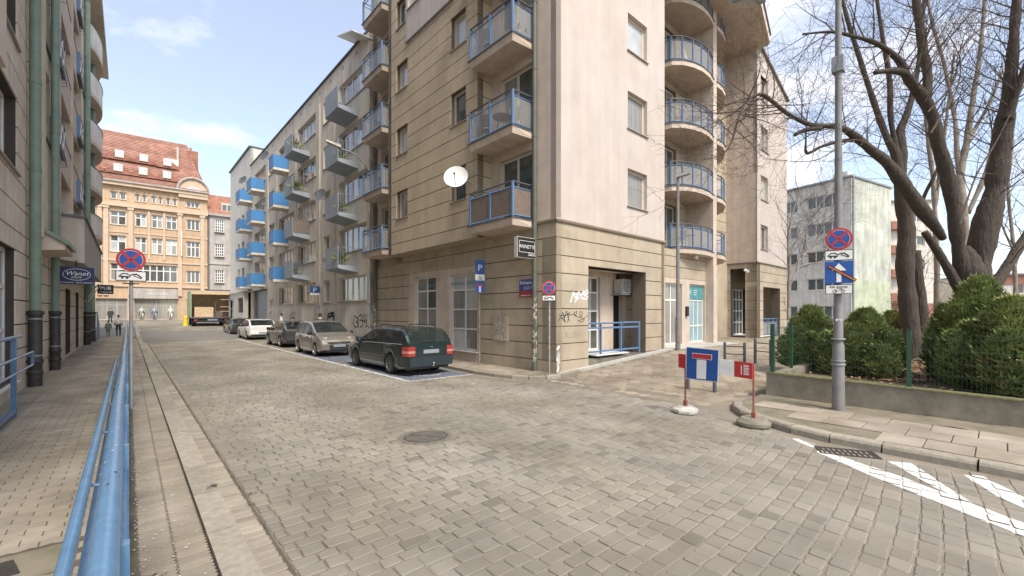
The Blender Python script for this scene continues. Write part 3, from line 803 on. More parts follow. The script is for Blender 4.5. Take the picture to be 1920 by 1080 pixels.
window(cb,FR,9.93,11.53,.5,3.25,.82,3,(.9,1.5,.85),.07,.07,g='tealg',sill=None,widths=(1,.8,.8))
mb=MB(); mb.box(10.0,11.5,.80,.815,2.55,3.18,F=FR); mb.build('window_poster','teal',cb)
mb=MB()
for i in range(3): mb.box(10.5,10.9-.05*i,.79,.798,2.95-.1*i,2.98-.1*i,F=FR)
for a in range(3): stroke(mb,[(10.22+.07*math.cos(rad(60*a)),2.87+.12*math.sin(rad(60*a))),(10.22-.07*math.cos(rad(60*a)),2.87-.12*math.sin(rad(60*a)))],.02,FR,y=.79)
mb.build('poster_print','whites',cb)
mb=MB(); mb.box(9.5,9.68,.6,.7,1.75,2.2,F=FR); mb.build('letter_box','black',cb)
plain(cb,FR,11.9,16.5,.2,4.7,[(12.3,13.2,.4,2.5)],RBK-.06,'tan2')
# landing in front of the doors
mb=MB(); mb.prism([(6.37,-.1),(11.0,-.55),(16.4,-.6),(16.4,1.7),(6.37,1.7)],.2,.455,F=FR); mb.build('landing','conc_l',cb)
# fin wall
mb=MB(); mb.box(11.6,11.98,.33,RBK,4.2,TOPZ,F=FR); mb.build('fin_wall','pink2',cb)
mb=MB(); mb.box(11.58,12.0,.31,RBK,.3,4.2,F=FR); mb.build('pillar','pink2',cb)
mb=MB(); mb.lathe([(.06,0),(.11,-.05),(.10,-.16),(.05,-.2)],FR(9.9,.4,4.55),12); mb.build('ceiling_lamp','conc_l',cb,smooth=True)
def balcony_c(side,f):
    if side<0: ol=[(8.42,RBK),(8.55,.85),(8.95,.5),(9.5,.28),(10.1,.17),(10.8,.17),(11.6,.30),(11.6,RBK)]
    else: ol=[(11.98,RBK),(11.98,.30),(12.6,.30),(13.3,.45),(14.0,.78),(14.6,1.1),(15.1,RBK)]
    mb=MB(); mb.prism(ccw(ol),f-.24,f-.03,F=FR); o=mb.build('balcony','pink2',cb)
    c=(sum(p[0] for p in ol)/len(ol),sum(p[1] for p in ol)/len(ol))
    gr=[(c[0]+(p[0]-c[0])*1.012,(p[1]-.03 if p[1]<1.5 else p[1])) for p in ol]
    mb=MB(); mb.prism(ccw([(p[0],p[1]) for p in gr]),f-.03,f,F=FR); mb.build('edge_flashing','dgrey',o)
    pts=[(p[0],p[1]+.06) for p in ol if p[1]<1.5]
    if side<0: pts=[(8.48,RBK-.05)]+pts
    else: pts=pts+[(15.0,RBK-.05)]
    P=[FR(p[0],p[1],0) for p in pts]
    dn=[]
    railing(o,P,f,corner=.055,pane='clear')
    return o
for f in FLOORS:
    balcony_c(-1,f); balcony_c(1,f)
# --- second tower
T0,T1=16.4,21.5
t2f=[(17.32,20.22,-.2,3.38)]
coursed(cb,FR,T0,T1,GZ[:],t2f,0,'tan2',deep=.5)
coursed(cb,lambda u,y,z:FR(T0+y,u,z),0,1.64,GZ[:],[(.62,1.45,-.2,4.42)],0,'tan2',deep=.4)
window(cb,FR,16.75,18.7,.6,3.3,1.6,4,(1,1,1,.8),.06,.05,g='glassd',sill='whites')
plain(cb,FR,16.8,21.0,.2,4.6,[],1.7,'tan2')
mb=MB(); mb.quad(FR(20.7,.55,.2),FR(20.7,1.7,.2),FR(20.7,1.7,4.6),FR(20.7,.55,4.6)); mb.build('niche_side','pink2',cb)
mb=MB(); mb.quad(FR(16.8,.3,3.40),FR(21.0,.3,3.40),FR(21.0,1.0,3.40),FR(16.8,1.0,3.40)); mb.build('niche_ceiling','pink2',cb)
mb=MB(); mb.box(18.9,20.6,1.5,1.68,.4,3.3,F=FR); mb.build('doorway_shade','blacks',cb)  # black slab painted as the shade of an open doorway
rl=MB(); rl.tube([FR(17.34,.15,1.55),FR(20.2,.15,1.55)],.03,8); rlo=rl.build('railing','blue',cb)
for u in (17.6,18.5,19.4,20.1):
    mb=MB(); mb.box(u-.03,u+.03,.12,.18,.4,1.55,F=FR); mb.build('post','blue',rlo)
for z in (1.35,.6):
    mb=MB(); mb.box(17.34,20.2,.13,.17,z-.03,z+.03,F=FR); mb.build('rail','blue',rlo)
mb=MB(); mb.box(17.34,20.2,.145,.155,.66,1.3,F=FR); mb.build('glass_panel','clear',rlo)
t2w=[(16.93,18.08,f+.68,f+2.05) for f in FLOORS[:4]]
plain(cb,FR,T0,T1,4.69,15.25,t2w,0,'pink')
for o in t2w: window(cb,FR,*o,y=.15,cols=2,fr=.08,fm='cframe',g=R_.choice(['glassm','glassl','glassd']))
mb=MB(); mb.add([FR(T0,0,15.25),FR(T1,0,15.25),FR(T0,0,16.9)],[(0,1,2)]); mb.build('gable','pink',cb)
mb=MB(); mb.quad(FR(T0,0,4.69),FR(T0,1.65,4.69),FR(T0,1.65,17.2),FR(T0,0,17.2)); mb.build('side_wall','pink2',cb)
for F,u0,u1 in ((FR,T0-.05,T1+.05),(lambda u,y,z:FR(T0+y,u,z),-.05,1.65)):
    mb=MB(); mb.box(u0,u1,-.05,.0,4.66,4.73,F=F); mb.build('string_course','groove',cb)
mb=MB(); mb.quad(FR(T1,0,-.1),FR(T1,9,-.1),FR(T1,9,15.25),FR(T1,0,15.25)); mb.build('end_wall','pink2',cb)
# roof of the second tower: sloping metal strip and the overhanging loft
mb=MB(); mb.hexa([FR(T0,-.12,16.85),FR(T1+.1,-.12,15.2),FR(T1+.1,5,15.2),FR(T0,5,16.85),FR(T0,-.12,17.0),FR(T1+.1,-.12,15.32),FR(T1+.1,5,17.5),FR(T0,5,19.2)]); mb.build('metal_roof','conc',cb)
mb=MB(); mb.prism(ccw([(6.37,-1.0),(12.6,-1.4),(16.7,-.54),(16.95,.29),(16.6,5),(6.37,5)]),16.62,17.1,F=FR); mb.build('loft_overhang','pink2',cb)
mb=MB(); mb.prism(ccw([(6.37,-1.05),(12.6,-1.46),(16.78,-.58),(17.02,.29),(16.7,5),(6.37,5)]),17.1,17.22,F=FR); mb.build('roof_edge','dgrey',cb)
mb=MB(); mb.prism(ccw([(6.37,-.6),(12.5,-1.0),(16.2,-.3),(16.2,5),(6.37,5)]),17.22,21,F=FR); mb.build('loft_wall','pink',cb)
# solid core so the block stays closed from other sides
mb=MB(); mb.box(.35,6.1,2.7,12.4,.0,20.3,F=FR); mb.box(.35,6.1,.3,2.7,4.7,20.3,F=FR)
mb.build('core','pink2',cb)
mb=MB(); mb.box(6.1,16.2,1.95,12.4,.0,20.2,F=FR); mb.box(16.7,21.4,1.85,12.4,.0,15.2,F=FR); mb.box(16.7,21.4,.3,1.85,4.75,15.2,F=FR); mb.build('core','pink2',cb)
mb=MB(); mb.box(-.63,22,-.02,12.45,20.5,20.7,F=FR); 
# white glazed canopy high on the far end
mb=MB(); mb.hexa([FLf(12.5,-1.2,15.9),FLf(14.6,-1.2,16.6),FLf(14.6,.2,16.6),FLf(12.5,.2,15.9),FLf(12.5,-1.2,15.95),FLf(14.6,-1.2,16.65),FLf(14.6,.2,16.65),FLf(12.5,.2,15.95)]); mb.build('roof_canopy','whites',cb)
# ================================================================ LONG CREAM BLOCK
mbk=thing('apartment_building','long cream apartment block with stacked blue and grey balconies behind the parked cars','apartment building',(CX+.3,CY+26,0))
MX=-.3
FM=lambda u,y,z:FC(MX+y,u,z)
MF=[4.4,7.15,9.95,12.75]           # balcony slab tops
rows=[2.55]+[f+.78 for f in MF[:4]]
wins=[]
def mrow(k): return (2.55,3.9) if k==0 else (MF[k-1]+.88,MF[k-1]+2.25)
colsW=[(12.75,16.75,5),(18.15,19.35,2),(20.8,24.75,5),(25.6,29.8,5),(31.2,33.0,2),(34.2,38.4,4)]
wops=[]
for (a,b,n) in colsW:
    for k in range(5):
        if k==0 and a>31: continue
        z0,z1=mrow(k); wops.append((a,b,z0,z1,n,k))
ps=(33.6,39.4,-.3,4.0)
E0,E1=12.55,40.2
panel(mbk,'wall',FM,E0,E1,4.15,16.3,[o[:4] for o in wops],0,.25,'cream')
panel(mbk,'wall',FM,E0,E1,2.35,4.15,[o[:4] for o in wops]+[ps],0,.25,'cream')
panel(mbk,'wall',FM,E0,E1,-.1,2.35,[ps],0,.25,'creaml')
for a,b,z0,z1,n,k in wops:
    # one balcony door goes with each wide window
    wd=[1]*n
    window(mbk,FM,a,b,z0,z1,y=.16,cols=n,rows=(1,),fr=.08,mu=.10,g=['glassm','glassl','glassl','glassd'],sill='sill',sep=(a<30),fm='cframe' if R_.random()<.5 else 'wframe')
# pilaster strips between the bays
for u in (12.62,17.5,20.1,25.2,30.5,33.3,39.9):
    mb=MB(); mb.box(u-.16,u+.16,-.05,.0,2.4 if u<31 else 4.2,15.2,F=FM); mb.build('pilaster','cream',mbk)
mb=MB(); mb.quad(FM(E0,0,-.1),FM(E0,.33,-.1),FM(E0,.33,16.3),FM(E0,0,16.3)); mb.build('end_return','creaml',mbk)
mb=MB(); mb.box(E0-.05,E1,-.10,9,16.3,16.37,F=FM); mb.build('roof_edge','dgrey',mbk)
mb=MB(); mb.box(E0+.1,E1,.4,9,.0,16.3,F=FM); mb.build('core','grey',mbk)
for k in range(14):
    mb=MB(); mb.box(14.1+k*1.95,14.2+k*1.95,-.01,.02,15.8,16.0,F=FM); mb.build('vent_slot','groove',mbk)
for u in (17.45,26.2):
    mb=MB(); mb.box(u,u+.18,-.004,.02,1.0,1.5,F=FM); mb.build('wall_slot','groove',mbk)
mb=MB(); mb.box(12.7,16.5,-.35,-.0,.1,.62,F=FM); mb.build('ledge','pink2',mbk)
mb=MB(); mb.box(12.7,16.55,-.42,-.0,.62,.68,F=FM); mb.build('ledge_cap','dgrey',mbk)
# passage
mb=MB(); mb.box(33.8,39.3,3.5,3.6,-.1,3.9,F=FM); mb.build('passage_wall','greyp',mbk)
mb=MB(); mb.quad(FM(33.6,0,4.0),FM(39.4,0,4.0),FM(39.4,3.6,4.0),FM(33.6,3.6,4.0)); mb.build('passage_ceiling','greyp',mbk)
for u in (33.6,39.4):
    mb=MB(); mb.quad(FM(u,.2,-.1),FM(u,3.6,-.1),FM(u,3.6,4),FM(u,.2,4)); mb.build('passage_side','greyp',mbk)
# balconies
def bal(u0,u1,f,style,out=1.05):
    y=-out
    if style=='blue':
        mb=MB(); mb.box(u0,u1,y,-.002,f-.18,f-.0,F=FM); o=mb.build('balcony','creaml',mbk)
        for a in ((u0,u1,y-.02,y+.01),(u0-.01,u0+.02,y+.01,-.03),(u1-.02,u1+.01,y+.01,-.03)):
            q=MB(); q.box(a[0],a[1],a[2],a[3],f+.03,f+.92,F=FM); q.build('parapet_panel','bluepanel',o)
        q=MB(); q.tube([FM(u0,-.03,f+1.0),FM(u0,y,f+1.0),FM(u1,y,f+1.0),FM(u1,-.03,f+1.0)],.025,6); q.build('handrail','grey',o)
    else:
        mb=MB(); mb.hexa([FM(u0,y,f-.18),FM(u1,y,f-.18),FM(u1,-.002,f-.34),FM(u0,-.002,f-.34),FM(u0,y,f),FM(u1,y,f),FM(u1,-.002,f),FM(u0,-.002,f)]); o=mb.build('balcony','greypanel',mbk)
        q=MB(); q.box(u0,u1,y-.03,y+.0,f-.16,f+.98,F=FM); q.build('parapet_panel','greypanel',o)
        q=MB(); q.box(u1,u1+.03,y+.0,-.2,f-.16,f+.98,F=FM); q.build('parapet_panel','greypanel',o)
        q=MB(); q.tube([FM(u0,y,f+.95),FM(u0,-.02,f+.95)],.015,5); q.build('handrail','grey',o)
        for k in range(7):
            q=MB(); q.tube([FM(u0,y+.12+k*.14,f),FM(u0,y+.12+k*.14,f+.95)],.009,4); q.build('bar','grey',o)
        if style=='wicker': q=MB(); q.box(u0+.02,u0+.035,y+.02,-.03,f+.05,f+.93,F=FM); q.build('screen','brown',o)
    return o
for k,f in enumerate(MF):
    bal(13.95,15.85,f,'grey'); bal(22.0,23.95,f,'wicker' if k==1 else 'grey')
    bal(27.0,28.3,f,'blue'); bal(34.4,36.3,f,'blue'); bal(39.4,41.4,f,'blue')
# white far end, a storey higher, with a shopfront
eops=[(43.2,44.4,f+.9,f+2.2) for f in MF]+[(45.6,46.6,f+.9,f+2.2) for f in MF]
panel(mbk,'wall',FM,E1,51,3.9,18.2,eops,-.0,.25,'whitep')
for o in eops: window(mbk,FM,*o,y=.15,cols=2,g=['glassd','glassm'],sep=False)
mb=MB(); mb.quad(FM(E1,0,-.1),FM(E1,7,-.1),FM(E1,7,18.2),FM(E1,0,18.2)); mb.build('end_return','whitep',mbk)
mb=MB(); mb.box(E1-.05,51.1,-.15,7,18.2,18.35,F=FM); mb.build('roof_edge','dgrey',mbk)
mb=MB(); mb.box(E1+.05,51,.35,7,.0,18.2,F=FM); mb.quad(FM(51,0,0),FM(51,7,0),FM(51,7,18.2),FM(51,0,18.2)); mb.build('core','whitep',mbk)
panel(mbk,'shopfront_wall',FM,E1,52,-.1,3.9,[(41.0,43.6,1.9,3.4),(46.0,51.2,.5,3.3)],-.5,.3,'whitep')
mb=MB(); mb.box(E1-.1,52.1,-.62,0,3.9,4.05,F=FM); mb.build('shopfront_cornice','whitep',mbk)
window(mbk,FM,41.0,43.6,1.9,3.4,-.38,4,(1,1,1),.07,.05,fm='dgrey',g='glassd',sep=False)
window(mbk,FM,46.0,51.2,.5,3.3,-.38,4,(2,1),.09,.08,g='glassd',sep=False)
mb=MB(); mb.tube([FM(40.0,-.62,.3),FM(40.0,-.62,4.0)],.06,6); mb.build('downpipe','white',mbk)
# ================================================================ HOUSES AT THE END OF THE STREET
EA=rad(-3.44); ep=gp(300,600,.85)
FE=frame(ep.x,ep.y,EA)
eb=thing('department_store','ochre stone store with steep red tiled roof and eyebrow dormers closing the street','store building',(ep.x,ep.y,.8))
def colw(a,b,rows,n,rr,g=('glassd','glassm','glassl')):
    for z0,z1 in rows: ew.append((a,b,z0,z1,n,rr))
ew=[]
RW=[(13.95,15.85),(10.25,12.5)]
bays=[(-13.6,-11.9),(-11.2,-9.6),(-8.9,-7.2),(-5.28,-3.62),(-2.7,-1.46),(-.94,.3),(.66,1.94)]
for a,b in bays:
    for z0,z1 in RW: ew.append((a,b,z0,z1,2,(2,1)))
    c=(a+b)/2
    ew.append((a+.02,c-.14,17.45,18.5,1,(1,))); ew.append((c+.14,b-.02,17.45,18.5,1,(1,)))
for a,b in ((-13.6,-9.6),(-8.9,-7.2),(-5.28,-3.62)): ew.append((a,b,6.3,8.7,3 if b-a>2 else 2,(2,1)))
ew.append((-2.71,2.0,6.3,8.7,6,(2,1)))
for z0,z1 in ((14.15,15.7),(10.15,12.45),(6.3,8.1)): ew.append((3.02,4.65,z0,z1,3,(2,1) if z1-z0>2 else (1,)))
ew.append((3.0,4.6,17.5,18.4,3,(1,)))
shop_o=[(-13,-7.2,.9,3.85),(-6.7,-3.5,.9,3.85),(-2.8,2.0,.9,3.85),(3.3,4.5,.9,3.6)]
panel(eb,'wall',FE,-14,5.55,-1,19.75,[o[:4] for o in ew]+shop_o,0,.4,'ochre')
for a,b,z0,z1,n,rr in ew: window(eb,FE,a,b,z0,z1,y=.2,cols=n,rows=rr,fr=.11,mu=.13,g=['glassd','glassm','glassl'],sill='ochre2',so=.1,sep=(b-a>1.2 and n<3),yd=.08)
for u in (-6.3,-5.68,-3.15,2.28,4.95):       # pilasters
    mb=MB(); mb.box(u-.24,u+.24,-.22,0,4.3,16.4,F=FE); p=mb.build('pilaster','ochre2',eb)
    q=MB(); q.box(u-.34,u+.34,-.3,0,16.1,16.5,F=FE); q.build('capital','ochre2',p)
for u in (-1.2,.48):
    mb=MB(); mb.box(u-.12,u+.12,-.12,0,9.4,16.3,F=FE); mb.build('pilaster','ochre2',eb)
for k,c in enumerate([(a+b)/2 for a,b in bays]):  # arches over the paired windows
    for s_ in (-1,1):
        w_=(bays[k][1]-bays[k][0])/4-.07; cc=c+s_*(w_+.14)
        mb=MB(); pts=[FE(cc+w_*1.12*math.cos(rad(t)),-.03,18.45+.42*math.sin(rad(t))) for t in range(0,181,20)]; mb.tube(pts,.09,4); mb.build('window_arch','ochre2',eb)
for z0,z1,o_ in ((16.45,16.95,.35),(19.3,19.75,.55),(9.0,9.25,.12),(5.5,5.75,.2),(12.9,13.1,.08)):
    mb=MB(); mb.box(-14,5.6,-o_,0,z0,z1,F=FE); mb.build('cornice','ochre2',eb)
mb=MB(); mb.box(-14,5.8,-.75,0,19.75,19.95,F=FE); mb.build('gutter','greyp',eb)
# curved gable on the right
gp_=[(2.1,19.9)]+[(3.85+1.72*math.cos(rad(t)),19.9+1.75*math.sin(rad(t))) for t in range(170,9,-16)]+[(5.6,19.9),(5.6,18.8),(2.1,18.8)]
mb=MB(); mb.add([FE(x,-.45,z) for x,z in gp_]+[FE(x,1.5,z) for x,z in gp_],[tuple(range(len(gp_))),tuple(range(len(gp_),2*len(gp_)))[::-1]]+[(i,(i+1)%len(gp_),len(gp_)+(i+1)%len(gp_),len(gp_)+i) for i in range(len(gp_))]); mb.build('curved_gable','ochre2',eb)
mb=MB(); mb.tube([FE(2.0,-.6,19.95)]+[FE(3.85+1.85*math.cos(rad(t)),-.6,19.95+1.8*math.sin(rad(t))) for t in range(170,9,-16)]+[FE(5.8,-.6,19.95)],.16,6); mb.build('gable_moulding','greyp',eb)
mb=MB(); pts=[(3.85+1.05*math.cos(rad(t)),19.6+.95*math.sin(rad(t))) for t in range(0,181,20)]; mb.add([FE(x,-.5,z) for x,z in pts],[tuple(range(len(pts)))]); mb.build('fanlight','glassl',eb)
# roof
def roofz(t): return [(0,19.95),(1.0,21.0),(3.5,24.4),(6.2,28.6)][t]
mb=MB(); prof=[(-.6,19.95),(1.0,21.6),(3.6,25.0),(6.0,28.5)]
for (y0,z0),(y1,z1) in zip(prof,prof[1:]):
    n=int(round(math.hypot(y1-y0,z1-z0)/.33))
    for i in range(n):
        ya,za=y0+(y1-y0)*i/n,z0+(z1-z0)*i/n; yb,zb=y0+(y1-y0)*(i+1)/n,z0+(z1-z0)*(i+1)/n
        xe=lambda z:5.6-max(0,(z-20)/(28.5-20))*2.4
        mb.hexa([FE(-14,ya,za-.03),FE(xe(za),ya,za-.03),FE(xe(zb),yb,zb-.05),FE(-14,yb,zb-.05),FE(-14,ya-.05,za+.07),FE(xe(za),ya-.05,za+.07),FE(xe(zb),yb,zb+.01),FE(-14,yb,zb+.01)])
mb.r=[(i//8)*.137%1 for i in range(len(mb.v))]
rf=mb.build('roof','tile',eb)
mb=MB(); mb.add([FE(5.6,-.6,19.95),FE(3.2,6,28.5),FE(3.2,12,28.5),FE(5.6,16,19.95)],[(0,1,2,3)]); mb.build('hip','tile',rf)
for (xx,zz,yy) in ((-4.45,21.3,.75),(-1.83,21.3,.75),(.8,21.3,.75),(-4.45,23.7,2.6),(-1.83,23.7,2.6),(.83,23.6,2.55),(-7.2,21.3,.75),(-7.2,23.7,2.6)):
    d=MB(); L=[]
    n=10
    for i in range(n+1):
        t=-1+2*i/n; hgt=.62*(math.cos(t*math.pi)+1)/2
        L.append((xx+t*1.35,zz+.15+hgt*1.25))
    vs=[FE(a,yy-.75,c) for a,c in L]+[FE(a,yy+1.5,c+.3) for a,c in L]
    d.add(vs,[(i,i+1,n+2+i,n+1+i) for i in range(n)])
    d.add([FE(a,yy-.75,c) for a,c in L]+[FE(a,yy-.7,zz-.3) for a,c in L],[(i,i+1,n+2+i,n+1+i) for i in range(n)])
    do=d.build('dormer','tiled',eb,smooth=30)
    q=MB(); q.box(xx-.46,xx+.46,yy-.86,yy-.78,zz,zz+1.0,F=FE); q.build('dormer_frame','wframe',do)
    q=MB()
    for a in (-.4,.03):
        for c in (.1,.55): q.box(xx+a,xx+a+.37,yy-.88,yy-.865,zz+c,zz+c+.38,F=FE)
    q.build('pane','glassl',do,kind='stuff')
mb=MB(); mb.box(1.9,2.15,3.0,4.5,24,27.0,F=FE); mb.build('chimney','conc_l',rf)
mb=MB(); mb.box(3.4,4.6,4.2,5.2,24,27.2,F=FE); mb.box(3.5,3.8,4.4,4.8,27.2,27.7,F=FE); mb.build('chimney','tiled',rf)
mb=MB(); mb.box(.6,2.1,1.9,2.1,23.7,24.7,F=FE); mb.build('skylight','whites',rf)
mb=MB(); mb.box(2.40,2.52,-.5,-.25,10.2,13.8,F=FE); mb.build('banner','whites',eb)
# shopfront
mb=MB(); mb.box(-2.95,2.1,-.25,.0,3.9,5.3,F=FE); mb.build('shop_fascia','greyp',eb)
mb=MB(); text_mb(mb,'HM DEVANT',.42,frame(*FE(-.2,-.28,0).xy,EA,4.45)); mb.build('fascia_lettering','whites',eb)
for a,b in ((-13,-7.2),(-6.7,-3.5),(-2.8,2.0)):
    window(eb,FE,a,b,.9,3.85,.3,4 if b-a>4 else 3,(2.4,1),.1,.08,fm='greyp',g='glassm',sep=False)
window(eb,FE,3.3,4.5,.9,3.6,.3,2,(2,1),.08,.08,fm='dgrey',g='blacks',sep=False,name='door')
mb=MB(); mb.add([FE(3.0,-.2,3.9),FE(4.9,-.2,3.9),FE(4.9,-.2,4.3),FE(3.95,-.2,5.1),FE(3.0,-.2,4.3)]+[FE(3.0,0,3.9),FE(4.9,0,3.9),FE(4.9,0,4.3),FE(3.95,0,5.1),FE(3.0,0,4.3)],[(0,1,2,3,4),(0,5,6,1),(1,6,7,2),(2,7,8,3),(3,8,9,4),(4,9,5,0)]); mb.build('door_pediment','ochre2',eb)
mb=MB(); mb.quad(FE(5.55,0,-1),FE(5.55,16,-1),FE(5.55,16,19.9),FE(5.55,0,19.9)); mb.quad(FE(-14,.42,-1),FE(5.5,.42,-1),FE(5.5,.42,19.9),FE(-14,.42,19.9)); mb.build('core','ochre',eb)
# mannequins in the shop window
for k,(u,c_,lb) in enumerate(((-2.0,'conc_l','white mannequin in hat standing alone in lit shop window'),(-.6,'greypanel','grey mannequin beside middle mullion of lit shop window'),(1.2,'creaml','pale dressed mannequin nearest the shop doorway'))):
    mb=MB(); c=FE(u,.12,1.0); mb.tube([c+Vector((-.1,0,0)),c+Vector((-.09,0,.85)),c+Vector((0,0,1.0)),c+Vector((0,0,1.45)),c+Vector((0,0,1.55)),c+Vector((0,0,1.62)),c+Vector((0,0,1.82))],[.07,.1,.19,.22,.06,.1,.06],8)
    mb.tube([c+Vector((.12,0,0)),c+Vector((.1,0,.85))],[.07,.1],6); mb.tube([c+Vector((.2,0,1.42)),c+Vector((.3,0,1.1)),c+Vector((.28,0,.85))],[.06,.05,.04],6); mb.tube([c+Vector((-.2,0,1.42)),c+Vector((-.3,0,1.1)),c+Vector((-.28,0,.85))],[.06,.05,.04],6)
    mb.build('mannequin',c_,None,smooth=True,label=lb,cat='mannequin')
# grey neighbour
g2=thing('town_house','narrow grey plastered house with small white windows beside the ochre store','house',tuple(FE(7,0,.8)))
gw=[(6.5,7.7,z,z+1.95) for z in (6.5,10.5,14.25)]
panel(g2,'wall',FE,5.62,16,-1,17,gw,.25,.3,'greyp')
for o in gw: window(g2,FE,*o,y=.35,cols=4,rows=(1,1,1,1),fr=.1,mu=.09,g='glassd',sill='greyp',sep=False)
mb=MB(); mb.box(5.6,16,-.1,.25,16.7,17.05,F=FE); mb.build('cornice','greyp',g2)
for z in (5.4,9.3): 
    mb=MB(); mb.box(5.62,16,.12,.25,z,z+.15,F=FE); mb.build('cornice','greyp',g2)
mb=MB(); mb.quad(FE(5.6,0,17.0),FE(16,0,17.0),FE(16,3.5,20.6),FE(5.6,3.5,20.6)); r2=mb.build('roof','tiled',g2)
mb=MB(); mb.box(7.4,9.6,.7,2.5,17.6,18.9,F=FE); d2=mb.build('dormer','whitep',g2)
mb=MB(); 
for i in range(3): mb.box(7.5+i*.68,8.05+i*.68,.66,.70,17.8,18.7,F=FE)
mb.build('pane','glassd',d2,kind='stuff')
mb=MB(); mb.tube([FE(5.75,.1,.8),FE(5.75,.1,16.7)],.07,6); mb.build('downpipe','dgrey',g2)
mb=MB(); mb.box(5.7,16,.6,8,-1,17,F=FE); mb.build('core','greyp',g2)
# ================================================================ LEFT BUILDING
LX=-1.85
FLB=lambda u,y,z:Vector((LX-y,u,z))       # u along the street, y into the wall
lb=thing('apartment_building','brown grey apartment house with green downpipes and small blue balconies beside the blue rail','apartment building',(LX,20,0))
lz=[-.1,.55,1.1,1.65,2.2,2.75,3.3,3.73]
while lz[-1]<20.6: lz.append(round(lz[-1]+.583,3))
lops=[(12.2,14.42,.42,3.32),(12.0,14.6,5.0,6.7)]
dz_=[(10.2,11.6),(8.0,10.6)]
# windows and loggias
logg=[]
for k in range(5):
    z0=4.6+2.78*k
    if k>0 or True:
        logg+= [(21.5,25.1,z0+2.7*0+2.55-1.0 if False else z0+.95,z0+2.35,1),(25.7,29.1,z0+.95,z0+2.35,1)]
lw=[(18.75,20.0,4.35+2.78*k+.0,4.35+2.78*k+2.1) for k in range(1,6)]
lw2=[(26.5,28.0,3.9+2.78*k,3.9+2.78*k+2.1) for k in range(1,6)]
logg=[o for o in logg if True]
opsA=lops+[(10,11.6,5.0,6.7),(12.0,14.6,7.8,9.5),(12.0,14.6,10.6,12.3)]
coursed(lb,FLB,3,17.15,lz,opsA,0,'lwall',gm='lgroove')
window(lb,FLB,12.2,14.42,.42,3.32,.16,2,(1.1,1,.8),.09,.09,g=['glassm','glassm'],sill='whites')
for o in opsA[1:]: window(lb,FLB,*o,y=.2,cols=2,rows=(1,),fr=.09,mu=.08,g=['glassm','glassd'])
# the projecting bay near the top left of the picture
mb=MB(); mb.hexa([FLB(3,-.5,5.55),FLB(9.8,-.5,5.55),FLB(10.0,-.02,5.55),FLB(3,-.02,5.55),FLB(3,-.5,20),FLB(9.8,-.5,20),FLB(10.0,-.02,20),FLB(3,-.02,20)]); mb.build('bay','pink2',lb)
wall_ops=[(a,b,c,d) for a,b,c,d in lw]+[o[:4] for o in logg if not (26.4<o[0]<28 )]+[(33.0,34.0,z+.9,z+2.1) for z in (4.6,7.4,10.2,13)]
plain(lb,FLB,17.15,45,3.9,21,wall_ops,0,'lwall',deep=.3)
gz_=[-.1,.55,1.1,1.65,2.2,2.75,3.3,3.9]
lshop=[(21.3,22.6,.2,2.9),(24.5,26.8,.2,2.9),(29,31,.2,2.9),(35.5,38,.6,3.0)]
coursed(lb,FLB,17.15,45,gz_,lshop,0,'lwall',gm='lgroove',deep=.3)
for a,b,c,d in lshop: window(lb,FLB,a,b,c,d,.2,2,(2,.7),.09,.08,g=['glassm','glassd'],sill=None)
for o in wall_ops:
    window(lb,FLB,*o,y=.26,cols=2,fr=.08,mu=.08,g=['glassd','glassm'],sill='dgrey',sep=False)
# window ledges and wall ribs between
for k in range(5):
    z0=4.6+2.78*k
    for a,b in ((21.3,25.2),(25.5,29.3)):
        mb=MB(); mb.box(a,b,-.12,0,z0+.82,z0+.88,F=FLB); mb.build('ledge_flashing','dgrey',lb)
        mb=MB(); mb.box(a+.02,b-.02,-.10,0,z0-.5,z0+.82,F=FLB); mb.build('spandrel','pink2',lb)
for u in (17.25,20.9,25.35,29.5):
    mb=MB(); mb.box(u-.18,u+.18,-.16,0,3.95,21,F=FLB); mb.build('rib','pink2',lb)
# groove stubs
for k in range(26):
    z=4.31+.583*k
    for u in (17.5,30.2,36.5):
        mb=MB(); mb.box(u,u+.9,-.012,.0,z-.018,z+.018,F=FLB); mb.build('groove','lgroove',lb)
# blue french balconies
def fbalc(u0,u1,zt):
    y=-.22
    mb=MB(); mb.box(u0,u1,y,-.0,zt-1.05,zt-.98,F=FLB); o=mb.build('balcony','dgrey',lb)
    q=MB(); q.box(u0-.02,u0+.01,y,-.01,zt-.98,zt,F=FLB); q.build('side_panel','blue',o)
    q=MB(); q.box(u1-.01,u1+.02,y,-.01,zt-.98,zt,F=FLB); q.build('side_panel','blue',o)
    for z in (zt,zt-.9):
        q=MB(); q.tube([FLB(u0,y,z),FLB(u1,y,z)],.02,5); q.build('rail','blue',o)
    for a,b in (((u0,zt-.88),((u0+u1)/2,zt-.02)),(((u0+u1)/2,zt-.02),(u1,zt-.88)),((u0,zt-.02),((u0+u1)/2,zt-.88)),(((u0+u1)/2,zt-.88),(u1,zt-.02))):
        q=MB(); q.tube([FLB(a[0],y,a[1]),FLB(b[0],y,b[1])],.012,4); q.build('lattice_bar','whites',o)
    for i in range(7):
        q=MB(); u=u0+(u1-u0)*i/6; q.tube([FLB(u,y,zt-.9),FLB(u,y-.05,zt-1.25),FLB(u,-.0,zt-1.3)],.012,4); q.build('bracket_bar','dgrey',o)
for z in (8.2,11.0,13.9,16.8): fbalc(20.0,21.5,z)
for z in (7.95,10.9,13.8,16.7): fbalc(27.9,29.6,z)
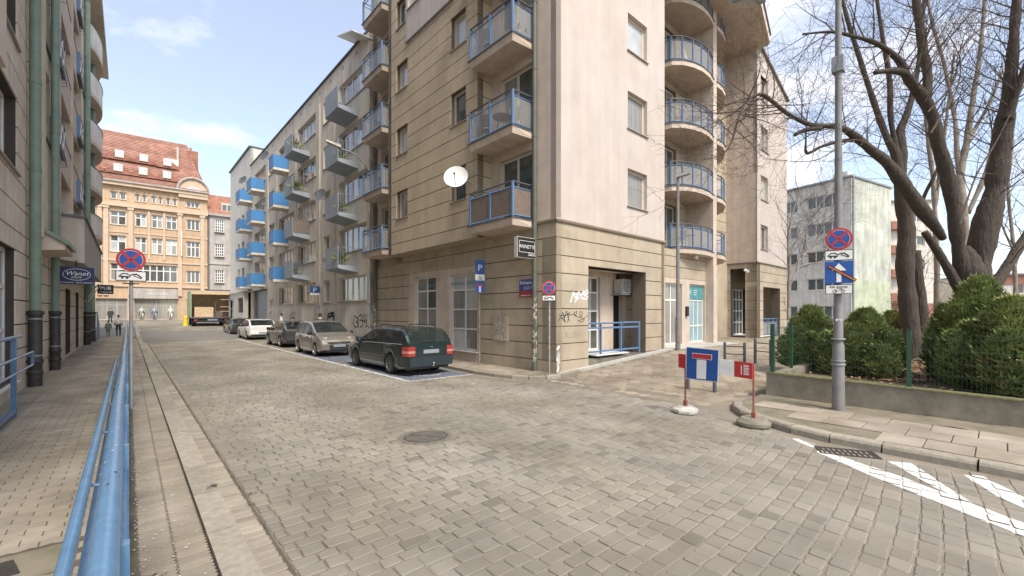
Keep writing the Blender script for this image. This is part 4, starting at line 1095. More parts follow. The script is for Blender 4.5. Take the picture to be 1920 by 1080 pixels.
# curved balconies at the far end
for zt in (7.7,10.45,13.15,15.9,18.7):
    n=10; arc=[(34.6+ (41-34.6)*i/n, .62*math.sin(math.pi*i/n)**.7 if 0<i<n else .0) for i in range(n+1)]
    mb=MB(); mb.prism([(u,-w-.02) for u,w in arc],zt-1.35,zt-1.15,F=lambda u,y,z:FLB(u,y,z)); o=mb.build('balcony','pink2',lb)
    mb=MB()
    vs=[FLB(u,-w-.02,zt-1.2) for u,w in arc]+[FLB(u,-w-.02,zt) for u,w in arc]; mb.add(vs,[(i,i+1,n+2+i,n+1+i) for i in range(n)]); mb.build('curved_parapet','creaml',o,smooth=True)
    mb=MB(); mb.tube([FLB(u,-w-.02,zt+.03) for u,w in arc],.03,5); mb.build('handrail','dgrey',o)
mb=MB(); mb.box(33.5,45,-.75,.5,19.6,20.0,F=FLB); mb.build('roof_overhang','pink2',lb)
# core and end
mb=MB(); mb.box(3,45,.45,10,.0,21,F=FLB); mb.build('core','lwall',lb)
mb=MB(); mb.quad(FLB(45,0,-.1),FLB(45,10,-.1),FLB(45,10,21),FLB(45,0,21)); mb.build('end_wall','lwall',lb)
# canopies
mb=MB(); mb.hexa([FLB(17.2,-.55,3.66),FLB(19.3,-.55,3.66),FLB(19.3,-.002,3.6),FLB(17.2,-.002,3.6),FLB(17.2,-.55,3.82),FLB(19.3,-.55,3.82),FLB(19.3,-.002,4.2),FLB(17.2,-.002,4.2)]); o=mb.build('entrance_canopy','pink2',lb)
mb=MB(); mb.hexa([FLB(17.12,-.62,3.78),FLB(19.38,-.62,3.78),FLB(19.38,-.0,4.2),FLB(17.12,-.0,4.2),FLB(17.12,-.62,3.9),FLB(19.38,-.62,3.9),FLB(19.38,-.0,4.32),FLB(17.12,-.0,4.32)]); mb.build('canopy_edge','green',o)
mb=MB(); mb.hexa([FLB(21.1,-.72,3.62),FLB(33.8,-.72,3.6),FLB(33.8,-.002,3.75),FLB(21.1,-.002,3.75),FLB(21.1,-.72,5.2),FLB(33.8,-.72,5.2),FLB(33.8,-.002,5.32),FLB(21.1,-.002,5.32)]); o=mb.build('shop_canopy','greyp',lb)
mb=MB(); mb.box(21.05,33.9,-.78,-.0,5.2,5.27,F=FLB); mb.build('canopy_edge','dgrey',o)
# downpipes: green upper length, black cast-iron shoe
def downpipe(y,x,w=.09,ztop=21,zsplit=1.95,up='green',label=None):
    t=thing('downpipe',label,'downpipe',(x,y,.12))
    mb=MB(); mb.tube([(x,y,zsplit),(x,y,ztop)],w,12); p=mb.build('pipe',up,t,smooth=40)
    z=zsplit+1.3
    while z<ztop:
        q=MB(); q.lathe([(w+.012,-.03),(w+.014,0),(w+.012,.03)],(x,y,z),12); q.build('pipe_collar',up,t,smooth=40); z+=2.15
    mb=MB(); R=w+.022
    mb.lathe([(R,0),(R,.28),(R+.018,.3),(R+.018,.36),(R,.38),(R,.55),(R+.02,.58),(R+.02,.64),(R,.67),(R,zsplit-.22),(R+.03,zsplit-.2),(R+.03,zsplit-.12),(w,zsplit-.1)],(x,y,.12),14); mb.build('cast_shoe','cast',t,smooth=35)
    for z in (.85,1.75):
        q=MB(); q.lathe([(R+.006,0),(R+.006,.035)],(x,y,z),14); q.build('clamp','grey',t,smooth=40)
    for z in (1.75,4.5,8.0,11.5):
        q=MB(); q.tube([(x,y,z),(LX+.0,y,z+.02)],.012,4); q.build('bracket','dgrey',t)
    return t
downpipe(15.68,-1.70,.105,label='thick green downpipe with black shoe nearest the rail-side shop door')
downpipe(19.7,-1.71,.10,label='green downpipe with black shoe passing behind the green edged canopy')
downpipe(33.9,-1.70,.13,label='farther green downpipe just before the blue stair rail')
downpipe(37.5,-1.66,.13,label='last green downpipe against the curved balconies')
# ---- shop signs hung from the house
t=thing('shop_sign','navy hanging shop sign with script lettering in white oval under grey canopy','shop sign',(-1.3,20.5,2.85))
F=frame(-1.28,20.5,0,0)
mb=MB(); mb.box(-.42,.42,0,.07,2.86,3.44,F=F); mb.build('sign_panel','navy',t)
mb=MB(); stroke(mb,[(.33*math.cos(rad(a)),3.19+.19*math.sin(rad(a))) for a in range(0,361,15)],.012,F); mb.build('oval_line','whites',t)
mb=MB(); text_mb(mb,'Wanet',.2,frame(-1.28,20.49,0,3.16),shear=.3); mb.build('lettering','whites',t)
mb=MB(); text_mb(mb,'JUBILER',.075,frame(-1.28,20.49,0,3.07)); mb.build('lettering','whites',t)
mb=MB(); text_mb(mb,'SKUP ZLOTA   SKLEP JUBILERSKI',.055,frame(-1.28,20.49,0,2.9)); mb.build('lettering','whites',t)
mb=MB(); mb.tube([(-1.3,20.53,3.44),(-1.3,20.53,3.66)],.02,5); mb.build('hanger','blacks',t)
t=thing('shop_sign','small black shop sign with pale letters on slanted white struts','shop sign',(-.95,33.9,3.0))
mb=MB(); mb.box(-1.3,-.62,33.9,34.0,2.98,3.5); mb.build('sign_panel','blacks',t)
mb=MB(); text_mb(mb,'PUB',.26,frame(-.95,33.89,0,3.22)); mb.build('lettering','whites',t)
mb=MB(); text_mb(mb,'restauracja',.12,frame(-.95,33.89,0,3.06)); mb.build('lettering','whites',t)
for d in (0,.12):
    mb=MB(); mb.tube([(-1.8+d,33.8,2.5),(-1.25+d,33.8,3.55)],.025,5); mb.build('strut','whites',t)
# ---- blue stair rails
t=thing('stair_rail','solid blue stair railing at the far house steps by the downpipes','railing',(-1.45,39,.12))
mb=MB(); mb.hexa([(-1.5,38.2,.12),(-1.46,38.2,.12),(-1.46,41,.12),(-1.5,41,.12),(-1.5,38.2,1.9),(-1.46,38.2,1.9),(-1.46,41,1.0),(-1.5,41,1.0)]); mb.build('rail_panel','blue',t)
mb=MB(); mb.tube([(-1.48,38.2,1.95),(-1.48,41,1.05)],.03,6); mb.build('handrail','blue',t)
t=thing('stair_rail','light blue tube railing guarding the near shop door steps','railing',(-1.48,11.1,.12))
RX=-1.47
y_end=onX(38,632,RX).y; 
def rz(y,yy): return onX(y,yy,RX).z
mb=MB(); zt=onX(30,632,RX).z; mb.tube([(RX,2.0,zt),(RX,y_end,zt)],.032,8); mb.build('handrail','bluel',t,smooth=40)
ya=onX(54,665,RX).y
for z in (onX(54,660,RX).z,onX(54,684,RX).z):
    mb=MB(); mb.tube([(RX+.05,2.0,z),(RX+.05,ya,z)],.022,8); mb.build('rail','bluel',t,smooth=40)
z1,z2=onX(54,660,RX).z,onX(54,684,RX).z
mb=MB(); mb.box(RX+.03,RX+.07,ya-.03,ya+.02,min(z1,z2),max(z1,z2)); mb.build('rail_end','bluel',t)
py=onX(26,750,RX).y
for y in (py,py-2.2,py-4.4):
    mb=MB(); mb.box(RX-.035,RX+.03,y-.04,y+.04,.12,zt); mb.build('post','bluel',t)
mb=MB(); mb.box(RX-.03,RX+.03,2,py,.20,.27); mb.build('foot_rail','bluel',t)
# ================================================================ LONG BLUE RAIL
rt=thing('pedestrian_guardrail','long sky blue tubular guardrail with paired lower handrails running beside the kerb','guardrail',(-.05,12,.12))
mb=MB(); mb.tube([(-.062,.1,1.12)]+[(-.062+.006*math.sin(y*.9),y,1.12+.004*math.sin(y*1.7)) for y in range(1,46,2)],.040,16); mb.build('top_rail','bluel',rt,smooth=60)
for (x,z,r) in ((-.185,.93,.026),(-.150,.74,.022)):
    mb=MB(); mb.tube([(x,.1,z),(x,12.2,z),(x+.02,12.5,z)],r,12); mb.build('lower_rail','bluel',rt,smooth=60)
y=.55
while y<45:
    if y<12.6:
        for z,x in ((.93,-.185),(.74,-.150)):
            mb=MB(); mb.tube([(-.03,y,z-.08),(x,y,z-.05),(x,y,z)],.010,6); mb.build('bracket','bluel',rt)
    mb=MB(); mb.box(-.045,.005,y-.025,y+.025,.10,1.09); mb.build('post','bluel',rt)
    y+=1.55
mb=MB(); mb.box(-.035,-.005,.1,45,.9,.94); mb.build('mid_rail','bluel',rt)
mb=MB(); mb.box(-.035,-.005,.1,45,.30,.34); mb.build('mid_rail','bluel',rt)
mb=MB()
for i in range(26):
    y=R_.choice((R_.uniform(.5,3),R_.uniform(1,9))); a=rad(R_.gauss(95,22)); s_=R_.uniform(.002,.007); q=[]
    for k in range(7):
        th=2*math.pi*k/7; q.append((-.062+.0408*math.cos(a+s_*math.cos(th)/.04),y+s_*R_.uniform(.8,2.2)*math.sin(th),1.12+.0408*math.sin(a+s_*math.cos(th)/.04)))
    mb.add(q,[tuple(range(7))],0 if R_.random()<.6 else 1)
mb.build('paint_chips',['conc_l','bark'],rt,kind='stuff')
# ================================================================ RETAINING WALL, FENCE, GARDEN
YG=.42
gb=MB(); xs=fr(WX+.1,70,40); ys=[-30+ (3.35+30)*i/26 for i in range(27)]
gb.v=[Vector((x,y,YG+.08*mnoise.noise((x*.4,y*.4,1)))) for y in ys for x in xs]; n=len(xs)
gb.f=[[j*n+i,j*n+i+1,(j+1)*n+i+1,(j+1)*n+i] for j in range(len(ys)-1) for i in range(n-1)]; gb.m=[0]*len(gb.f)
struct('garden_soil',gb,'soil',smooth=True)
rwt=thing('retaining_wall','low mossy grey concrete retaining wall under the green mesh fence','wall',(WX,0,.1))
mb=MB(); 
for (a,b) in ((-2.6,3.42),):
    mb.hexa([(WX,a,.0),(WX+.2,a,.0),(WX+.2,b,.0),(WX,b,.0),(WX+.015,a,.49),(WX+.2,a,.49),(WX+.2,b,.60),(WX+.015,b,.60)])
mb.build('wall_body','conc',rwt)
mb=MB(); mb.hexa([(WX,-2.6,.492),(WX+.23,-2.6,.492),(WX+.23,3.43,.602),(WX,3.43,.602),(WX+.005,-2.6,.515),(WX+.22,-2.6,.515),(WX+.22,3.42,.625),(WX+.005,3.42,.625)]); mb.build('coping','moss',rwt)
mb=MB(); mb.hexa([(WX+.2,3.22,.0),(45,3.22,.3),(45,3.42,.3),(WX+.2,3.42,.0),(WX+.2,3.22,.60),(45,3.22,.72),(45,3.42,.72),(WX+.2,3.42,.60)]); mb.build('wall_body','conc',rwt)
def wall_top(y): return .515+(y+2.6)*.11/6.02
fn=thing('mesh_fence','green welded mesh fence with square posts on the low wall','fence',(WX+.1,3,.5))
FXx=WX+.12; FH=1.0
def fpanel(p0,p1,z0,z1):
    a=Vector(p0); b=Vector(p1); L=(b-a).length; mb=MB(); n=int(L/.055); d=(b-a)/L
    for i in range(n+1):
        p=a+d*(i*L/n); zz=z0+(z1-z0)*i/n; s=.0016; m_=Vector((-d.y,d.x))*s; e=d*s
        mb.add([(p.x-e.x,p.y-e.y,zz+.03),(p.x+e.x,p.y+e.y,zz+.03),(p.x+m_.x,p.y+m_.y,zz+.03),(p.x-e.x,p.y-e.y,zz+FH),(p.x+e.x,p.y+e.y,zz+FH),(p.x+m_.x,p.y+m_.y,zz+FH)],[(0,1,4,3),(1,2,5,4),(2,0,3,5)])
    for h in (.05,.25,.27,.47,.67,.69,.89,.97):
        mb.tube([(a.x,a.y,z0+h),(b.x,b.y,z1+h)],.0022,3)
    o=mb.build('mesh_panel','greenp',fn); o['kind']='stuff'
def fpost(x,y,z,w=.03,h=1.03):
    mb=MB(); mb.box(x-w,x+w,y-w,y+w,z-.02,z+h); o=mb.build('post','greenp',fn)
    q=MB(); q.box(x-w-.004,x+w+.004,y-w-.004,y+w+.004,z+h,z+h+.015); q.build('post_cap','black',o)
py_=[3.33,1.12,-1.1,-2.6]
for y in py_: fpost(FXx,y,wall_top(y),.035 if y>3 else .03)
for a,b in zip(py_,py_[1:]): fpanel((FXx,a),(FXx,b),wall_top(a),wall_top(b))
px_=[FXx,11.8,14.0,16.5,19,21.5]
for x in px_[1:]: fpost(x,3.33,.61+ (x-10.6)*.0035)
for a,b in zip(px_,px_[1:]): fpanel((a,3.33),(b,3.33),.61,.61+(b-10.6)*.0035)
# ---- leaf litter
mb=MB(); 
for i in range(2600):
    if R_.random()<.75: c=at(R_.gauss(1700,45),690,R_.uniform(9.2,13.5)); x,y=c.x,c.y
    else: x,y=R_.uniform(10.8,20),R_.uniform(-3,3.1)
    if x<WX+.3: continue
    z=YG+.06+.08*mnoise.noise((x*.4,y*.4,1)); s=R_.uniform(.025,.055); a=R_.uniform(0,6.3); d=Vector((math.cos(a),math.sin(a),R_.uniform(-.3,.5)))*s; e=Vector((-math.sin(a),math.cos(a),R_.uniform(-.3,.5)))*s*.7; c=Vector((x,y,z))
    mb.add([c-d,c+e,c+d,c-e+Vector((0,0,.01))],[(0,1,2),(0,2,3)])
mb.build('dead_leaves','dleaf',None,kind='stuff')
# ---- thuja shrubs: sprays of small scale leaves
def thuja(label,c,rx,ry,h,n,seed,lean=0):
    rg=random.Random(seed); t=thing('thuja_shrub',label,'shrub',(c[0],c[1],YG),group='thuja shrubs behind the fence')
    mb=MB(); 
    for k in range(7):
        a=rg.uniform(0,6.28); r=rg.uniform(.1,.35); mb.tube([(c[0],c[1],YG-.02),(c[0]+math.cos(a)*r*rx,c[1]+math.sin(a)*r*ry,YG+h*.4),(c[0]+math.cos(a)*r*1.8*rx,c[1]+math.sin(a)*r*1.8*ry,YG+h*.75)],[.045,.03,.012],5)
    mb.build('stem','bark',t)
    mb=MB(); mb.r=[]
    subs=[(0,0,1.0,.62)]
    for i in range(12):
        th=i*2.4+rg.uniform(-.4,.4); q=rg.uniform(.35,.85); subs.append((math.cos(th)*q,math.sin(th)*q,rg.uniform(.5,.95)*(1.08-.45*q),rg.uniform(.26,.42)))
    wts=[q[3]*q[2] for q in subs]
    for k in range(n):
        sx_,sy_,hh_,sr_=rg.choices(subs,wts)[0]
        zt=rg.random()**.8; a=rg.uniform(0,6.283)
        prof=math.sqrt(max(0,1-zt**1.7))*(.55+.45*min(1,zt/.3))
        env=1+.30*mnoise.noise((math.cos(a)*2+sx_*9,math.sin(a)*2+sy_*9,zt*4))
        rr=sr_*prof*env*(1-.55*rg.random()**1.7)*(rg.uniform(1.15,1.6) if rg.random()<.07 else 1); dead=1 if rg.random()<.03 else 0
        p=Vector((c[0]+(sx_+math.cos(a)*rr)*rx,c[1]+(sy_+math.sin(a)*rr)*ry,YG+.04+zt*h*hh_))
        out=Vector((math.cos(a)*.8,math.sin(a)*.8,rg.uniform(.3,1.3))).normalized(); L=rg.uniform(.07,.17); side=out.cross(Vector((0,0,1))).normalized()
        side=(side+Vector((rg.uniform(-.4,.4),rg.uniform(-.4,.4),rg.uniform(-.5,.5)))).normalized()
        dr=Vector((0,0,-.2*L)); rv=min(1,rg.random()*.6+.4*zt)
        # flat fan spray: three fingers
        for s_ in (-.55,0,.55):
            d=(out+side*s_).normalized(); w=side*(L*.14); q=p+d*L*(1-.25*abs(s_))+dr+Vector((0,0,L*rg.uniform(-.1,.5)))
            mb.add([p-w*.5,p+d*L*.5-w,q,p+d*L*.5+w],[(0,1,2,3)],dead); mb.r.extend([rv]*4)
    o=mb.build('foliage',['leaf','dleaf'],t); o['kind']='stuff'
    return t
sh=[('low loose thuja in the fence corner left of the grey pole',at(1520,700,11.6),.62,.85,1.6,10000,11),
 ('dense rounded thuja just right of the grey sign pole',at(1622,715,10.2),.66,.85,1.5,14000,5),
 ('largest thuja bush right of the green post under the thick tree',at(1838,700,9.0),.78,1.0,2.15,22000,23),
 ('broad dark thuja bush cut by the picture edge',at(1900,700,7.9),.75,1.0,1.7,14000,31),
 ('far small thuja behind the leafy bare patch',at(1672,690,15.5),.5,.8,1.5,6000,41),]
for (lb_,c,rx,ry,h,n,sd) in sh: thuja(lb_,(c.x,c.y),rx,ry,h,n,sd)
# ---- bare trees
def limb(mb,pts,n=9,rng_=None,sub=6):
    """pts: (Vector, r) ; smooth catmull subdivision with bark wobble"""
    P=[p for p,_ in pts]; Rr=[r for _,r in pts]; out=[]; rr=[]
    for i in range(len(P)-1):
        p0=P[max(0,i-1)]; p1=P[i]; p2=P[i+1]; p3=P[min(len(P)-1,i+2)]
        for k in range(sub):
            t=k/sub; out.append(.5*((2*p1)+(p2-p0)*t+(2*p0-5*p1+4*p2-p3)*t*t+(3*p1-p0-3*p2+p3)*t**3)); rr.append(Rr[i]*(1-t)+Rr[i+1]*t)
    out.append(P[-1]); rr.append(Rr[-1])
    rr=[r*(1+.22*mnoise.noise((p.x*2.3,p.y*2.3,p.z*2.3))+.10*mnoise.noise((p.x*9,p.y*9,p.z*9))) for p,r in zip(out,rr)]
    mb.tube(out,rr,n); return list(zip(out,rr))
def grow(mb,p,d,L,r,depth_,rg,up=.25,tw=None):
    n=4 if depth_>0 else 3; pts=[p]; rs=[r]; q=p.copy(); dd=d.copy()
    segs=4
    for i in range(segs):
        dd=(dd+Vector((rg.uniform(-1,1),rg.uniform(-1,1),rg.uniform(-1,1)))*.22+Vector((0,0,up*.12))).normalized()
        q=q+dd*L/segs; pts.append(q.copy()); rs.append(max(.0022,r*(1-(i+1)/segs*.75)))
        if depth_>0 and i>0 or depth_>1:
            for _ in range(1 if rg.random()<.75 else 2):
                a=dd.orthogonal().normalized(); a=(Matrix.Rotation(rg.uniform(0,6.28),3,dd)@a)
                nd=(dd*rg.uniform(.5,1.0)+a*rg.uniform(.5,1.0)).normalized()
                if depth_>0: grow(mb,q,nd,L*rg.uniform(.45,.75),max(.0028,rs[-1]*.6),depth_-1,rg,up)
    mb.tube(pts,rs,4 if r>.012 else 3,caps=False)
def twigs(mb,path,rg,every,L,r,depth_,up=.3,frac=.15,side=None):
    tot=0; nxt=sum((b[0]-a[0]).length for a,b in zip(path,path[1:]))*frac
    for (a,ra),(b,rb) in zip(path,path[1:]):
        seg=(b-a).length; d=(b-a).normalized()
        while tot+seg>nxt:
            t=(nxt-tot)/seg; p=a.lerp(b,t); o=d.orthogonal().normalized(); o=Matrix.Rotation(rg.uniform(0,6.28),3,d)@o
            nd=(d*rg.uniform(.1,.8)+o+Vector((0,0,up))).normalized()
            rr=min(r,(ra+(rb-ra)*t)*.55); grow(mb,p+o*ra*.6,nd,L*rg.uniform(.6,1.25),rr,depth_,rg,up); nxt+=every*rg.uniform(.6,1.5)
        tot+=seg
TF_=.43
def pxs(L,Z,dz=0.):
    out=[]; n=len(L)-1
    for i,(x,y,rp_) in enumerate(L):
        z=Z+dz*i/max(1,n); out.append((at(x,y,z),rp_*z/FPX*TF_))
    return out
rg=random.Random(5)
ta=thing('tree','huge dark many stemmed bare tree with a long limb reaching over the side street','tree',tuple(at(1826,700,10.2).xy)+(YG,))
tm=MB(); tw=MB(); 
ZT=10.2
limb(tm,pxs([(1836,740,74),(1832,660,62),(1828,600,52),(1822,548,50),(1818,510,50),(1812,480,40),(1808,462,20)],ZT),16)
A1=limb(tm,pxs([(1808,560,24),(1784,515,17),(1757,470,15),(1733,435,13)],ZT),10)
A2=limb(tm,pxs([(1768,447,13),(1757,430,20),(1728,393,26),(1695,347,25),(1662,304,21),(1633,281,18),(1602,255,15),(1575,238,12),(1545,236,9.5),(1517,233,9),(1478,214,9),(1439,183,8),(1423,177,7),(1404,186,6),(1393,200,5),(1382,230,4.2),(1370,270,3.4),(1350,292,2.2),(1318,300,1.4)],ZT-.3,-2.2),12)
A2b=limb(tm,pxs([(1540,240,7),(1510,244,9),(1490,253,7)],ZT-1.6,-.1),8)
A2c=limb(tm,pxs([(1600,262,9),(1570,266,7.5),(1540,275,7),(1513,287,6.5),(1511,262,3),(1512,230,2.5),(1514,212,2)],ZT-1.0,-.3),8)
B1=limb(tm,pxs([(1812,530,34),(1798,468,28),(1790,399,26),(1779,343,26),(1768,300,24),(1757,262,23),(1751,225,22),(1732,185,22),(1712,160,19),(1700,143,16),(1688,117,14),(1668,97,12),(1640,80,9),(1607,70,7.5),(1560,60,6),(1505,64,4)],ZT,-.9),14)
B2=limb(tm,pxs([(1722,170,12),(1700,140,13),(1672,133,12),(1640,136,8)],ZT-.6,-.3),9)
C1=limb(tm,pxs([(x_,y_,r_*1.35) for x_,y_,r_ in [(1745,215,14),(1737,194,14),(1739,139,13),(1729,83,12),(1718,0,11),(1712,-90,9),(1700,-180,6)]],ZT,.4),10)
D1=limb(tm,pxs([(x_,y_,r_*1.22) for x_,y_,r_ in [(1822,550,40),(1834,496,34),(1847,427,34),(1862,371,33),(1872,316,30),(1879,260,26),(1886,215,22),(1892,167,18),(1897,125,17),(1902,56,14),(1908,-20,12),(1916,-120,8)]],ZT,-.4),14)
D2=limb(tm,pxs([(1888,225,17),(1904,180,13),(1920,133,12),(1950,60,10),(1985,-30,7)],ZT-.3,-.4),10)
E1_=limb(tm,pxs([(1850,560,24),(1880,513,20),(1906,471,17),(1935,425,15),(1985,350,12),(2040,250,8)],ZT,.5),10)
F1=limb(tm,pxs([(1765,298,5),(1752,330,6),(1735,363,7),(1727,390,8)],ZT+.1,0),7)
tm.build('trunk','bark',ta,smooth=True)
for path,ev,L,r,dp,fr_ in ((A2,.12,1.0,.013,2,.3),(A2c,.2,.6,.009,1,.2),(B1,.16,1.3,.016,2,.4),(B2,.14,.9,.012,2,.3),(C1,.15,1.3,.014,2,.1),(D1,.22,1.5,.016,2,.25),(D2,.18,1.5,.016,2,.1),(E1_,.25,1.3,.016,2,.2),(A1,.3,.6,.01,1,.2)):
    twigs(tw,path,rg,ev,L,r,dp,.35,fr_)
# a long low whip and steep risers seen against the sky
for L_,dz in (([(1640,280,4),(1600,262,3.6),(1530,300,3),(1460,300,2.6),(1430,293,2.2),(1400,262,1.6),(1378,240,1)],-1.8),([(1427,178,3.5),(1440,130,2.6),(1438,80,2),(1425,40,1.4)],-.3),([(1395,193,3),(1394,140,2.2),(1380,100,1.5),(1384,60,1)],-.2),([(1512,212,2.2),(1495,165,2),(1500,110,1.7),(1535,20,1.4),(1560,-60,1)],-.2),([(1512,225,2.2),(1525,160,1.8),(1545,110,1.5)],.2),([(1740,210,5),(1790,150,4.5),(1800,95,4),(1860,40,3),(1930,10,2)],.4),([(1735,190,4),(1775,130,3.4),(1830,60,3),(1920,25,2)],-.6),([(1745,250,6),(1775,200,5.5),(1795,165,5),(1800,110,4),(1775,60,3)],.6),([(1800,420,7),(1830,330,6),(1870,262,5),(1925,150,4)],1.)):
    pth=limb(tw,[(p_,min(r_,.028)*(.35+.65*(1-i_/len(L_)))*.75) for i_,(p_,r_) in enumerate(pxs(L_,ZT-1.2,dz))],6); twigs(tw,pth,rg,.22,.7,.009,1,.3,.1)
o=tw.build('twigs','twig',ta); o['kind']='stuff'
TF_=.58
def tree(label,trunks,Z,every,L,m='bark',seed=1,dp=2,tm_m=None,r=.012,group=None,base=None,tw_m='twig'):
    rg=random.Random(seed); b=at(trunks[0][0][0],trunks[0][0][1],Z)
    t=thing('tree',label,'tree',(b.x,b.y,YG),group=group); a=MB(); w=MB()
    for k,T in enumerate(trunks):
        pth=limb(a,pxs(T,Z,rg.uniform(-.8,.8) if k else 0),9)
        twigs(w,pth,rg,every*.7,L,r,dp,.45,.25 if k else .4)
    a.build('trunk',m,t,smooth=True); o=w.build('twigs',tw_m,t); o['kind']='stuff'; return t
tree('stout dark bare tree with twin stems behind the second thuja',[
 [(1712,672,30),(1707,620,26),(1702,560,24),(1697,500,23),(1700,440,24),(1694,380,22),(1686,330,17),(1680,290,14),(1665,262,11),(1650,225,9),(1628,160,8),(1612,110,7),(1590,40,6),(1570,-40,4)],
 [(1730,665,22),(1728,600,18),(1722,540,16),(1716,470,15)],
 [(1690,340,15),(1690,290,15),(1687,250,13),(1700,215,10),(1713,170,8),(1722,120,6),(1730,40,5),(1735,-50,3)],
 [(1683,295,9),(1670,220,8),(1668,150,7),(1655,70,6),(1640,-30,4)]],14.5,.45,1.5,'bark',9)
TF_=.47
tree('pale tall bare tree with steep forked stems behind the big tree',[
 [(1806,600,20),(1806,500,18),(1806,430,17),(1803,370,15),(1800,330,13),(1812,270,11),(1822,200,9),(1836,110,7),(1845,20,6),(1850,-80,4)],
 [(1803,360,11),(1795,290,9),(1790,220,7),(1770,120,6),(1745,30,5),(1735,-60,3)],
 [(1815,400,9),(1850,320,8),(1865,250,7),(1880,180,5),(1890,90,4)],
 [(1812,270,7),(1835,230,6.5),(1860,185,5),(1880,130,4)]],19,.6,2.0,'barkl',13,r=.02)
tree('pale slender bare tree between the two dark trees',[
 [(1757,600,11),(1757,500,10),(1754,420,9),(1750,340,8),(1742,280,7),(1735,200,6),(1738,100,5),(1725,0,4)],
 [(1752,400,7),(1765,300,6),(1775,220,5),(1790,100,4)]],22,.8,2.0,'barkl',17,r=.02)
tree('thin young bare tree in front of the cream flats near the tower corner',[
 [(1478,600,5.5),(1479,545,5),(1480,500,4.5),(1478,450,4),(1486,400,3),(1500,360,2.3)],
 [(1480,510,3.5),(1505,480,3),(1530,450,2.3),(1550,400,1.8)],
 [(1480,540,3.2),(1500,500,2.6),(1540,490,2),(1560,470,1.2)],[(1479,470,3),(1510,430,2.5),(1540,380,2),(1565,350,1.2)]],20,.3,1.5,'barkl',21,r=.014)
tree('distant bare tree rising from behind the largest thuja',[
 [(1905,600,8),(1903,520,7),(1898,440,6),(1890,350,5),(1900,260,4)],[(1903,500,5),(1925,420,4),(1950,300,3)],[(1900,470,4),(1872,400,3),(1860,300,2.5)]],24,.8,2.2,'barkl',29,r=.02)
# ================================================================ FLATS BEHIND THE TREES
def block(label,c,ang,fx,n_fl,zb,fl,m,cols,gd=9,gm=None,gtop=0,wname='strip',band=None):
    t=thing('apartment_block',label,'apartment block',(c[0],c[1],zb)); F=frame(c[0],c[1],ang,zb)
    ops=[]
    for k in range(n_fl):
        for a,b in cols: ops.append((a,b,k*fl+1.15,k*fl+2.45))
    top=n_fl*fl+.7
    plain(t,F,-fx,0,0,top,ops,0,m,deep=.25)
    for o in ops: window(t,F,*o,y=.2,cols=max(1,int(round((o[1]-o[0])/.9))),fr=.09,mu=.1,g=['glassd','glassm','glassl'],sill=m,sep=False,so=.04)
    mb=MB(); mb.box(-fx-.2,.15,-.3,gd+.2,top,top+.18,F=F); mb.build('roof_edge','grey',t)
    mb=MB(); mb.box(-fx,-.01,.3,gd,0,top,F=F); mb.build('core',m,t)
    return t,F,top
# cream block with green gable
c=at(1597,620,45.5); d=ray(512); L_=math.hypot(*d); ang=math.atan2(-d[1],-d[0])   # local x runs towards the viewer side
bt,F,top=block('cream block of flats with long window strips and pale green gable','' and c or (c.x,c.y),ang,21,5,.2,3.05,'creaml',[(-20,-17.2),(-16.6,-13.6),(-12.6,-9.2),(-8.6,-5.4),(-4.4,-1.0)])
gm=mat('green_gable_plaster',(.54,.56,.485),.93,.22,.5,.2,20,streak=.2); gl=mat('lime_gable_plaster',(.45,.48,.34),.93,.2,.8)
mb=MB(); mb.quad(F(0.02,-.1,0),F(0.02,9,0),F(0.02,9,top),F(0.02,-.1,top)); mb.add([F(.02,-.1,top),F(.02,9,top),F(.02,3.6,top+.25)],[(0,1,2)]); mb.build('gable_wall',gm,bt)
mb=MB(); mb.box(.03,.08,.2,8.8,0,5.2,F=F); mb.build('gable_wall',gl,bt)
mb=MB(); mb.box(-2.2,-.8,1,2,top,top+1.0,F=F); mb.build('chimney','creaml',bt)
mb=MB(); mb.tube([F(.1,.15,0),F(.1,.15,top)],.09,6); mb.build('downpipe','grey',bt)
# pale block with red panels, further right
c=at(1755,610,60)
bt,F,top=block('pale block of flats with brick red balconies seen between the trunks',(c.x,c.y),rad(-48),9.5,5,.2,3.3,'creaml',[(-8.6,-6.6),(-3.2,-1.4)])
redp=mat('brick_red_plaster',(.36,.17,.12),.9,.15,2)
for k in range(1,5):
    mb=MB(); mb.box(-6.2,-3.5,-.9,0,k*3.3,k*3.3+1.1,F=F); mb.build('balcony_parapet',redp,bt)
mb=MB(); mb.box(-9.5,0,-.05,0,0,3.0,F=F); mb.build('base_band',redp,bt)
mb=MB(); mb.box(-7,-5.5,1,2.5,top,top+1.6,F=F); mb.build('chimney',redp,bt)
c=at(1660,600,72)
bt,F,top=block('narrow pale block with yellow top band behind the green gable',(c.x,c.y),rad(-48),7,6,.2,3.0,'creaml',[(-6,-4.6),(-3.2,-1.6)])
mb=MB(); mb.box(-7,0,-.08,0,top-1.6,top,F=F); mb.build('yellow_band',mat('yellow_plaster',(.62,.47,.13),.9),bt)
c=at(2050,600,55)
bt,F,top=block('low red and cream house past the slanting limb at the picture edge',(c.x,c.y),rad(-70),12,2,.3,3.0,'creaml',[(-10.5,-8.5),(-7,-5),(-3.5,-1.5)])
mb=MB(); mb.box(-12,0,-.1,0,2.7,3.7,F=F); mb.box(-12,0,-.1,0,5.4,6.6,F=F); mb.build('red_band',redp,bt)
